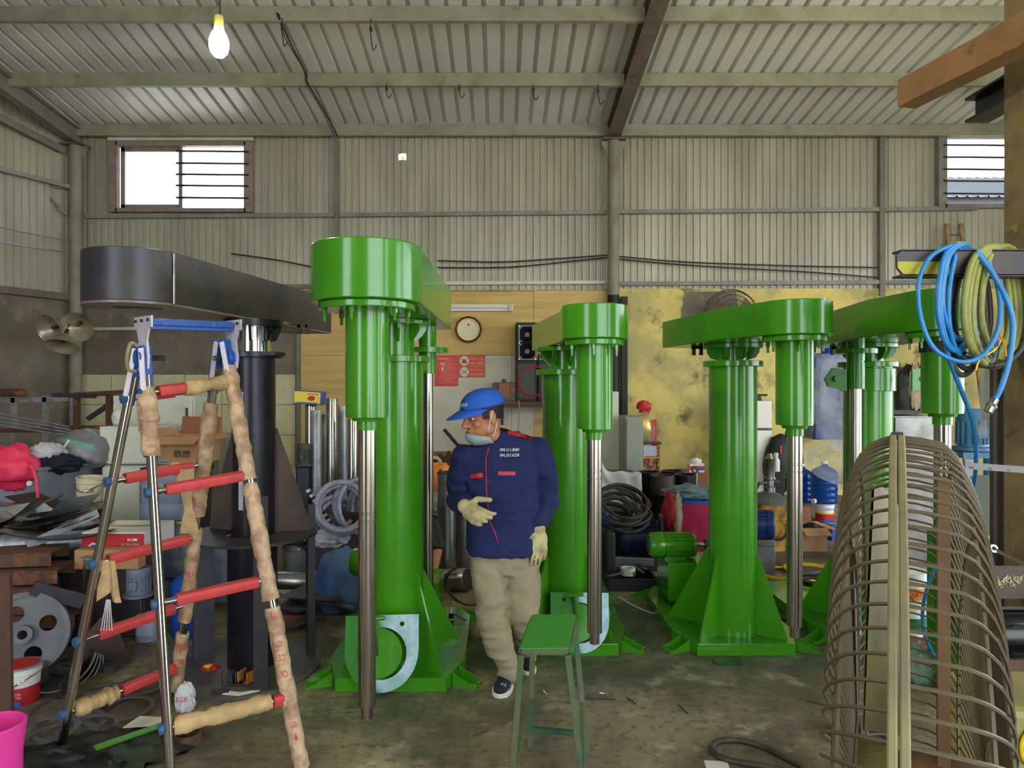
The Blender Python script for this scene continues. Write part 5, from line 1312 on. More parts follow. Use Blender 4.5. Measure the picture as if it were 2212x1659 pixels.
for k in range(12):
    t = PI/2-2*PI*k/12; p = cc+V((math.cos(t)*R12*0.64,-0.014,math.sin(t)*R12*0.64))
    if k % 3 == 0: lettering({0:'12',3:'3',6:'6',9:'9'}[k], p, 0.032 if k == 0 else 0.018, 0.034, (1,0,0), (0,0,1), 'slatwhite', T, 'numeral', 0.003)
    else: part(MB().beam(p-V((math.cos(t),0,math.sin(t)))*0.012, p+V((math.cos(t),0,math.sin(t)))*0.012, 0.005, 0.003, (0,1,0)), 'hour_mark', 'grey_paint', T, 0)
part(MB().beam(cc+V((-0.045,-0.02,0.05)), cc+V((0.01,-0.02,-0.01)), 0.009, 0.003, (0,1,0)), 'hour_hand', 'slatwhite', T, 0)
part(MB().beam(cc+V((-0.01,-0.024,0.02)), cc+V((0.058,-0.024,-0.105)), 0.006, 0.003, (0,1,0)), 'minute_hand', 'slatwhite', T, 0)
part(MB().cyl(cc+V((0,-0.012,0.072)), cc+V((0,-0.016,0.072)), 0.018, n=12), 'dial_badge', 'red', T)
T = thing('safety_poster', 'red printed notice sheet beneath the wall clock', 'poster', tuple(P(964,800,10.53)))
a = P(939,834,10.535); c = P(990,767,10.535)
part(MB().box(((a.x+c.x)/2,10.537,(a.z+c.z)/2), (c.x-a.x,0.004,c.z-a.z)), 'sheet', 'poster', T, 0)
for i in range(22):
    v = 777+i*2.4; w = (16 if i < 4 else 38+6*math.sin(i*2.2)) if i % 6 else 24
    part(MB().box(P(967+(math.sin(i)*2), v, 10.533), (w*0.00704, 0.002, 0.0065)), 'text_line', 'poster_dark', T, 0)
part(MB().box(P(957,775,10.533), (0.16,0.002,0.012)), 'text_line', 'sign_yellow', T, 0)
part(MB().torus(P(956,786,10.53), 0.022, 0.006, (0,-1,0), 16, 6).box(P(956,797,10.53), (0.02,0.002,0.05)), 'emblem', 'white', T, 0)
def sign(lab, v0, v1, lines, cross):
    T = thing('warning_sign', lab, 'sign', tuple(P(1019,(v0+v1)/2,10.53)))
    a, c = P(990,v1,10.535), P(1048,v0,10.535)
    part(MB().box(((a.x+c.x)/2,10.537,(a.z+c.z)/2), (c.x-a.x,0.006,c.z-a.z)), 'board', 'poster', T, 0)
    part(MB().box(((a.x+c.x)/2,10.5345,(a.z+c.z)/2), (c.x-a.x,0.001,c.z-a.z)), 'border', 'sign_yellow', T, 0)
    part(MB().box(((a.x+c.x)/2,10.5335,(a.z+c.z)/2), (c.x-a.x-0.014,0.001,c.z-a.z-0.014)), 'field', 'poster', T, 0)
    e = P(1003,(v0+v1)/2,10.532)
    part(MB().cyl(e, e+V((0,-0.001,0)), 0.072, n=30), 'disc', 'clock_face', T)
    part(MB().beam(e+V((-0.048,-0.004,-0.034)), e+V((0.048,-0.004,0.034)), 0.008, 0.001, (0,1,0)).beam(e+V((-0.048,-0.005,0.034)), e+V((0.048,-0.005,-0.034)), 0.008, 0.001, (0,1,0)), 'cross', 'ink', T, 0)
    if cross: part(MB().prism([(-0.03,-0.04),(0.03,-0.04),(0.035,0.0),(0.015,-0.005),(0.01,0.045),(-0.004,0.01),(-0.018,0.035),(-0.022,0.0),(-0.035,0.01)], 0, 0.001, (), Matrix(((1,0,0),(0,0,-1),(0,1,0))), e+V((0,-0.002,0))), 'flame_mark', 'poster', T, 0)
    for t, v in lines: lettering(t, P(1030,v,10.532), 0.215, 0.05, (1,0,0), (0,0,1), 'sign_yellow', T, off=0.003)
sign('red warning sign with flame symbol reading NO FIRE', 768, 791, (('CẤM LỬA',774), ('NO FIRE',785)), True)
sign('red warning sign with cigarette symbol reading NO SMOKING', 792, 815, (('CẤM HÚT THUỐC',798), ('NO SMOKING',809)), False)
# shelf with loudspeakers and charger
T = thing('wall_shelf', 'rusty steel shelf on the wall carrying loudspeakers', 'shelf', tuple(P(1140,872,10.2)))
a, c = P(1068,876,10.1), P(1236,868,10.1)
part(MB().box(((a.x+c.x)/2,10.34,c.z-0.012), (c.x-a.x,0.44,0.024)), 'board', 'wood', T, 0)
part(MB().box(((a.x+c.x)/2,10.11,c.z-0.05), (c.x-a.x,0.03,0.06)), 'front_rail', 'rust', T, 0)
for u in (1085, 1180): part(MB().beam(P(u,870,10.15)-V((0,0,0.02)), V((P(u,0,10.1).x,10.54,c.z-0.35)), 0.03, 0.03), 'shelf_bracket', 'rust', T, 0)
zs = c.z
def speaker(lab, u0, u1, v0, horns, grilltop, y=10.08):
    a, c = P(u0,0,y), P(u1,v0,y); w = c.x-a.x; T = thing('loudspeaker', lab, 'speaker', ((a.x+c.x)/2, y+0.2, zs)); cxm = (a.x+c.x)/2
    part(MB().box((cxm, y+0.21, (zs+c.z)/2+0.005), (w, 0.40, c.z-zs)), 'cabinet', 'black', T, 0, 0.006)
    for v in horns:
        e = V((cxm+0.012, y-0.075, P(0,v,y).z)); s = 0.132
        oc = [(-s,-s),(s,-s),(s,s),(-s,s)]; ic = [(-0.11,-0.065),(-0.065,-0.11),(0.065,-0.11),(0.11,-0.065),(0.11,0.065),(0.065,0.11),(-0.065,0.11),(-0.11,0.065)]
        Rr = Matrix(((1,0,0),(0,0,-1),(0,1,0)))
        part(MB().prism(oc, -0.078, 0.016, [ic], Rr, e), 'horn_frame', 'dull_steel', T, 0, 0.002)
        q = MB(); k = 8; q.add([e+Rr @ V((x, z, 0.01)) for x, z in ic]+[e+Rr @ V((x*0.3, z*0.3, -0.076)) for x, z in ic], [(i,(i+1)%k,k+(i+1)%k,k+i) for i in range(k)]+[tuple(range(k,2*k))])
        part(q, 'horn', 'black_gloss', T, 0)
        for sx_ in (-1, 1):
            for sz_ in (-1, 1): part(MB().cyl(e+V((sx_*0.118,-0.014,sz_*0.118)), e+V((sx_*0.118,-0.022,sz_*0.118)), 0.008, n=8), 'screw', 'steel', T)
    g0, g1 = zs+0.05, P(0,grilltop,y).z
    part(MB().box((cxm, y+0.002, (g0+g1)/2), (w-0.06, 0.014, g1-g0)), 'grille_cloth', 'grill', T, 0, 0.003)
    n = 26
    for i in range(n): part(MB().box((cxm, y-0.008, g0+(g1-g0)*(i+0.5)/n), (w-0.07, 0.005, 0.008)), 'grille_slat', 'olive_box', T, 0)
    part(MB().torus((cxm+0.10, y-0.011, (g0+g1)/2), 0.215, 0.014, (0,-1,0), 36, 6) if horns else MB().torus((cxm-0.04, y-0.011, (g0+g1)/2), 0.012, 0.004, (0,-1,0)), 'cone_ring', 'cloth_red', T)
    return T
speaker('tall black loudspeaker with two horns above a woofer on the shelf', 1114, 1160, 697, (723, 759), 786)
speaker('black loudspeaker cabinet beside the twin horn speaker, half behind a green machine', 1162, 1216, 778, (), 786, 10.09)
T = thing('amplifier', 'silver audio deck on top of the half hidden loudspeaker', 'amplifier', tuple(P(1186,771,10.2)))
part(MB().box(P(1188,771,10.25), (0.34,0.3,0.10)), 'case', 'grey_paint', T, 0, 0.004)
for i in range(5): part(MB().cyl(P(1170+i*8,771,10.1), P(1170+i*8,771,10.08), 0.016, n=12), 'knob', 'dark_steel', T)
T = thing('battery_charger', 'dull green battery charger box with brown cover on the shelf', 'charger', (P(1090,0,10.2).x, 10.2, zs))
a, c = P(1064,0,10.1), P(1115,826,10.1)
part(MB().box(((a.x+c.x)/2,10.25,(zs+c.z)/2), (c.x-a.x,0.28,c.z-zs)), 'case', 'olive_box', T, 0, 0.012)
part(MB().box((P(1089,0,10.1).x,10.09,zs+0.16), (0.16,0.03,0.22)), 'cover', 'card_dark', T, 0, 0.004)
part(MB().cyl((P(1089,0,10.1).x,10.25,c.z), (P(1089,0,10.1).x,10.25,c.z+0.05), 0.03, n=14), 'carry_knob', 'olive_box', T)
for s in (-1, 1): part(MB().box((P(1089,0,10.1).x+s*0.125,10.105,zs+0.17), (0.05,0.02,0.05)), 'terminal', 'red', T, 0)
solo(MB().tube(smooth_path([P(1120,866,10.05), P(1122,880,10.0), P(1120,920,10.3), P(1117,955,10.45), P(1128,975,10.45)], 6), 0.006, 6), 'speaker_wire', 'sack', 'pale wire hanging from the shelf under the loudspeaker', 'wire')
solo(MB().beam(P(960,928,10.3), P(998,972,10.1), 0.05, 0.03), 'steel_flat_bar', 'dark_steel', 'flat bar leaning on the white board behind the man', 'bar')
# sprocket and ring hanging low on the wall
T = thing('sprocket_plate', 'rusty toothed sprocket leaning on the wall behind the man', 'sprocket', tuple(P(975,1010,10.3)))
pf = []
for i in range(36):
    for r_ in ((0.27,0.33,0.33,0.27)[k] for k in range(4)): pass
pf = [((0.33 if (i//2) % 2 else 0.26)*math.cos(2*PI*i/56), (0.33 if (i//2) % 2 else 0.26)*math.sin(2*PI*i/56)) for i in range(56)]
part(MB().prism(pf, 0, 0.02, [ccl(0.12, 24)], Matrix(((1,0,0),(0,0,-1),(0,1,0))), P(972,1022,10.3)), 'toothed_disc', 'rust', T, 0)
solo(MB().ring(P(938,1002,10.2), 0.075, 0.115, 0.03, (0.3,-1,0.1)), 'bearing_ring', 'off_white', 'pale bearing ring beside the rusty sprocket', 'ring')
# wall fan behind the third machine
T = thing('wall_fan', 'dark wire wall fan half hidden behind a green machine head', 'fan', tuple(P(1580,682,10.3)))
fc = P(1580,684,10.2)
for r_, y_ in ((0.40,0),(0.37,-0.05),(0.31,-0.08),(0.24,-0.10),(0.40,0.03)): part(MB().torus(fc+V((0,y_,0)), r_, 0.006, (0,1,0), 40, 6), 'guard_ring', 'dark_steel', T)
g = MB()
for i in range(48):
    t = 2*PI*i/48; d = V((math.cos(t),0,math.sin(t))); g.tube(smooth_path([fc+d*0.40, fc+d*0.36+V((0,-0.055,0)), fc+d*0.2+V((0,-0.105,0)), fc+d*0.07+V((0,-0.115,0))], 2), 0.003, 5)
part(g, 'wire_guard', 'dark_steel', T, 40, kind='stuff')
for i in range(3):
    t0 = 2*PI*i/3+0.5; mb = MB(); mb.grid(lambda a_2, c_2: fc+V((math.cos(t0+(c_2-0.5)*0.9)*(0.06+0.28*a_2), 0.01-(c_2-0.5)*0.07, math.sin(t0+(c_2-0.5)*0.9)*(0.06+0.28*a_2))), 6, 5); part(mb, 'blade', 'fan_strut', T, 60)
part(MB().cyl(fc+V((0,0.03,0)), fc+V((0,0.32,0)), 0.09, 0.05, n=20), 'motor', 'dark_steel', T)
# bamboo ladder against the wall
T = thing('bamboo_ladder', 'old wooden ladder leaning on the metal wall above the hoses', 'ladder', (P(2060,0,10.3).x, 10.2, 0))
for u0, u1 in ((2045,2035), (2075,2088)): part(MB().cyl(P(u0,484,10.45), V((P(u1,0,10.2).x,9.6,0)), 0.035, 0.042, n=12), 'rail', 'bamboo', T)
for i, v in enumerate((522, 580, 640, 700, 760, 830)):
    part(MB().cyl(P(2043-i*2,v+3,10.4-0.08*i), P(2078+i*2,v,10.4-0.08*i), 0.022, n=10), 'rung', 'bamboo', T)
part(MB().tube(smooth_path([P(2050,505,10.44), P(2060,508,10.43), P(2074,506,10.44)], 4), 0.008, 6), 'lashing_wire', 'dark_steel', T)
# hook rail with clothes
T = thing('hook_rail', 'rail of bent hooks on the yellow wall carrying work clothes', 'rack', tuple(P(1970,795,10.45)))
part(MB().beam(P(1930,797,10.5), P(2015,797,10.5), 0.02, 0.05), 'rail', 'wood', T, 0)
for i in range(6):
    p = P(1938+i*13,794,10.47); part(MB().tube(smooth_path([p, p+V((0,-0.05,-0.01)), p+V((0,-0.08,0.03)), p+V((0,-0.07,0.07))], 4), 0.006, 6), 'hook', 'rust', T)
drape('hanging_jacket', 'black work jacket hanging on the hook rail', P(1963,850,10.3), (0.20,0.10,0.42), 'black', 'jacket', 0.18, 2.2, 3)
drape('hanging_towel', 'beige towel hanging on the hook rail beside the black jacket', P(1978,838,10.2), (0.10,0.05,0.32), 'cloth_beige', 'towel', 0.2, 3, 5)
drape('hanging_jacket', 'dark jacket hanging at the end of the hook rail behind the green sleeve', P(1998,835,10.3), (0.13,0.09,0.36), 'cloth_dark', 'jacket', 0.18, 2.4, 9)
# reflectors on the left pipe column
T = thing('lamp_cluster', 'cluster of three old metal lamp reflectors on the corner pipe column', 'lamp', tuple(P(140,720,10.1)))
for c_, ax_ in ((P(106,712,9.3), (-0.25,-0.85,-0.35)), (P(166,706,9.4), (0.25,-0.85,-0.42)), (P(135,748,9.35), (0.05,-0.45,-0.95))):
    a_2 = V(ax_).normalized(); q = c_-a_2*0.16
    part(MB().lathe([(0.045,-0.02),(0.055,0.0),(0.12,0.05),(0.185,0.13),(0.205,0.17),(0.211,0.172),(0.205,0.16),(0.175,0.12),(0.11,0.045),(0.045,0.0)], q, a_2, 32), 'reflector', 'reflector', T, 60)
    part(MB().cyl(q-a_2*0.10, q, 0.035, n=14), 'socket', 'dark_steel', T)
    part(MB().cyl(q, q+a_2*0.10, 0.022, 0.03, n=12), 'lamp_core', 'olive_box', T)
    part(MB().tube(smooth_path([q-a_2*0.1, q-a_2*0.18+V((0,0.05,0.05)), P(152,690,10.3)], 5), 0.014, 8), 'arm', 'dark_steel', T)
dm('tank_skin', RGB(120,122,136), 0.45, 0.5, RGB(92,94,106), 2.5, 0.4, 0.7, col3=RGB(88,104,150), scale3=2.2, lo3=0.66, hi3=0.8)
dm('red_can', RGB(170,50,48), 0.45, 0.2, RGB(92,110,84), 9, 0.5, 0.6)
dm('grey_pulley', RGB(104,108,110), 0.45, 0.4, RGB(84,88,92), 3)
# ------------------------------------------------------------------ left heap of scrap and stores
# pipe rack by the side wall
T = thing('pipe_rack', 'grey tube rack with long pipes by the side wall', 'rack', (-6.3, 8.6, 0))
for u in (30, 98, 158): part(MB().beam(V((P(u,0,8.7).x,8.7,0)), V((P(u,0,8.7).x,8.7,P(0,855,8.7).z)), 0.05, 0.05, (0,1,0)), 'post', 'galv', T, 0)
part(MB().beam(P(-30,866,8.7), P(146,862,8.7), 0.05, 0.06), 'top_rail', 'galv', T, 0)
part(MB().beam(P(-30,930,8.6), P(150,930,8.6), 0.05, 0.05), 'low_rail', 'rust', T, 0)
rods('rolled_pipe', 'brown roll wrapped in pale plastic on top of the pipe rack', (P(-60,848,8.5), P(52,848,8.5)), 0.05, 'rust', 'pipe')
for i in range(4):
    rods('thin_bar', ['uppermost','second','third','lowest'][i]+' thin steel bar of those sloping off the pipe rack', (P(-40,886+i*9,8.1-0.06*i), P(148+i*5,922+i*7,7.9-0.06*i)), 0.012, 'galv', 'bar', 'thin bars sloping off the pipe rack', n=8)
T = thing('angle_rack', 'brown welded angle frame with a diagonal behind the cream cabinets', 'frame', (-4.9, 8.4, 0))
for u in (166, 236): part(MB().beam(V((P(u,0,8.4).x,8.4,0)), V((P(u,0,8.4).x,8.4,P(0,853,8.4).z)), 0.06, 0.06, (0,1,0)), 'post', 'rust', T, 0)
part(MB().beam(P(163,853,8.4), P(300,846,8.4), 0.06, 0.06), 'top_rail', 'rust', T, 0); part(MB().beam(P(115,853,8.3), P(205,856,8.3), 0.06, 0.05), 'cross_rail', 'dark_steel', T, 0)
part(MB().beam(P(190,905,8.4), P(245,868,8.4), 0.05, 0.05), 'diagonal', 'dark_steel', T, 0)
part(MB().beam(P(90,925,8.3), P(236,925,8.3), 0.06, 0.06), 'low_rail', 'rust', T, 0)
# cream electrical cabinets
cabinet('cream steel enclosure with louvres, topmost of the stacked cabinets', 242, 856, 418, 936, 6.6, 0.5, 'cabinet', (367, 868, 397, 887, 7), True, 'electrical_enclosure', 'cabinet', 'stacked cream enclosures', floor=False)
cabinet('cream steel enclosure in the middle of the stacked cabinets', 212, 922, 322, 1004, 6.0, 0.5, 'cabinet', None, False, 'electrical_enclosure', 'cabinet', 'stacked cream enclosures', floor=False)
cabinet('cream steel enclosure under the other stacked cabinets', 218, 1006, 330, 1100, 6.02, 0.55, 'cabinet', None, False, 'electrical_enclosure', 'cabinet', 'stacked cream enclosures')
cabinet('plain cream enclosure behind the cardboard box', 330, 940, 470, 1100, 6.75, 0.5, 'cabinet_grey', None, False, 'electrical_enclosure', 'cabinet')
drape('small_bag', 'small tied white bag beside the top cream enclosure', V((-3.40,6.2,1.372)), (0.055,0.05,0.075), 'sack', 'bag', 0.2, 2.5, 3)
T = carton('open cardboard box with packing symbols behind the ladder rails', 342, 945, 432, 1003, 5.9, 0.42, 'card', True)
for u, t in ((383, '⇈'), (402, '☂')):
    e = P(u, 980, 5.885); q = MB()
    for s in ((0.024,0,0.004,0.05),(-0.024,0,0.004,0.05),(0,0.024,0.05,0.004),(0,-0.024,0.05,0.004)): q.box(e+V((s[0],0,s[1])), (s[2],0.003,s[3]))
    part(q, 'symbol_frame', 'ink', T, 0)
    q = MB()
    if u == 383:
        for x in (-0.009, 0.009): q.box(e+V((x,0,-0.004)), (0.004,0.003,0.026)); q.prism([(x-0.007,0.008),(x+0.007,0.008),(x,0.019)], 0, 0.003, (), R_, e)
    else:
        q.prism([(0.018*math.cos(PI*k/8), 0.018*math.sin(PI*k/8)) for k in range(9)], 0, 0.003, (), R_, e); q.box(e+V((0,0,-0.008)), (0.003,0.003,0.018))
    part(q, 'symbol', 'ink', T, 0)
T2_ = solo(MB().box(P(385,1004,6.1)+V((0,0,-0.03)), (0.46,0.4,0.05)), 'black_pallet', 'black', 'dark slab under the open cardboard box', 'slab')
solo(MB().box((P(385,0,6.1).x,6.12,(P(0,1012,6.1).z-0.03)/2), (0.42,0.36,P(0,1012,6.1).z-0.03)), 'machine_crate', 'dark_steel', 'dark crate behind the grey canisters', 'crate', bev=0.01)
# big steel tank with rags and bags
T = thing('steel_tank', 'wide dented grey steel tank heaped with rags and bags', 'tank', (-4.0, 5.9, 0))
tc_ = V((P(24,0,5.75).x, 6.0, 0)); rz_ = P(0,1014,5.55).z
part(MB().lathe([(0.50,0.0),(0.52,0.02),(0.535,rz_-0.01),(0.56,rz_-0.01),(0.56,rz_+0.012),(0.52,rz_+0.012),(0.515,0.05),(0.0,0.05)], tc_, n=48), 'shell', 'tank_skin', T, 40)
part(MB().cyl(P(63,1044,5.5), P(63,1044,5.46), 0.02, n=16), 'spot', 'off_white', T)
part(MB().tube(smooth_path([P(-10,1105,5.48), P(20,1090,5.44), P(55,1078,5.45), P(62,1070,5.48)], 5), 0.007, 8), 'wire_bail', 'steel', T)
drape('sack', 'large shiny grey woven sack with green stripe on the tank', P(168,975,5.95)+V((0,0.1,0)), (0.26,0.22,0.185), 'grey_sack', 'sack', 0.16, 2.2, 2)
SK_ = [o for o in COL.objects if o.name == 'sack'][0]; sbv = world_bvh(SK_)
dm('teal', RGB(96,150,140), 0.4)
decal('stripe', [(140,946),(205,962),(207,976),(133,952)], 'teal', SK_, sbv, 12, 2, 0.004)
decal('stripe', [(133,971),(148,950),(152,952),(138,972)], 'white', SK_, sbv, 8, 1, 0.006)
drape('rag', 'pale grey rag on the tank beside the pink sack', P(101,980,5.75), (0.14,0.12,0.085), 'cloth_white', 'rag', 0.35, 3, 7)
drape('work_clothes', 'navy work clothes bundled on the steel tank', P(122,1003,5.75), (0.19,0.15,0.085), 'navy_dark', 'clothes', 0.32, 3, 8)
drape('pink_sack', 'bright pink plastic sack hanging over the tank rim', P(15,1012,5.55), (0.24,0.16,0.19), 'pink', 'sack', 0.22, 2.6, 11)
solo(MB().tube(smooth_path([P(66,1005,5.45), P(76,1025,5.43), P(80,1050,5.42), P(82,1078,5.42)], 5), 0.014, 4), 'pink_strap', 'pink', 'pink strap dangling down the tank side', 'strap')
# paint pail lettered LIX
ax_ = V((0.07,-0.03,1))
PA = pail('paint_pail', 'dirty cream paint pail, tilted against the cream enclosures', P(193,1097,5.25), 0.098, 0.235, 'pail', tilt=ax_, handle=True)
lettering('LIX', P(198,1060,5.16)+V((0,-0.015,0)), 0.062, 0.03, (1,0.05,0), (-0.1,0,1), 'ink', PA)
solo(MB().lathe([(0.0,0),(0.055,0),(0.058,0.004),(0.055,0.008),(0.055,0.14),(0.058,0.145),(0.0,0.145)], P(126,1112,4.95), (1,0.35,-0.05), 24), 'paint_can', 'red_can', 'dented red paint can lying on the scrap', 'can')
# scrap heap: rusty channels, sheets and strips
hz = P(0,1195,4.25).z
for i in range(6):
    z1 = hz-i*0.094; ex = (0.06*math.sin(i*2.1), 0.05*math.cos(i*1.7))
    p = V((P(-40,0,4.25).x, 4.28+ex[1], z1-0.045)); q = V((P(108+i*9,0,4.3).x+ex[0], 4.35+ex[1], z1-0.045))
    mb = MB(); a_2 = (q-p).normalized()
    n2 = V((a_2.y,-a_2.x,0)); 
    mb.beam(p+V((0,0,0.04)), q+V((0,0,0.04)), 0.26, 0.008); mb.beam(p+n2*0.126, q+n2*0.126, 0.008, 0.075); mb.beam(p-n2*0.126, q-n2*0.126, 0.008, 0.075)
    solo(mb, 'channel_offcut', 'rust', ['rusty steel channel, topmost of its stack','rusty steel channel, second in its stack','rusty steel channel, third in its stack','rusty steel channel, fourth in its stack','rusty steel channel, fifth in its stack','rusty steel channel, lowest of its stack'][i], 'channel', 'stacked rusty channels', smooth=0)
rs = random.Random(5)
solo(MB().box((-3.38,5.0,0.3), (1.36,0.8,0.6)).box((P(150,0,5.0).x-0.3,4.52,0.25), (0.7,0.12,0.5)), 'scrap_bin', 'dark_steel', 'dark low steel bin heaped with sheet scrap', 'bin', bev=0.01)
labs = ['wide grey','narrow dark','bent grey','short dark','long pale','rusty','curled dark','flat grey','slim pale','broad dark','oily grey','thin dark','bright','ragged grey']
for i in range(14):
    u = rs.uniform(0, 150); v = rs.uniform(1118, 1190); d = 4.5+(1190-v)*0.011+rs.uniform(-.1,.1)
    c_ = P(u, v, d); c_.z = 0.605+0.013*i; ang = rs.uniform(-0.7,0.7); L_ = rs.uniform(0.35,0.8); w_ = rs.uniform(0.08,0.3); tl_ = rs.uniform(-0.06,0.1)
    R3 = Matrix.Rotation(ang, 3, 'Z'); q = MB()
    q.grid(lambda a_2, c_2: c_+R3 @ V(((a_2-0.5)*L_, (c_2-0.5)*w_, tl_*(a_2-0.5)+0.03*rs.random()*0+0.05*(a_2*2-1)**2*(1 if i % 3 else 2.2))), 8, 1)
    k = len(q.v); q.add([p+V((0,0,0.005)) for p in q.v[:k]], [tuple(f[::-1]) for f in q.f])
    solo(q, 'sheet_scrap', ('galv','dull_steel','dark_steel','plate')[i % 4], ('pale galvanised','mid grey','dark','brownish')[i % 4]+' sheet scrap strip, '+('lowest','second','third','fourth','fifth','sixth','seventh','eighth','ninth','tenth','eleventh','twelfth','thirteenth','topmost')[i]+' from the bottom of the heap', 'scrap', 'sheet scrap on the heap', 60)
solo(MB().prism([(0,0),(0.055,0),(0.055,0.012),(0.012,0.012),(0.012,0.055),(0,0.055)], 0, 0.46, (), basis((0.62,0.62,0.25)) and Matrix((basis((0.5,0.75,0.30))[0], basis((0.5,0.75,0.30))[1], basis((0.5,0.75,0.30))[2])).transposed(), P(62,1188,4.42)), 'angle_bar', 'galv', 'short bright angle bar lying up the scrap heap', 'bar', smooth=0)
solo(MB().blob(P(82,1124,4.95), (0.13,0.10,0.05), 0.3, 3, 3), 'clear_bag', 'film', 'clear plastic bag on the scrap before the tank', 'bag', smooth=80)
gl = MB(); hand(gl, P(98,1146,4.7), (-0.9,-0.3,0.0), (0.1,-0.8,0.3), (0,0,-1), 0.3); solo(gl, 'work_glove', 'orange', 'orange work glove dropped on the sheet scrap', 'glove', smooth=60)
drape('crumpled_foil', 'crumpled white wrapper on the scrap heap', P(165,1133,4.8), (0.11,0.06,0.03), 'sack', 'wrapper', 0.35, 4, 6)
solo(MB().lathe([(0.07,0),(0.07,0.5),(0.064,0.5),(0.064,0)], P(5,1178,4.5), (0.9,0.3,0.0), 18, True, 0.6, 5.4), 'split_tube', 'galv', 'curled split tube of grey sheet on the heap', 'tube', smooth=60)
# red carton, upside down
LC = carton('red and white adhesive carton lying upside down on the heap', 176, 1150, 312, 1190, 4.55, 0.42, 'white')
a, c = P(177,1189,4.545), P(311,1153,4.545)
part(MB().box(((a.x+c.x)/2,4.546,(a.z+c.z)/2), (c.x-a.x,0.004,c.z-a.z)), 'red_front', 'red', LC, 0)
for t, v, w_ in (('LOBSTER', 1184, 0.085), ('HARD TEX 1K', 1176, 0.12)):
    lettering(t, P(282,v,4.54), w_, 0.016, (-1,0,0), (0,0,-1), 'off_white', LC)
part(MB().box(P(286,1166,4.54), (0.062,0.003,0.015)), 'size_label', 'white', LC, 0); part(MB().box(P(283,1166,4.537), (0.03,0.003,0.010)), 'size_mark', 'orange', LC, 0)
e = P(202,1184,4.54); part(MB().prism([(0.04*math.cos(PI*k/10), 0.05*math.sin(PI*k/10)) for k in range(11)], 0, 0.002, (), R_, e-V((0,0,0.015))), 'picture_badge', 'white', LC, 0)
part(MB().prism([(0.03*math.cos(PI*k/10), 0.038*math.sin(PI*k/10)) for k in range(11)], 0, 0.003, (), R_, e-V((0,0,0.014))), 'picture_inner', 'blue_label', LC, 0)
carton('torn cardboard tray before the red carton', 160, 1188, 298, 1230, 4.44, 0.10, 'card')
T = thing('bolt_stand', 'thin welded bracket stand under the cardboard tray', 'stand', tuple(FP(190,1440)*0+V((P(190,0,4.35).x,4.35,0))))
for u in (183, 199): part(MB().beam(P(u,1205,4.35), V((P(u,0,4.35).x,4.35,0)), 0.014, 0.014, (0,1,0)), 'leg', 'steel', T, 0)
part(MB().box(P(190,1204,4.36), (0.07,0.08,0.006)), 'plate', 'galv', T, 0)
solo(MB().box((P(235,0,4.6).x,4.70,0.30), (0.5,0.25,0.58)), 'dark_box', 'plate', 'dark steel box holding up the red carton', 'box', bev=0.006)
# canisters, blue drum, motor
def jerrycan(lab, u0, v0, u1, v1, d, dep=0.3):
    a, c = P(u0,v1,d), P(u1,v0,d); w, h = c.x-a.x, c.z-a.z; cx_, cy_ = (a.x+c.x)/2, d+dep/2
    T = thing('plastic_canister', lab, 'canister', (cx_, cy_, a.z), 0, 'grey blue plastic canisters')
    secs = [(0.0,0.90),(0.03,0.98),(0.30,1.0),(0.33,0.97),(0.36,1.0),(0.68,1.0),(0.71,0.97),(0.74,1.0),(0.86,0.98),(0.95,0.85),(1.0,0.6)]
    mb = MB(); loft(mb, [(V((cx_,cy_,a.z+h*z)), w/2*s, dep/2*s, 0) for z, s in secs], 32, 4.5); part(mb, 'body', 'jerry', T, 50)
    for i in range(5):
        x = cx_-w*0.4+i*w*0.2; part(MB().box((x, cy_-dep/2-0.001, a.z+h*0.52), (0.006,0.008,h*0.3)), 'rib', 'jerry', T, 0)
    part(MB().cyl((cx_+w*0.22,cy_-dep*0.2,a.z+h*0.97), (cx_+w*0.22,cy_-dep*0.2,a.z+h*1.08), 0.032, n=18), 'cap', 'yellow', T)
    part(MB().tube(smooth_path([(cx_-w*0.3,cy_,a.z+h*0.97),(cx_-w*0.25,cy_,a.z+h*1.08),(cx_-w*0.02,cy_,a.z+h*1.09),(cx_+w*0.05,cy_,a.z+h*0.98)],5), 0.014, 8), 'handle', 'jerry', T)

jerrycan('grey blue canister with yellow cap, topmost behind the ladder', 291, 1012, 397, 1128, 5.0)
jerrycan('grey blue canister with yellow cap, under the topmost one', 296, 1134, 402, 1250, 5.02)
jerrycan('grey blue canister, lowest behind the blue drum', 300, 1254, 410, 1325, 5.04)
jerrycan('grey blue canister behind the legs of the round stand', 408, 1172, 500, 1330, 5.3)
solo(MB().lathe([(0.11,0),(0.125,0.015),(0.125,0.16),(0.12,0.17),(0.125,0.18),(0.125,0.34),(0.118,0.36),(0.08,0.40),(0.035,0.41),(0.03,0.45),(0.0,0.45)], FP(396,1384)+V((0,0.12,0)), n=32), 'blue_drum', 'blue', 'bright blue plastic drum behind the taped ladder leg', 'drum', smooth=45)
vmotor('grey finned motor lying before the canisters', P(300,1286,4.55), 0.075, 0.19, 'jerry')
solo(MB().lathe([(0.0,0),(0.078,0),(0.08,0.01),(0.08,0.035),(0.083,0.04),(0.08,0.045),(0.08,0.16),(0.0,0.16)], V((P(314,0,4.5).x,4.55,0.0)), n=28), 'plastic_pipe_stub', 'plastic_grey', 'pale blue plastic pipe stub under the grey motor', 'pipe', smooth=40)
solo(MB().box((P(300,0,4.6).x-0.06,4.62,0.13), (0.2,0.12,0.25)), 'steel_block', 'dark_steel', 'dark steel block under the finned motor', 'block', bev=0.008)
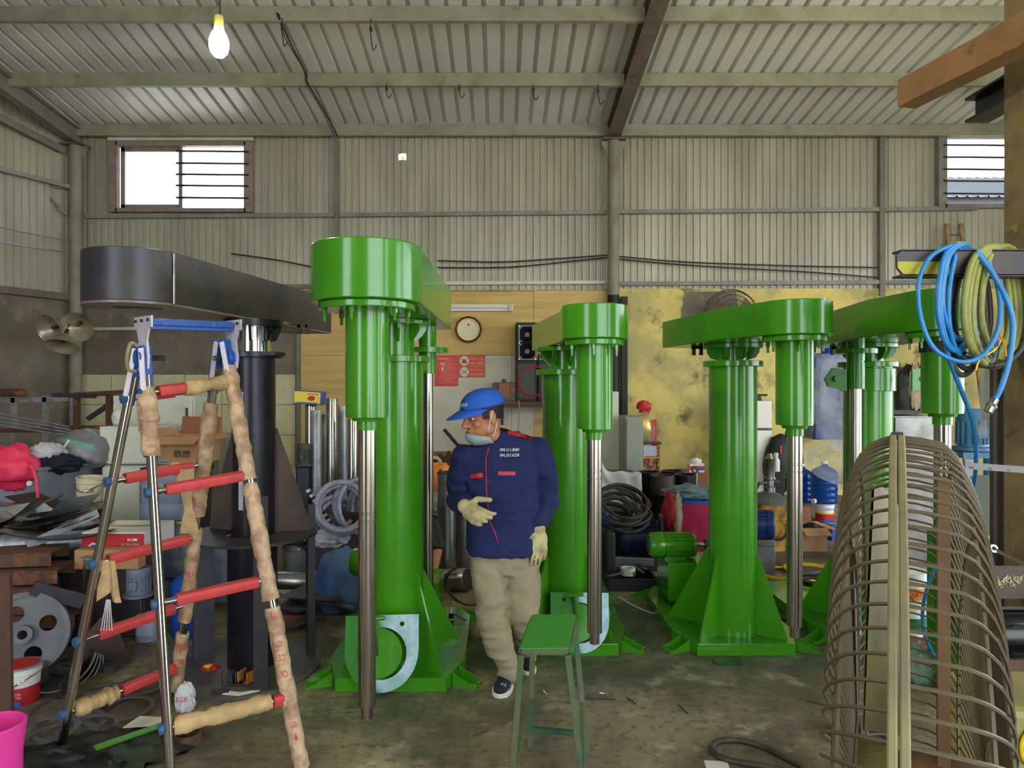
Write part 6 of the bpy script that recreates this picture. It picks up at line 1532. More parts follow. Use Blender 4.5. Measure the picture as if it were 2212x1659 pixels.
# gear wheel, half shells, beams, offcuts on the floor
T = thing('belt_pulley', 'large grey pulley wheel with round holes leaning by the scrap', 'pulley', (P(48,0,3.95).x, 3.95, 0))
ax_ = V((0.35,-0.9,0.22)).normalized(); o_ = V((P(48,0,3.95).x, 3.97, 0.235)); x_, y_, _ = basis(ax_); Rp = Matrix((x_, y_, ax_)).transposed()
part(MB().prism(ccl(0.225, 40), -0.02, 0.012, [ccl(0.045, 16, (0.125*math.cos(k*PI/2+0.4), 0.125*math.sin(k*PI/2+0.4))) for k in range(4)]+[ccl(0.025, 14)], Rp, o_), 'web', 'grey_pulley', T, 0)
part(MB().ring(o_-ax_*0.03, 0.205, 0.232, 0.06, ax_, 40), 'rim', 'dull_steel', T, 40)
part(MB().ring(o_, 0.025, 0.05, 0.05, ax_, 24), 'hub', 'dull_steel', T, 40)
for i in range(4):
    c_ = P(118+i*6,1352+i*10,3.95+0.06*i)
    solo(MB().lathe([(0.20,0),(0.206,0),(0.206,0.22),(0.20,0.22)], c_+V((0.0,0,-0.14)), (0.45,-0.75,0.25), 20, True, -2.0+0.1*i, -0.2+0.1*i), 'half_shell', 'dull_steel', ['topmost','second','third','lowest'][i]+' curved steel half shell beside the pulley wheel', 'shell', 'curved steel half shells', 60)
solo(ibeam(MB(), FP(26,1455)+V((0,0.1,0.08)), FP(150,1385)+V((0.0,0.1,0.08)), 0.12, 0.16, 0.01), 'beam_offcut', 'dark_steel', 'dark steel beam offcut on the floor under the half shells', 'offcut', smooth=0)
solo(MB().beam(P(70,1270,4.0), P(180,1300,4.15), 0.02, 0.08), 'flat_offcut', 'dark_steel', 'dark flat bar lying across the pulley wheel', 'bar', smooth=0)
solo(MB().beam(P(8,1238,3.35), V((P(12,0,3.35).x,3.35,0)), 0.07, 0.02, (0,1,0)), 'rusty_plate', 'rust', 'upright rusty plate at the near end of the scrap', 'plate', smooth=0)
ch_ = MB(); p, q = FP(72,1515), FP(140,1455); a_2 = (q-p).normalized(); n2 = V((a_2.y,-a_2.x,0))
ch_.beam(p+V((0,0,0.006)), q+V((0,0,0.006)), 0.26, 0.01); ch_.beam(p+n2*0.13+V((0,0,0.045)), q+n2*0.13+V((0,0,0.045)), 0.01, 0.09); ch_.beam(p-n2*0.13+V((0,0,0.045)), q-n2*0.13+V((0,0,0.045)), 0.01, 0.09)
solo(ch_, 'channel_tray', 'dark_steel', 'wide dark steel channel lying open side up on the floor', 'channel', smooth=0)
T = thing('welded_bracket', 'welded steel bracket with triangular web and square hole on the floor', 'bracket', tuple(FP(200,1440)))
part(MB().prism([(-0.20,0.02),(0.16,0.02),(0.16,0.06),(0.05,0.30),(0.0,0.30),(-0.20,0.07)], -0.005, 0.005, [[(-0.07,0.04),(-0.01,0.04),(-0.01,0.10),(-0.07,0.10)]], R_, FP(212,1446)+V((0,0.05,0))), 'web', 'plate', T, 0)
for p, q in (((108,1452),(160,1428)), ((108,1452),(150,1460)), ((235,1456),(305,1405)), ((135,1440),(240,1448))):
    part(MB().beam(FP(*p)+V((0,0,0.02)), FP(*q)+V((0,0,0.02)), 0.05, 0.035), 'angle_leg', 'dull_steel', T, 0)
for i in range(4):
    c_ = FP(52,1480)+V((0.008*math.sin(i*2),0.02+0.01*math.cos(i*3),0.002+0.024*i))
    solo(MB().ring(c_, 0.05, 0.105, 0.018), 'flat_flange', 'dull_steel', ['lowest','second','third','topmost'][i]+' flat ring flange in the pile behind the red can', 'flange', 'piled flat flanges')
cn = FP(16,1535)+V((0,0.10,0))
T = pail('adhesive_can', 'red adhesive can with drips of green paint beside the flanges', tuple(cn), 0.092, 0.19, 'white', 'can', None, 'galv', True, (0.0,0.10,'red'))
lettering('LOBSTER', cn+V((0.025,-0.092,0.075)), 0.07, 0.012, (1,0.2,0), (0,0,1), 'off_white', T); lettering('HARD TEX', cn+V((0.025,-0.092,0.058)), 0.07, 0.012, (1,0.2,0), (0,0,1), 'off_white', T)
part(MB().box(cn+V((0.035,-0.087,0.025)), (0.05,0.012,0.02)), 'size_mark', 'blue_label', T, 0)
part(MB().cyl(cn+V((0,0,0.198)), cn+V((0,0,0.202)), 0.085, n=24), 'lid_face', 'red', T)
solo(MB().lathe([(0.075,0.0),(0.085,0.02),(0.088,0.2),(0.10,0.30),(0.094,0.305),(0.080,0.2),(0.0,0.19)], P(-14,1700,2.45)+V((0,0,-0.08)), n=32), 'pink_bucket', 'hot_pink', 'hot pink plastic pot at the near edge of the floor', 'pot', smooth=50)
for i, (u, v, r_, w_) in enumerate(((155,1532,0.20,0.022),(222,1506,0.155,0.028),(305,1486,0.13,0.02),(268,1540,0.14,0.02),(150,1580,0.16,0.02),(122,1612,0.17,0.04),(190,1590,0.13,0.02),(96,1600,0.15,0.03))):
    solo(MB().ring(FP(u,v)+V((0,0,0.003+0.006*i)), r_-w_, r_, 0.006), 'steel_ring', 'dull_steel', ['thin wide steel ring flat on the bare floor','steel ring lying over the wide one','thin steel ring nearest the bracket','steel ring under the taped rung','steel ring behind the rags','broad flat steel ring by the rags','small steel ring under the ladder leg','steel ring at the edge of the ring pile'][i], 'ring', 'cut steel rings on the floor')
solo(MB().ring(FP(404,1602)+V((0,0,0.0)), 0.055, 0.062, 0.045), 'pipe_slice', 'rust', 'short rusty slice of pipe beside the ladder foot', 'pipe')
for i, (u, v, rx, ry, rz_) in enumerate(((235,1632,0.30,0.14,0.07),(110,1668,0.28,0.12,0.08),(310,1600,0.16,0.06,0.04))):
    drape('oily_rag', ['dark green tarpaulin rag spread before the steel rings','black oily rag beside the pink pot','dark rag tucked under the ladder rail'][i], FP(u,v)+V((0,0,0.01)), (rx,ry,rz_), ('cloth_dark','black','cloth_dark')[i], 'rag', 0.4, 3.2, 20+i, flat=0.0)
solo(MB().prism([(-0.02,-0.16),(0.02,-0.16),(0.02,0.16),(-0.02,0.16)], 0, 0.008, (), Matrix.Rotation(-0.75, 3, 'Z'), FP(290,1632)+V((0,0,0.09))), 'painted_strip', 'green', 'narrow green painted metal strip on the dark rag', 'strip', smooth=0)
solo(MB().prism([(0,-0.05),(0.16,-0.03),(0.14,0.05),(0.02,0.06)], 0, 0.004, (), None, FP(278,1596)+V((0,0,0.075))), 'paper_scrap', 'off_white', 'pale scrap of paper on the dark rag', 'paper', smooth=0)
# small litter
T = thing('snack_packet', 'red and yellow snack packet on the floor by the round base', 'packet', tuple(FP(454,1447)))
part(MB().blob(FP(454,1447)+V((0,0,0.014)), (0.055,0.05,0.018), 0.2, 2, 3), 'packet', 'red', T, 60); part(MB().blob(FP(452,1447)+V((0,-0.01,0.024)), (0.03,0.025,0.012), 0.2, 2, 4), 'picture', 'yellow', T, 60)
for i, (u, v, a_2) in enumerate(((494,1480,0.5), (515,1482,0.2), (532,1478,-0.3))):
    c_ = FP(u,v)+V((0,0,0.016)); R3 = Matrix.Rotation(a_2, 3, 'Z'); mb = MB()
    for x, w_ in ((-0.03,0.004),(0.03,0.004)): mb.box(c_+R3 @ V((x,0,0.03)), (w_,0.07,0.06), R3)
    mb.box(c_+V((0,0,0.002)), (0.06,0.07,0.004), R3)
    solo(mb, 'steel_clip', ('dull_steel','plate','orange')[i], ['bent steel clip lying open by the black column foot','brown bent clip between the other two','orange topped clip beside the bent steel clip'][i], 'clip', 'bent clips by the column foot', 0)
solo(MB().prism([(-0.09,-0.02),(0.0,-0.035),(0.09,0.02),(0.11,0.05),(0.0,0.0),(-0.08,0.02)], 0, 0.004, (), None, FP(520,1502)+V((0,0,0.013))), 'paper_scrap', 'white', 'torn white paper at the front of the round base', 'paper', smooth=0)
solo(MB().box(FP(476,1500)+V((0,0,0.016)), (0.09,0.06,0.005), rz=0.3), 'steel_offcut', 'dark_steel', 'small square steel offcut beside the torn white paper', 'offcut', smooth=0)
for i, (u, v) in enumerate(((1302,1500), (1177,1498))):
    c_ = FP(u,v)+V((0,0,0.006)); T = thing('cigarette_butt', ['cigarette butt on the floor beside the stool','cigarette butt between the stool legs'][i], 'litter', tuple(c_)); d_ = V((0.9,-0.4,0)) if i == 0 else V((0.3,-0.9,0))
    part(MB().cyl(c_-d_*0.018, c_+d_*0.006, 0.004, n=8), 'paper_end', 'white', T); part(MB().cyl(c_+d_*0.006, c_+d_*0.022, 0.0042, n=8), 'filter_end', 'orange', T)
solo(MB().prism([(-0.05,-0.02),(0.05,-0.02),(0.06,0.04),(-0.04,0.05)], 0, 0.003, (), None, FP(1548,1657)), 'paper_scrap', 'white', 'white card with yellow edge on the floor by the rubber cable', 'paper', smooth=0)
solo(MB().box(FP(1572,1432)+V((0,0,0.004)), (0.16,0.07,0.006), rz=-0.1), 'steel_offcut', 'dark_green', 'thin plate sprayed green on the floor before the third machine', 'offcut', smooth=0)
for i, (a_2, c_) in enumerate((((1262,1509),(1330,1512)), ((1355,1508),(1372,1522)), ((1465,1523),(1486,1543)), ((1742,1515),(1800,1528)), ((1025,1590),(1055,1577)))):
    solo(MB().cyl(FP(*a_2)+V((0,0,0.004)), FP(*c_)+V((0,0,0.004)), 0.003, n=6), 'wire_bit', 'dark_steel', ['long thin wire bit beside the stool','short wire bit beyond the stool','wire bit on the bare middle floor','wire bit near the wire cage fan','wire bit before the tall green machine'][i], 'wire', 'bits of wire on the floor')
dm('blue_motor', RGB(34,62,130), 0.35, 0, RGB(26,48,104), 6); dm('cloth_green', RGB(120,150,124), 0.85, 0, RGB(90,120,100), 6)
# ------------------------------------------------------------------ middle: rods, hoses, buckets behind the first two machines
for i, (u, vt, d, r_, l) in enumerate(((671,874,6.75,0.053,'steel round bar under the yellow box'), (683,886,6.5,0.050,'steel round bar with a turned end beside the yellow box'), (717,860,6.6,0.055,'tall bright steel round bar in the standing group'),
        (739,876,6.9,0.05,'steel round bar behind the tall bright one'), (762,905,6.5,0.05,'steel round bar next to the green sleeve'), (702,895,7.0,0.045,'darker steel round bar at the back of the group'))):
    b0 = P(u,0,d); rods('steel_round_bar', l, ((b0.x,d,0), (b0.x,d,P(0,vt,d).z)), r_, 'steel' if i % 2 == 0 else 'galv', 'bar', 'round bars standing by the wall')
T = thing('tool_box_carton', 'yellow and blue printed carton on top of the steel round bars', 'box', tuple(P(670,871,6.62)))
R8 = Matrix.Rotation(0.06, 3, 'Y'); ct = P(670,855,6.75); ct.z = P(0,874,6.75).z+0.068
part(MB().box(ct, (0.262,0.2,0.13), R8), 'body', 'blue_label', T, 0, 0.004)
part(MB().box(ct+V((0,-0.101,0.002)), (0.25,0.004,0.108), R8), 'yellow_front', 'yellow', T, 0)
part(MB().blob(ct+V((0.04,-0.105,-0.005)), (0.035,0.002,0.024), 0.25, 2, 2), 'picture', 'red', T); part(MB().box(ct+V((0.055,-0.105,0.033)), (0.11,0.002,0.008), R8), 'print_line', 'red', T, 0); part(MB().box(ct+V((0,-0.105,-0.05)), (0.2,0.002,0.012), R8), 'print_line', 'blue_label', T, 0)
vmotor('small grey green motor on a dark blue gearbox before the steel round bars', P(656,1005,6.4), 0.062, 0.20, 'olive_box')
solo(MB().box((P(655,0,6.4).x,6.42,P(0,1007,6.4).z/2), (0.11,0.12,P(0,1007,6.4).z-0.01)), 'gearbox', 'navy_motor', 'dark blue gearbox column under the small motor', 'gearbox', bev=0.01)
solo(MB().box((P(740,0,6.2).x,6.25,0.27), (0.5,0.35,0.54)), 'dark_crate', 'plate', 'brown crate under the clear hose coil', 'crate', bev=0.01)
for i, (u, v, R2_, a_2) in enumerate(((735,1100,0.20,(0.35,-0.75,0.35)), (757,1092,0.22,(0.75,-0.6,0.15)), (728,1120,0.16,(0.1,-0.8,0.6)), (775,1100,0.2,(0.9,-0.4,0.1)))):
    coil('clear_hose', ['clear plastic hose coil beside the shaft of the tall machine','clear plastic hose coil standing on edge','clear plastic hose coil lying lowest','clear plastic hose coil half behind the steel shaft'][i], P(u,v,5.9+0.16*i), R2_, 0.022, 3, 'clear_hose', 'hose', a_2, 0.1, i, group='clear hose coils')
T = thing('drag_chain', 'black and white plastic drag chain leaning by the clear hoses', 'chain', tuple(P(695,1140,5.9)))
a_2, c_ = P(668,1062,5.95), P(722,1142,5.85)
for i in range(16):
    p = a_2.lerp(c_, i/15); part(MB().box(p, (0.045,0.05,0.026), Matrix.Rotation(0.95, 3, 'Y')), 'chain_link', ('white','black')[i % 2], T, 0)
for i, (u, l) in enumerate(((632,'galvanised bucket wrapped in film under the black rag'), (672,'galvanised bucket beside the blue cloth'))):
    pail('metal_bucket', l, FP(u,1236)+V((0,0.14,0)), 0.135, 0.31, 'galv', group='galvanised buckets'); 
drape('rag', 'black grimy rag heaped on the galvanised bucket', P(640,1160,6.2), (0.20,0.14,0.06), 'cloth_dark', 'rag', 0.4, 3, 31)
drape('plastic_bag', 'crumpled clear plastic bags on the second galvanised bucket', P(708,1160,6.1), (0.19,0.14,0.085), 'sack', 'bag', 0.4, 3.5, 32)
rods('steel_pipe', 'thick greyish steel pipe lying behind the round stand', (P(560,1255,5.65), P(700,1255,5.65)), 0.077, 'stainless', 'pipe')
rods('steel_pipe', 'thinner steel pipe lying before the thick one', (P(560,1283,5.5), P(684,1283,5.5)), 0.033, 'stainless', 'pipe')
rods('steel_rod', 'long thin steel rod slanting on the floor behind the round stand', (P(590,1283,5.2), P(765,1314,4.85)), 0.016, 'dull_steel', 'rod')
for i, (pts, m_, l) in enumerate((([(604,1330,5.0),(660,1302,5.3),(742,1318,5.1),(728,1338,4.9)], 'dull_steel', 'flat steel plate, topmost of the pile behind the round stand'),
        ([(596,1352,4.9),(640,1330,5.2),(700,1345,5.0),(640,1362,4.8)], 'dark_steel', 'steel plate in the middle of the pile behind the round stand'),
        ([(596,1374,4.65),(690,1345,4.95),(708,1352,4.9),(640,1378,4.65)], 'plate', 'brownish steel plate, lowest of the pile behind the round stand'))):
    pp = [V((P(u,v,d).x, d, 0.13-0.05*i)) for u, v, d in pts]; sheet('steel_plate', l, pp, 0.012, m_, 'plate', 'plates piled on the floor')
solo(MB().box((P(650,0,5.0).x,5.02,0.015), (0.28,0.2,0.03)), 'wood_block', 'wood', 'wooden block under the pile of plates', 'block', bev=0.004)
drape('blue_cover', 'pale blue cloth thrown over a machine part beside the tall green machine', P(738,1250,5.2)+V((0,0,-0.06)), (0.20,0.2,0.30), 'denim', 'cloth', 0.14, 2.4, 14)
for i, (u, vt, vb, d, r_, l) in enumerate(((965,1022,1232,6.1,0.082,'bright stainless cylinder standing behind the man'), (1003,1060,1232,6.35,0.075,'second stainless cylinder, behind the arm of the man'))):
    b0 = P(u,0,d)
    T = thing('stainless_cylinder', l, 'cylinder', (b0.x,d,0), 0, 'standing stainless cylinders'); zt = P(0,vt,d).z
    part(MB().lathe([(r_*0.9,0),(r_,0),(r_,zt),(r_*0.9,zt)], (b0.x,d,0), n=32, closed=True), 'tube', 'stainless', T, 40)
    part(MB().ring((b0.x,d,zt), r_*0.55, r_*1.08, 0.012), 'top_flange', 'dark_steel', T, 40)
    for k in range(5): part(MB().cyl((b0.x+math.cos(k*1.25)*r_*0.85,d+math.sin(k*1.25)*r_*0.85,zt+0.01), (b0.x+math.cos(k*1.25)*r_*0.85,d+math.sin(k*1.25)*r_*0.85,zt+0.03), 0.01, n=6), 'bolt', 'dark_steel', T)
rods('stainless_tube', 'stainless tube lying on the floor behind the man', (P(930,1256,5.75), P(1010,1252,5.6)), 0.092, 'stainless', 'pipe')
solo(MB().tube(smooth_path([P(985,1228,5.45), P(968,1240,5.42), P(966,1270,5.42), P(985,1295,5.35), FP(1010,1308), FP(1035,1306)], 6), 0.011, 8), 'black_cable', 'rubber', 'black cable looped over the lying stainless tube', 'cable')
drape('orange_bag', 'orange and clear plastic bag behind the stainless cylinders', P(950,1035,6.6), (0.13,0.1,0.16), 'orange', 'bag', 0.25, 2.8, 15)
drape('film_bundle', 'clear film bundle on a dark bin behind the crouching worker', P(944,1090,6.5), (0.12,0.1,0.10), 'film', 'bundle', 0.3, 3, 16)
solo(MB().box((P(948,0,6.7).x,6.75,0.24), (0.4,0.4,0.48)).box((P(948,0,6.7).x,6.75,0.52), (0.3,0.3,0.1)), 'dark_bin', 'dark_steel', 'dark bin under the orange bag', 'bin', bev=0.01)
T = thing('hand_clamp', 'small toggle clamp lying on the base behind the tall green machine', 'tool', tuple(P(975,1345,4.55)))
cz = 0.083; q0 = V((P(975,0,4.7).x,4.7,cz)); dm('brass', RGB(170,140,80), 0.4, 0.6)
for s in (-1, 1): part(MB().beam(q0+V((s*0.014,0,0)), q0+V((s*0.012,0.01,0.085)), 0.005, 0.02, (0,1,0)), 'clamp_side', 'brass', T, 0)
part(MB().torus(q0+V((0,0.01,0.09)), 0.014, 0.004, (0,1,0), 16, 6), 'eye', 'brass', T); part(MB().box(q0+V((0,-0.005,0.015)), (0.035,0.03,0.03)), 'jaw', 'black', T, 0, 0.003)
part(MB().beam(q0+V((0.02,0,0.03)), q0+V((0.10,-0.06,0.005)), 0.02, 0.006), 'lever', 'dull_steel', T, 0)
solo(MB().beam(P(930,1338,5.0), P(1010,1335,5.0), 0.05, 0.03), 'flat_bar', 'rust', 'rusty flat bar on the floor behind the tall machine base', 'bar', smooth=0)
# green hoses and wrapped parts by the second machine
for i, m_ in enumerate(('green','cloth_red','sack','green','rubber')):
    solo(MB().tube(smooth_path([P(1150,975+i*6,8.14), P(1175,962+i*4,7.9), P(1200,940+i*9,7.85), P(1225,925+i*8,7.9)], 6), 0.018, 8), 'welding_hose', m_, ['upper green','red','pale','lower green','black'][i]+' welding hose bunched behind the shoulder of the man', 'hose', 'welding hoses behind the man')
T = thing('welding_trolley', 'dark trolley with white panel carrying the welding hoses', 'trolley', (P(1180,0,8.0).x,8.0,0))
part(MB().box((P(1178,0,8.1).x,8.3,0.42), (0.46,0.4,0.84)), 'body', 'dark_steel', T, 0, 0.01); part(MB().box((P(1190,0,8.0).x,8.07,P(0,1015,8.0).z), (0.12,0.02,0.4)), 'white_panel', 'white', T, 0)
part(MB().box((P(1185,0,8.0).x,8.2,0.88), (0.4,0.3,0.06)), 'red_tray', 'red', T, 0)
for s in (-1, 1): part(MB().cyl((P(1178,0,8.1).x+s*0.18,8.06,0.07), (P(1178,0,8.1).x+s*0.18,8.12,0.07), 0.07, n=18), 'wheel', 'rubber', T)
solo(MB().box((P(1192,0,6.6).x,6.65,0.30), (0.12,0.4,0.60)), 'blue_crate', 'blue', 'blue plastic crate edge between the man and the second machine', 'crate', bev=0.01)
drape('wrapped_part', 'machine part wrapped in clear film beside the hanging glove', P(1180,1200,5.6), (0.16,0.2,0.20), 'film', 'bundle', 0.28, 3, 17)
solo(MB().box((P(1172,0,5.7).x,5.75,0.10), (0.34,0.35,0.2)), 'green_block', 'dark_green', 'dark green steel block under the film wrapped part', 'block', bev=0.01)

# ------------------------------------------------------------------ cabinets, offering table, sack, rings, drum
cabinet('tall pale electrical cabinet with louvres behind the second machine shaft', 1290, 846, 1337, 1040, 9.3, 0.5, 'cabinet', (1300, 986, 1312, 1010, 8), False)
cabinet('grey green electrical cabinet beside the tall pale one', 1351, 900, 1390, 1060, 8.7, 0.5, 'cabinet_grey', None, False)
T = thing('offering_table', 'carved red brown altar cupboard against the peeling yellow wall', 'altar', (P(1408,0,9.9).x,10.1,0))
a, c = P(1385,0,9.9), P(1426,956,9.9); xm_ = (a.x+c.x)/2; w = c.x-a.x
part(MB().box((xm_,10.1,c.z-0.01), (w+0.04,0.42,0.03)), 'top', 'wood_brown', T, 0, 0.003)
for s in (-1, 1): part(MB().box((xm_+s*(w/2-0.02),10.1,c.z/2), (0.035,0.38,c.z-0.03)), 'side_panel', 'carved', T, 0)
part(MB().box((xm_,9.93,c.z-0.12), (w-0.07,0.02,0.15)), 'painted_panel', 'cloth_white', T, 0); part(MB().box((xm_,9.95,c.z*0.42), (w-0.06,0.03,c.z*0.72)), 'carved_front', 'carved', T, 0)
part(MB().box((xm_,9.92,c.z-0.215), (w,0.03,0.025)), 'shelf_edge', 'orange', T, 0)
for k in range(9): part(MB().torus((xm_-w*0.3+(k % 3)*w*0.3,9.925,c.z*0.2+(k//3)*0.13), 0.045, 0.008, (0,-1,0), 16, 6), 'carved_scroll', 'card', T)
T = thing('gift_basket', 'gold gift basket in cellophane tied with a red bow on the altar', 'gift', tuple(P(1392,952,9.95)))
g0 = V((P(1394,0,9.95).x,10.05,c.z+0.005))
part(MB().blob(g0+V((0,0,0.20)), (0.15,0.12,0.20), 0.2, 3, 3), 'gold_parcels', 'gold_foil', T, 60)
part(MB().lathe([(0.17,0.0),(0.185,0.2),(0.13,0.38),(0.04,0.47),(0.09,0.56)], g0, n=20), 'cellophane', 'cellophane', T, 60)
part(MB().blob(g0+V((0,-0.04,0.50)), (0.10,0.06,0.085), 0.5, 3, 5), 'bow', 'red', T, 60)
part(MB().box(g0+V((0.13,-0.09,0.16)), (0.06,0.05,0.32)), 'red_tin', 'red', T, 0, 0.004)
T = thing('steel_table', 'green legged steel table under the white sack', 'table', (P(1335,0,7.6).x,7.7,0))
zt = P(0,1030,7.4).z
part(MB().box((P(1330,0,7.6).x,7.75,zt-0.015), (0.5,0.6,0.03)), 'top', 'dark_green', T, 0)
for u, d in ((1368,7.5),(1292,7.5),(1366,8.0),(1294,8.0)): part(MB().beam((P(u,0,d).x,d,0), (P(u,0,d).x,d,zt-0.03), 0.06, 0.06, (0,1,0)), 'leg', 'dark_green', T, 0)
sk = MB()
def skf(a_2, c_2):
    x = (a_2-0.5)*0.52; 
    z = zt+0.02-0.42*c_2*(0.75+0.25*math.sin(a_2*3))+0.16*math.exp(-((a_2-0.12)/0.12)**2)*(1-c_2)+0.03*mnoise.noise(V((x*9, c_2*5, 3)))
    return V((P(1334,0,7.4).x+x, 7.42-0.05*c_2+0.05*mnoise.noise(V((x*8, c_2*4, 8))), z+0.02))
sk.grid(skf, 22, 18); k = len(sk.v); sk.add([p+V((0,0.09,0)) for p in sk.v[:k]], [tuple(f[::-1]) for f in sk.f])
solo(sk, 'white_sack', 'sack', 'white woven sack hanging over the green legged table', 'sack', smooth=80)
rp = 0
ringpos = [(1405,1018,8.1,0),(1434,1026,7.85,0),(1484,1024,8.0,0),(1450,1016,8.4,0)]
for i, (u, v, d, z_) in enumerate(ringpos):
    x = P(u,0,d).x; zt = P(0,v,d).z; n = 3; hh = zt/n
    for k in range(n):
        rods('pipe_ring', ['ring at the near end of the stacks','ring with a reddish stain','ring beneath the tissue box','ring at the back'][i]+', '+['lowest','middle','topmost'][k]+' in its stack of black pipe rings', ((x+0.02*math.sin(k*2+i),d,k*hh+0.002), (x+0.02*math.sin(k*2+i),d,(k+1)*hh-0.002)), 0.135, 'black_mill' if (i, k) != (1, 2) else 'plate', 'ring', 'stacked black pipe rings', True)
T = thing('tissue_box', 'printed tissue box with a white tissue puff on the pipe rings', 'box', tuple(P(1504,1020,8.2)))
b0 = P(1503,1012,8.15); b0.z = P(0,1016,8.4).z+0.062
part(MB().box(b0, (0.17,0.1,0.10)), 'carton', 'white', T, 0, 0.003); part(MB().box(b0+V((0,-0.051,0.0)), (0.17,0.003,0.05)), 'printed_band', 'pink', T, 0); part(MB().box(b0+V((0.03,-0.053,-0.01)), (0.1,0.003,0.03)), 'printed_mark', 'blue_label', T, 0)
part(MB().blob(b0+V((0,0,0.075)), (0.07,0.04,0.04), 0.2, 3, 2), 'tissue', 'white', T, 60)
solo(MB().box((P(1500,0,8.6).x,8.75,0.3), (0.34,0.3,0.6)), 'grey_crate', 'card_dark', 'brown crate behind the black pipe rings', 'crate', bev=0.01)
# covered drum
DR = V((P(1500,0,6.6).x,6.7,0)); zt = P(0,1088,6.5).z
T = thing('covered_drum', 'drum wrapped in a magenta cloth with a blue rimmed lid and steel shaft', 'drum', tuple(DR))
part(MB().cyl(DR, DR+V((0,0,zt)), 0.225, n=36), 'drum', 'red', T, 40); part(MB().lathe([(0.0,zt),(0.235,zt),(0.235,zt+0.03),(0.0,zt+0.035)], DR, n=36), 'lid', 'blue', T, 40)
def mg(a_2, c_2):
    t = 2*PI*a_2; r_ = 0.236+0.02*c_2+0.02*mnoise.noise(V((math.cos(t)*3, math.sin(t)*3, c_2*2)))+0.012*math.sin(t*9)*c_2
    return DR+V((math.cos(t)*r_, math.sin(t)*r_, zt-0.02-(zt-0.10-0.06*math.sin(t*2+1))*c_2))
q = MB(); q.grid(mg, 60, 12); part(q, 'magenta_cloth', 'magenta', T, 80)
part(MB().cyl(DR+V((0.03,-0.05,zt+0.03)), DR+V((0.03,-0.05,zt+0.27)), 0.022, n=16), 'shaft', 'steel', T); part(MB().torus(DR+V((0.02,-0.05,zt+0.30)), 0.028, 0.010, (0.3,1,0), 18, 8), 'eye_bolt', 'dull_steel', T)
drape('grey_cloth', 'grey blue cloth tossed over the lid of the magenta drum', DR+V((-0.02,-0.06,zt+0.08)), (0.22,0.14,0.075), 'cloth_teal', 'cloth', 0.45, 2.6, 18)
drape('red_cloth', 'dark red quilted cloth draped down the side of the magenta drum', DR+V((-0.22,-0.10,zt-0.10)), (0.09,0.10,0.20), 'cloth_red', 'cloth', 0.2, 2.4, 19)
drape('beige_cloth', 'beige cloth hanging between the red cloth and the magenta drum', DR+V((-0.17,-0.16,zt-0.14)), (0.05,0.05,0.22), 'cloth_beige', 'cloth', 0.2, 2.4, 21)
# dark machinery behind the tank of the third machine
vmotor('large dark navy motor lying behind the third machine', V((P(1440,0,6.2).x,6.35,0.27)), 0.17, 0.42, 'navy_motor', 'electric_motor', (-1,0.15,0), 22)
solo(MB().box((P(1410,0,6.2).x,6.35,0.06), (0.5,0.3,0.12)), 'steel_skid', 'dark_steel', 'dark steel skid under the large navy motor', 'skid', bev=0.008)
coil('grey_cable', 'bundle of grey cables coiled behind the second machine shaft', P(1325,1105,6.75), 0.19, 0.013, 7, 'dull_steel', 'cable', (0.3,-0.8,0.5), 0.25, 3)
coil('black_cable', 'bundle of black cables under the grey coil', P(1335,1120,6.3), 0.20, 0.014, 8, 'rubber', 'cable', (0.1,-0.6,0.8), 0.25, 4)
solo(MB().box((P(1330,0,6.9).x,6.95,0.22), (0.5,0.4,0.44)).cyl((P(1370,0,6.9).x,6.7,0.30), (P(1370,0,6.9).x,6.95,0.30), 0.16, n=28), 'machine_casting', 'black', 'black machine casting under the cable bundles', 'casting', bev=0.01)
solo(MB().box((P(1300,0,6.3).x,6.35,P(0,1132,6.3).z), (0.11,0.2,0.22)), 'blue_box', 'blue', 'bright blue plastic box behind the second machine shaft', 'box', bev=0.01)
T = thing('office_chair', 'black chair back beside the bright blue box', 'chair', (P(1310,0,6.1).x,6.1,0))
part(MB().box((P(1312,0,6.0).x,6.0,P(0,1200,6.0).z+0.02), (0.10,0.32,0.44)), 'backrest', 'black', T, 0, 0.03); part(MB().cyl((P(1312,0,6.0).x,6.0,0), (P(1312,0,6.0).x,6.0,0.12), 0.05, n=14), 'stem', 'dark_steel', T)
for i in range(5):
    solo(MB().beam(P(1318,1204+i*4.2,6.1+0.03*i), P(1412,1208+i*4.0,6.1+0.03*i), 0.03, 0.012), 'aluminium_strip', 'alu', ['topmost','second','third','fourth','lowest'][i]+' aluminium strip of the bundle beside the tool tray', 'strip', 'aluminium strips', smooth=0)
solo(MB().box((P(1365,0,6.2).x,6.28,0.055), (0.42,0.12,0.11)), 'wood_block', 'wood', 'wooden block under the aluminium strips', 'block', bev=0.004)
T = thing('tool_tray', 'black open tool tray with a yellowish tape roll and loose tools', 'tray', tuple(FP(1372,1282)))
o_ = FP(1370,1280)+V((0,0.18,0))
part(MB().box(o_+V((0,0,0.01)), (0.38,0.3,0.02)).box(o_+V((0,-0.15,0.05)), (0.38,0.02,0.1)).box(o_+V((0,0.15,0.05)), (0.38,0.02,0.1)).box(o_+V((-0.19,0,0.05)), (0.02,0.3,0.1)).box(o_+V((0.19,0,0.05)), (0.02,0.3,0.1)), 'tray', 'black', T, 0)
solo(MB().ring(o_+V((-0.02,-0.02,0.10)), 0.035, 0.06, 0.06), 'tape_roll', 'off_white', 'yellowish roll of tape standing in the black tool tray', 'tape')
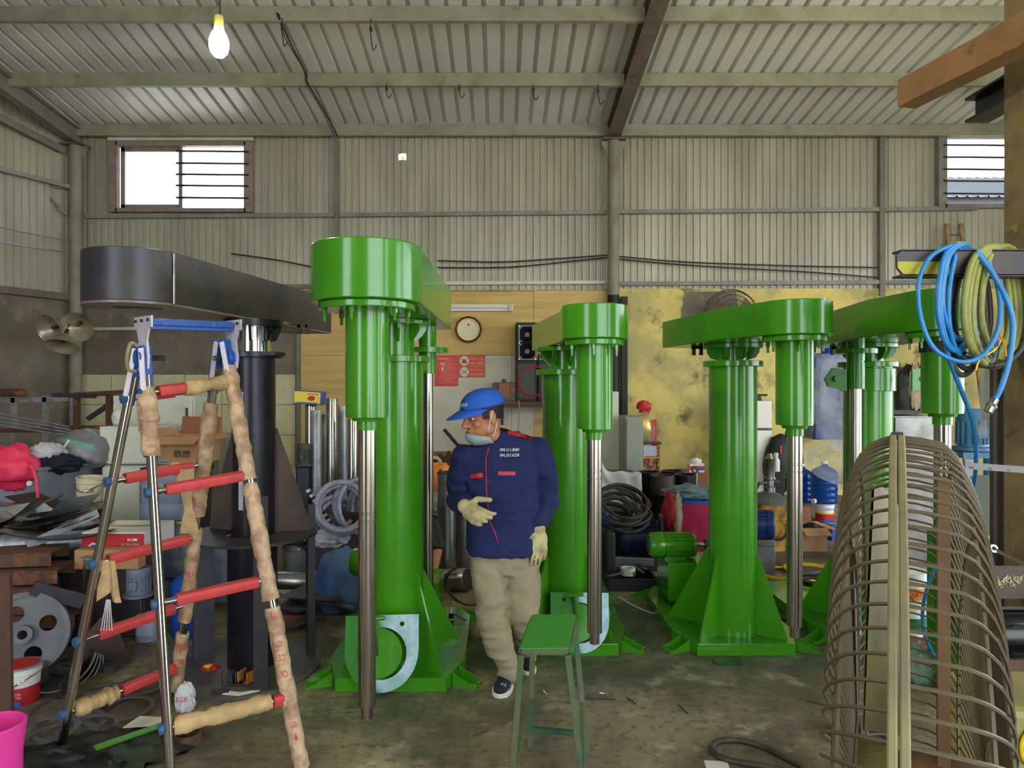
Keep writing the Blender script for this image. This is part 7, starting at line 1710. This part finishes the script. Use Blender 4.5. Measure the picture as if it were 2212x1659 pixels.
for i in range(6):
    a_2 = 0.5*i; c_ = o_+V((-0.13+0.05*i,-0.05+0.04*(i % 3),0.11+0.008*i)); solo(MB().beam(c_-V((math.cos(a_2),math.sin(a_2),0.2))*0.07, c_+V((math.cos(a_2),math.sin(a_2),0.2))*0.07, 0.018, 0.012), 'hand_tool', ('dull_steel','olive_box','steel')[i % 3], ['grey flat tool at the near end of the tool tray','olive handled tool second in the tool tray','bright steel tool before the tape roll in the tray','grey tool behind the tape roll in the tray','olive tool leaning out of the tray','bright tool at the far end of the tray'][i], 'tool', 'tools in the black tray')
solo(MB().tube(smooth_path([FP(1338,1290), FP(1362,1305), FP(1390,1318), FP(1418,1328)], 5), 0.006, 6), 'floor_string', 'sack', 'thin pale cord on the floor between the second and third machines', 'cord')

# ------------------------------------------------------------------ fridge, pump, bottles and boxes
T = thing('refrigerator', 'old white two door refrigerator by the peeling yellow wall', 'fridge', (P(1650,0,9.8).x,10.0,0))
a, c = P(1618,0,9.75), P(1668,866,9.75); xm_ = (a.x+c.x)/2; w = c.x-a.x; zsplit = P(0,928,9.75).z
part(MB().box((xm_,10.07,c.z/2), (w,0.5,c.z)), 'body', 'off_white', T, 0, 0.008)
part(MB().box((xm_,9.79,(zsplit+c.z)/2+0.01), (w,0.07,c.z-zsplit-0.02)), 'freezer_door', 'slatwhite', T, 0, 0.01); part(MB().box((xm_,9.79,(zsplit+0.06)/2), (w,0.07,zsplit-0.08)), 'fridge_door', 'slatwhite', T, 0, 0.01)
part(MB().box((xm_,9.77,zsplit), (w,0.02,0.025)), 'door_gap', 'dark_steel', T, 0)
for s_, z_ in ((0, zsplit-0.25), (1, zsplit+0.18)): part(MB().box((xm_-w*0.4,9.74,z_), (0.025,0.03,0.22)), 'handle', 'grey_paint', T, 0, 0.004)
T = thing('bench_grinder_tool', 'small black tool on top of the white refrigerator', 'tool', (P(1640,0,9.9).x,9.95,c.z))
part(MB().cyl((P(1640,0,9.9).x,9.95,c.z), (P(1640,0,9.9).x,9.95,c.z+0.09), 0.06, 0.03, n=16), 'stand', 'dark_steel', T); part(MB().cyl((P(1632,0,9.9).x,9.95,c.z+0.08), (P(1660,0,9.9).x,9.95,c.z+0.08), 0.016, n=10), 'arm', 'dark_steel', T); part(MB().cyl((P(1634,0,9.9).x,9.95,c.z+0.08), (P(1634,0,9.9).x,9.95,c.z+0.17), 0.025, n=12), 'head', 'olive_box', T)
for i, (u, v0, rx, rz2, l) in enumerate(((1690,950,0.22,0.42,'black padded chair back with red tag beside the refrigerator'), (1735,945,0.16,0.45,'dark jacket on a chair beside the tall blue wrapped unit'))):
    T = thing('draped_chair', l, 'chair', (P(u,0,9.6).x,9.7+0.3*i,0)); z_ = P(0,v0+55,9.6).z
    part(MB().blob((P(u,0,9.6).x,9.7+0.3*i,z_), (rx,0.14,rz2), 0.12, 2.2, 40+i), 'padded_back', 'black', T, 60)
    for s in (-1, 1): part(MB().cyl((P(u,0,9.6).x+s*rx*0.7,9.7+0.3*i,0), (P(u,0,9.6).x+s*rx*0.7,9.72+0.3*i,z_-rz2*0.5), 0.02, n=10), 'leg', 'dark_steel', T)
    part(MB().box((P(u,0,9.6).x,9.62+0.3*i,0.42), (rx*1.8,0.4,0.07)), 'seat', 'black', T, 0, 0.02)
    if i == 0: part(MB().box((P(1690,0,9.5).x,9.55,z_+0.22), (0.02,0.01,0.12)), 'red_tag', 'red', T, 0)
def bottle(lab, c_, r_, h, cap='white'):
    c_ = V(c_); T = thing('water_bottle', lab, 'bottle', tuple(c_), 0, 'blue water bottles')
    pf = [(0.0,0),(r_*0.92,0),(r_,0.03*h)]
    for k in range(4): z_ = h*(0.10+0.15*k); pf += [(r_,z_),(r_*0.95,z_+0.02*h),(r_*0.95,z_+0.03*h),(r_,z_+0.05*h)]
    pf += [(r_,0.70*h),(r_*0.9,0.80*h),(r_*0.5,0.88*h),(r_*0.26,0.91*h),(r_*0.26,0.96*h),(0.0,0.96*h)]
    part(MB().lathe(pf, c_, n=32), 'body', 'water_blue', T, 50); part(MB().cyl(c_+V((0,0,0.95*h)), c_+V((0,0,1.02*h)), r_*0.26, n=16), 'cap', cap, T)
    part(MB().cyl(c_+V((-r_*0.95,-r_*0.4,0.06*h)), c_+V((-r_*1.15,-r_*0.5,0.06*h)), 0.03, n=12), 'tap', 'white', T)
kb = FP(1789,1128); kb.y += 0.1
T = pail('paint_bucket', 'red and white printed paint bucket under the blue water bottle', tuple(kb), 0.112, 0.21, 'white', 'bucket', None, 'off_white', False, (0.0,0.10,'red'))
part(MB().lathe([(0.107,0.095),(0.109,0.115)], kb, n=28), 'yellow_band', 'yellow', T); lettering('LOBSTER', kb+V((0.0,-0.118,0.155)), 0.13, 0.026, (1,0,0), (0,0,1), 'blue_label', T); part(MB().box(kb+V((-0.02,-0.105,0.02)), (0.06,0.02,0.025)), 'size_mark', 'blue_label', T, 0)
bottle('blue water bottle standing on the printed paint bucket', kb+V((0,0,0.222)), 0.152, 0.50)
bottle('blue water bottle standing farther back in the dark corner', V((P(1732,0,9.0).x,9.0,0.16)), 0.14, 0.48)
solo(MB().box((P(1735,0,9.0).x,9.0,0.08), (0.7,0.4,0.16)), 'low_step', 'cement', 'low concrete step under the farther water bottle', 'step', bev=0.01)
T = thing('grease_pump', 'silver lever pump head on a dirty yellow drum', 'pump', tuple(FP(1672,1195)))
o_ = FP(1672,1195)+V((0.02,0.2,0)); zt = P(0,1092,6.9).z
part(MB().lathe([(0.17,0),(0.18,0.01),(0.175,0.02),(0.172,zt*0.33),(0.18,zt*0.35),(0.172,zt*0.37),(0.172,zt*0.66),(0.18,zt*0.68),(0.172,zt*0.7),(0.172,zt),(0.0,zt)], o_, n=36), 'drum', 'yellow_dirty', T, 40)
part(MB().lathe([(0.185,zt),(0.185,zt+0.02),(0.12,zt+0.09),(0.06,zt+0.11),(0.0,zt+0.11)], o_, n=32), 'cover', 'dull_steel', T, 40)
px_ = o_+V((0.02,0,zt+0.1))
part(MB().lathe([(0.05,0),(0.05,0.06),(0.035,0.07),(0.035,0.13),(0.055,0.14),(0.055,0.16),(0.045,0.16),(0.05,0.34),(0.055,0.35),(0.02,0.40),(0.0,0.40)], px_, n=22), 'pump_head', 'stainless', T, 40)
part(MB().cyl(px_+V((-0.12,-0.02,0.10)), px_+V((0.1,0.0,0.11)), 0.018, n=10), 'outlet', 'dull_steel', T)
part(MB().tube(smooth_path([px_+V((-0.12,-0.02,0.1)), o_+V((-0.22,-0.1,zt*0.9)), o_+V((-0.15,-0.2,zt*0.45)), o_+V((0.05,-0.21,zt*0.3)), o_+V((0.18,-0.14,zt*0.6))], 6), 0.014, 8), 'pump_hose', 'rubber', T)
T = thing('paint_gun_bottle', 'small white capped bottle behind the silver pump', 'bottle', tuple(P(1676,1015,7.6)))
part(MB().lathe([(0.0,0),(0.04,0),(0.04,0.12),(0.02,0.15),(0.02,0.17),(0.0,0.17)], P(1676,1018,7.6), n=18), 'body', 'white', T, 40); part(MB().cyl(P(1676,1018,7.6)+V((0,0,0.16)), P(1676,1018,7.6)+V((0,0,0.2)), 0.024, n=14), 'cap', 'white', T)
solo(MB().box((P(1676,0,7.7).x,7.75,P(0,1018,7.6).z/2), (0.16,0.2,P(0,1018,7.6).z)), 'dark_post', 'black', 'dark stand behind the silver pump carrying a white bottle', 'stand', bev=0.01)
solo(MB().box((P(1655,0,6.0).x,6.15,0.16), (0.17,0.28,0.32)).box((P(1655,0,6.0).x,6.0,0.28), (0.15,0.02,0.02)), 'transformer_box', 'dull_steel', 'grey steel box on the floor under the blue motor', 'box', bev=0.008)
vmotor('blue motor end on the grey steel box behind the third machine', V((P(1625,0,6.1).x,6.15,0.44)), 0.125, 0.2, 'blue_motor', 'electric_motor', (1,-0.3,0), 16, flange=False)
carton('open brown cardboard carton on the floor beside the bare shaft', 1730, 1142, 1786, 1190, 6.95, 0.34, 'card', True, floor=True)
drape('black_lump', 'black rag bundle in the open cardboard carton', P(1752,1140,7.1), (0.08,0.07,0.05), 'black', 'rag', 0.3, 3, 23)
carton('small blue printed carton behind the open cardboard one', 1797, 1136, 1830, 1170, 7.4, 0.3, 'blue_label')
solo(MB().box((P(1815,0,7.5).x,7.58,P(0,1171,7.4).z/2), (0.3,0.3,P(0,1171,7.4).z-0.002)), 'low_block', 'cement', 'low block under the small blue carton', 'block')
coil('yellow_hose', 'yellow air hose looped on the floor beside the third machine', FP(1700,1245)+V((0,0,0.012)), 0.22, 0.011, 2, 'yellow_hose', 'hose', (0,0,1), 0.08, 6, step=0.01)
coil('yellow_hose', 'yellow air hose loop on the floor behind the bare shaft', FP(1752,1236)+V((0,0,0.012)), 0.20, 0.010, 2, 'yellow_hose', 'hose', (0,0,1), 0.08, 9, step=0.01)
solo(MB().tube(smooth_path([FP(1700,1128), FP(1725,1124), FP(1752,1128), FP(1790,1130), FP(1822,1134)], 5), 0.012, 8), 'yellow_hose', 'yellow_hose', 'yellow hose running to the printed paint bucket', 'hose')
coil('grinder_cord', 'black cord coil of the angle grinder on the floor', FP(1760,1280)+V((0,0,0.02)), 0.13, 0.012, 4, 'rubber', 'cord', (0.05,-0.1,1), 0.2, 12)
T = thing('angle_grinder', 'angle grinder lying among its black cord', 'tool', tuple(FP(1757,1268)))
gz = FP(1755,1266)+V((0,0,0.10)); part(MB().cyl(gz+V((-0.1,0,0)), gz+V((0.08,0.03,0.01)), 0.033, 0.028, n=16), 'body', 'dark_steel', T); part(MB().cyl(gz+V((-0.12,0,-0.03)), gz+V((-0.12,0,0.04)), 0.035, n=16), 'gear_head', 'dull_steel', T); part(MB().cyl(gz+V((-0.12,0,-0.04)), gz+V((-0.12,0,-0.036)), 0.065, n=24), 'disc', 'card_dark', T)
solo(MB().prism(ccl(0.11, 28), 0, 0.02, (), None, FP(1722,1340)), 'rubber_disc', 'rubber', 'dark rubber disc on the floor behind the bare shaft', 'disc', smooth=40)
sheet('glass_plate', 'greenish glass sheet on the floor against the fourth machine base', [FP(1738,1315), FP(1810,1345), FP(1850,1380), FP(1838,1305), FP(1790,1290)], 0.008, 'glass_green', 'glass')
solo(MB().cyl(FP(1743,1290)+V((0,0,0.012)), FP(1765,1284)+V((0,0,0.012)), 0.01, n=10), 'bright_bolt', 'chrome', 'bright bolt on the floor beside the glass sheet', 'bolt')
# tall blue unit in plastic film
T = thing('wrapped_unit', 'tall blue machine column wrapped in clear plastic film', 'machine', (P(1794,0,6.0).x,6.1,0))
a, c = P(1762,0,5.95), P(1880,772,5.95); xm_ = (a.x+c.x)/2; w = c.x-a.x; zb = P(0,950,5.95).z
part(MB().box((xm_,6.1,(zb+c.z)/2), (w,0.26,c.z-zb)), 'blue_body', 'blue_wrap', T, 0, 0.01)
part(MB().box((xm_+w*0.2,5.965,(zb+c.z)/2-0.12), (w*0.36,0.012,0.34)), 'panel', 'blue_wrap', T, 0, 0.004); part(MB().box((xm_-w*0.22,5.965,(zb+c.z)/2+0.1), (w*0.4,0.012,0.4)), 'panel', 'blue_wrap', T, 0, 0.004)
part(MB().cyl((xm_,6.1,c.z), (xm_,6.1,c.z+0.04), 0.17, n=28), 'top_flange', 'blue', T); part(MB().cyl((xm_,6.1,c.z+0.04), (xm_,6.1,c.z+0.12), 0.11, n=24), 'neck', 'blue', T); part(MB().cyl((xm_,6.1,c.z+0.10), (xm_,6.1,c.z+0.13), 0.16, n=28), 'top_plate', 'navy_motor', T)
part(MB().box((P(1872,0,6.1).x,6.14,zb/2), (0.14,0.14,zb)), 'stand', 'navy_motor', T, 0)
q = MB()
def film(a_2, c_2):
    t = 2*PI*a_2; k = 0.58+0.06*mnoise.noise(V((math.cos(t)*2.5, math.sin(t)*2.5, c_2*4))); z_ = c.z+0.03-(c.z+0.03-zb+0.50*(0.5+0.5*math.cos(t-0.6)))*c_2
    sx_ = math.copysign(abs(math.cos(t))**0.6, math.cos(t)); sy_ = math.copysign(abs(math.sin(t))**0.6, math.sin(t))
    return V((xm_+sx_*w*k*(1-0.25*max(0, c_2-0.75)*2), 6.1+sy_*0.165*(1+k-0.55), z_))
q.grid(film, 48, 20); part(q, 'plastic_film', 'film', T, 80)
# steel cabinets, blue motor and discs behind the fan
cabinet('low stainless cabinet behind the wire cage fan', 1930, 898, 2022, 1000, 6.2, 0.45, 'stainless', None, False, 'stainless_cabinet')
solo(MB().box((P(1976,0,6.1).x,6.35,P(0,892,6.1).z), (0.38,0.46,0.02)), 'cabinet_lid', 'dark_steel', 'dark sheet lid lying on the low stainless cabinet', 'lid')
solo(MB().blob(P(1828,860,5.93), (0.06,0.05,0.2), 0.25, 2.5, 5), 'hanging_film', 'film', 'scrap of clear film hanging by the fourth machine column', 'film', smooth=80)
T = vmotor('old blue motor standing on a grey pedestal beside the pillar', P(2100,972,5.0), 0.105, 0.30, 'blue_old')
part(MB().box((P(2100,0,5.0).x,5.0,P(0,974,5.0).z-0.02), (0.30,0.26,0.04)), 'mount_plate', 'blue_old', T, 0)
part(MB().cyl((P(2143,0,5.2).x,5.2,0), (P(2143,0,5.2).x,5.2,P(0,925,5.2).z), 0.055, n=24), 'pedestal_column', 'blue_old', T, 40)
part(MB().beam((P(2143,0,5.2).x,5.2,P(0,960,5.2).z), (P(2100,0,5.05).x,5.05,P(0,980,5.05).z), 0.08, 0.08), 'arm', 'blue_old', T, 0)
solo(MB().box((P(2092,0,5.55).x,5.6,0.40), (0.2,0.2,0.80)), 'machine_stand', 'dark_steel', 'dark stand under the large thin steel disc', 'stand', bev=0.01)
solo(MB().lathe([(0.0,0),(0.26,0.0),(0.26,0.012),(0.0,0.012)], P(2092,1000,5.5), (0.75,-0.65,0.1), 40), 'steel_disc', 'dull_steel', 'large thin steel disc behind the old blue motor', 'disc', smooth=40)
solo(MB().lathe([(0.0,0),(0.19,0.0),(0.19,0.012),(0.0,0.012)], P(2124,1104,3.68), (-0.2,-0.97,0.1), 40), 'steel_disc', 'olive_box', 'dull olive steel disc standing on the green tank', 'disc', smooth=40)
T = thing('green_tank', 'bright green steel tank box behind the wire cage fan', 'tank', (P(2120,0,3.55).x,3.7,0))
a, c = P(2092,0,3.55), P(2150,1176,3.55)
part(MB().box(((a.x+c.x)/2,3.73,(0.05+c.z)/2), (c.x-a.x,0.34,c.z-0.05)), 'tank', 'green', T, 0, 0.006); part(MB().box(((a.x+c.x)/2,3.73,c.z+0.006), (c.x-a.x+0.02,0.36,0.012)), 'lid', 'green', T, 0)
for s in (-1, 1): part(MB().box(((a.x+c.x)/2+s*0.04,3.73,0.025), (0.03,0.3,0.05)), 'foot_rail', 'dark_green', T, 0)
T = thing('spirit_level', 'yellow spirit level lying on the green tank', 'level', tuple(P(2120,1166,3.68)))
p, q = P(2090,1163,3.66), P(2150,1169,3.58)
part(MB().beam(p, q, 0.025, 0.05), 'body', 'yellow', T, 0, 0.002); lettering('LEVEL', P(2130,1168,3.585), 0.06, 0.016, (1,0,0), (0,0,1), 'red', T)
T = pail('paint_bucket', 'white paint bucket with orange and green bands behind the fan guard', tuple(P(1962,1366,4.2)), 0.10, 0.36, 'white', 'bucket', None, 'white', True, (0.22,0.29,'orange'))
part(MB().lathe([(0.090,0.03),(0.0935,0.11)], P(1962,1366,4.2), n=28), 'green_band', 'green_label', T)
solo(MB().box((P(1962,0,4.2).x,4.2,P(0,1366,4.2).z/2), (0.22,0.22,P(0,1366,4.2).z-0.002)), 'wood_block', 'wood', 'wooden block under the white banded paint bucket', 'block', bev=0.004)
lettering('SƠN', P(1962,1366,4.2)+V((0,-0.098,0.255)), 0.07, 0.03, (1,0,0), (0,0,1), 'red', T)
drape('green_rag', 'pale green cloth heaped on the floor behind the fan guard', FP(1985,1470)+V((0,0,0.05)), (0.10,0.09,0.14), 'cloth_green', 'cloth', 0.3, 2.6, 24, flat=-0.045)
drape('pink_wrapper', 'small pink wrapper on the floor behind the fan strut', FP(2042,1372)+V((0,0,0.02)), (0.045,0.04,0.025), 'pink', 'wrapper', 0.35, 3, 25)
# things round the foot of the pillar
for u, v0, v1, d in ((2156,790,1345,3.05), (2178,760,1340,3.0)):
    p = P(u,v0,d); solo(MB().prism([(0,0),(0.045,0),(0.045,0.006),(0.006,0.006),(0.006,0.045),(0,0.045)], 0, p.z, (), Matrix.Rotation(-0.3,3,'Z'), (p.x-0.02,d,0)), 'angle_bar', 'plate', 'upright angle bar %s against the steel pillar' % ('standing free' if u == 2156 else 'close'), 'bar', 'upright angle bars', smooth=0)
solo(MB().blob(P(2140,850,3.15), (0.045,0.035,0.16), 0.2, 2.5, 26), 'plastic_bag', 'sack', 'white plastic bag hanging beside the blue hose end', 'bag', smooth=80)
solo(MB().blob(P(2130,925,3.12), (0.035,0.03,0.05), 0.2, 2.5, 27), 'plastic_bag', 'film', 'clear plastic bag with black parts under the white one', 'bag', smooth=80)
T = thing('steel_rule', 'steel rule with printed numbers sticking out beside the pillar', 'ruler', tuple(P(2150,1012,2.6)))
part(MB().beam(P(2090,1006,2.6), P(2230,1016,2.5), 0.004, 0.024), 'blade', 'alu', T, 0)
for i, t in enumerate(('250','200','150')): lettering(t, P(2098+i*42,1010+i*3,2.592-0.029*i), 0.02, 0.009, (1,-0.1,0), (0,0,1), 'ink', T, 'numeral', 0.003)
T = thing('sheet_tray', 'brown sheet metal tray with chalk marks fixed on the pillar', 'tray', tuple(P(2180,1290,2.75)))
a, c = P(2141,1292,2.72), P(2290,1222,2.72)
part(MB().box(((a.x+c.x)/2,2.72,(a.z+c.z)/2-0.0), (c.x-a.x,0.006,c.z-a.z)), 'front_panel', 'plate', T, 0); part(MB().box((a.x,2.82,(a.z+c.z)/2), (0.006,0.2,c.z-a.z)).box(((a.x+c.x)/2,2.82,a.z), (c.x-a.x,0.2,0.006)), 'tray_body', 'plate', T, 0)
for i in range(7):
    b0 = P(2155+i*8,1255+6*math.sin(i*2),2.714); part(MB().tube(smooth_path([b0+V((0.012*math.sin(i*3+k*2.1),0,0.018*math.cos(i*1.7+k*2.6))) for k in range(5)], 4), 0.0012, 4), 'chalk_mark', 'chalk', T)
T = thing('spanner', 'bright steel spanner resting on the sheet metal tray', 'tool', tuple(P(2180,1205,2.7)))
part(MB().beam(P(2150,1188,2.72), P(2230,1226,2.6), 0.006, 0.016), 'handle', 'chrome', T, 0, 0.002); part(MB().ring(P(2146,1186,2.72)+V((0,0.006,0)), 0.008, 0.016, 0.01, (0,-1,0.3)), 'ring_end', 'chrome', T)
vmotor('black cylindrical motor lying beside the pillar foot', P(2128,1368,2.75), 0.10, 0.34, 'black_gloss', 'electric_motor', (1,-0.05,0.02), 10, flange=False)
solo(MB().box((P(2200,0,2.8).x+0.03,2.86,P(0,1422,2.75).z/2), (0.30,0.16,P(0,1422,2.75).z-0.01)), 'motor_stand', 'dark_steel', 'dark stand carrying the black cylindrical motor', 'stand', bev=0.006)
T = thing('marked_plate', 'rusty plate with white chalk ticks below the black motor', 'plate', tuple(P(2185,1505,2.6)))
a, c = P(2144,1505,2.6), P(2300,1425,2.6)
part(MB().prism([(a.x,a.z+0.05),(c.x,a.z-0.02),(c.x,c.z),(a.x,c.z)], -0.004, 0.004, (), R_, (0,2.6,0)), 'plate', 'rust', T, 0)
for i, (u, v) in enumerate(((2162,1449),(2182,1457),(2166,1466),(2197,1463))): part(MB().beam(P(u,v-3,2.594), P(u+3,v+3,2.594), 0.004, 0.002, (0,1,0)), 'chalk_tick', 'chalk', T, 0)
part(MB().box((c.x-0.1,2.63,a.z/2-0.01), (0.2,0.05,max(a.z-0.02, 0.05))), 'plate_stand', 'dark_steel', T, 0)
T = thing('olive_machine', 'olive painted machine casing at the floor beside the fan', 'machine', (P(2215,0,1.75).x,1.75,0))
a = P(2152,1532,1.7)
part(MB().box((a.x+0.22,1.82,a.z/2), (0.44,0.25,a.z)), 'casing', 'yellow_olive', T, 0, 0.02); part(MB().cyl((a.x+0.11,1.695,a.z-0.09), (a.x+0.11,1.68,a.z-0.09), 0.055, n=28), 'cover_disc', 'galv', T, 40); part(MB().torus((a.x+0.11,1.688,a.z-0.09), 0.057, 0.005, (0,1,0), 28, 6), 'cover_rim', 'yellow', T)
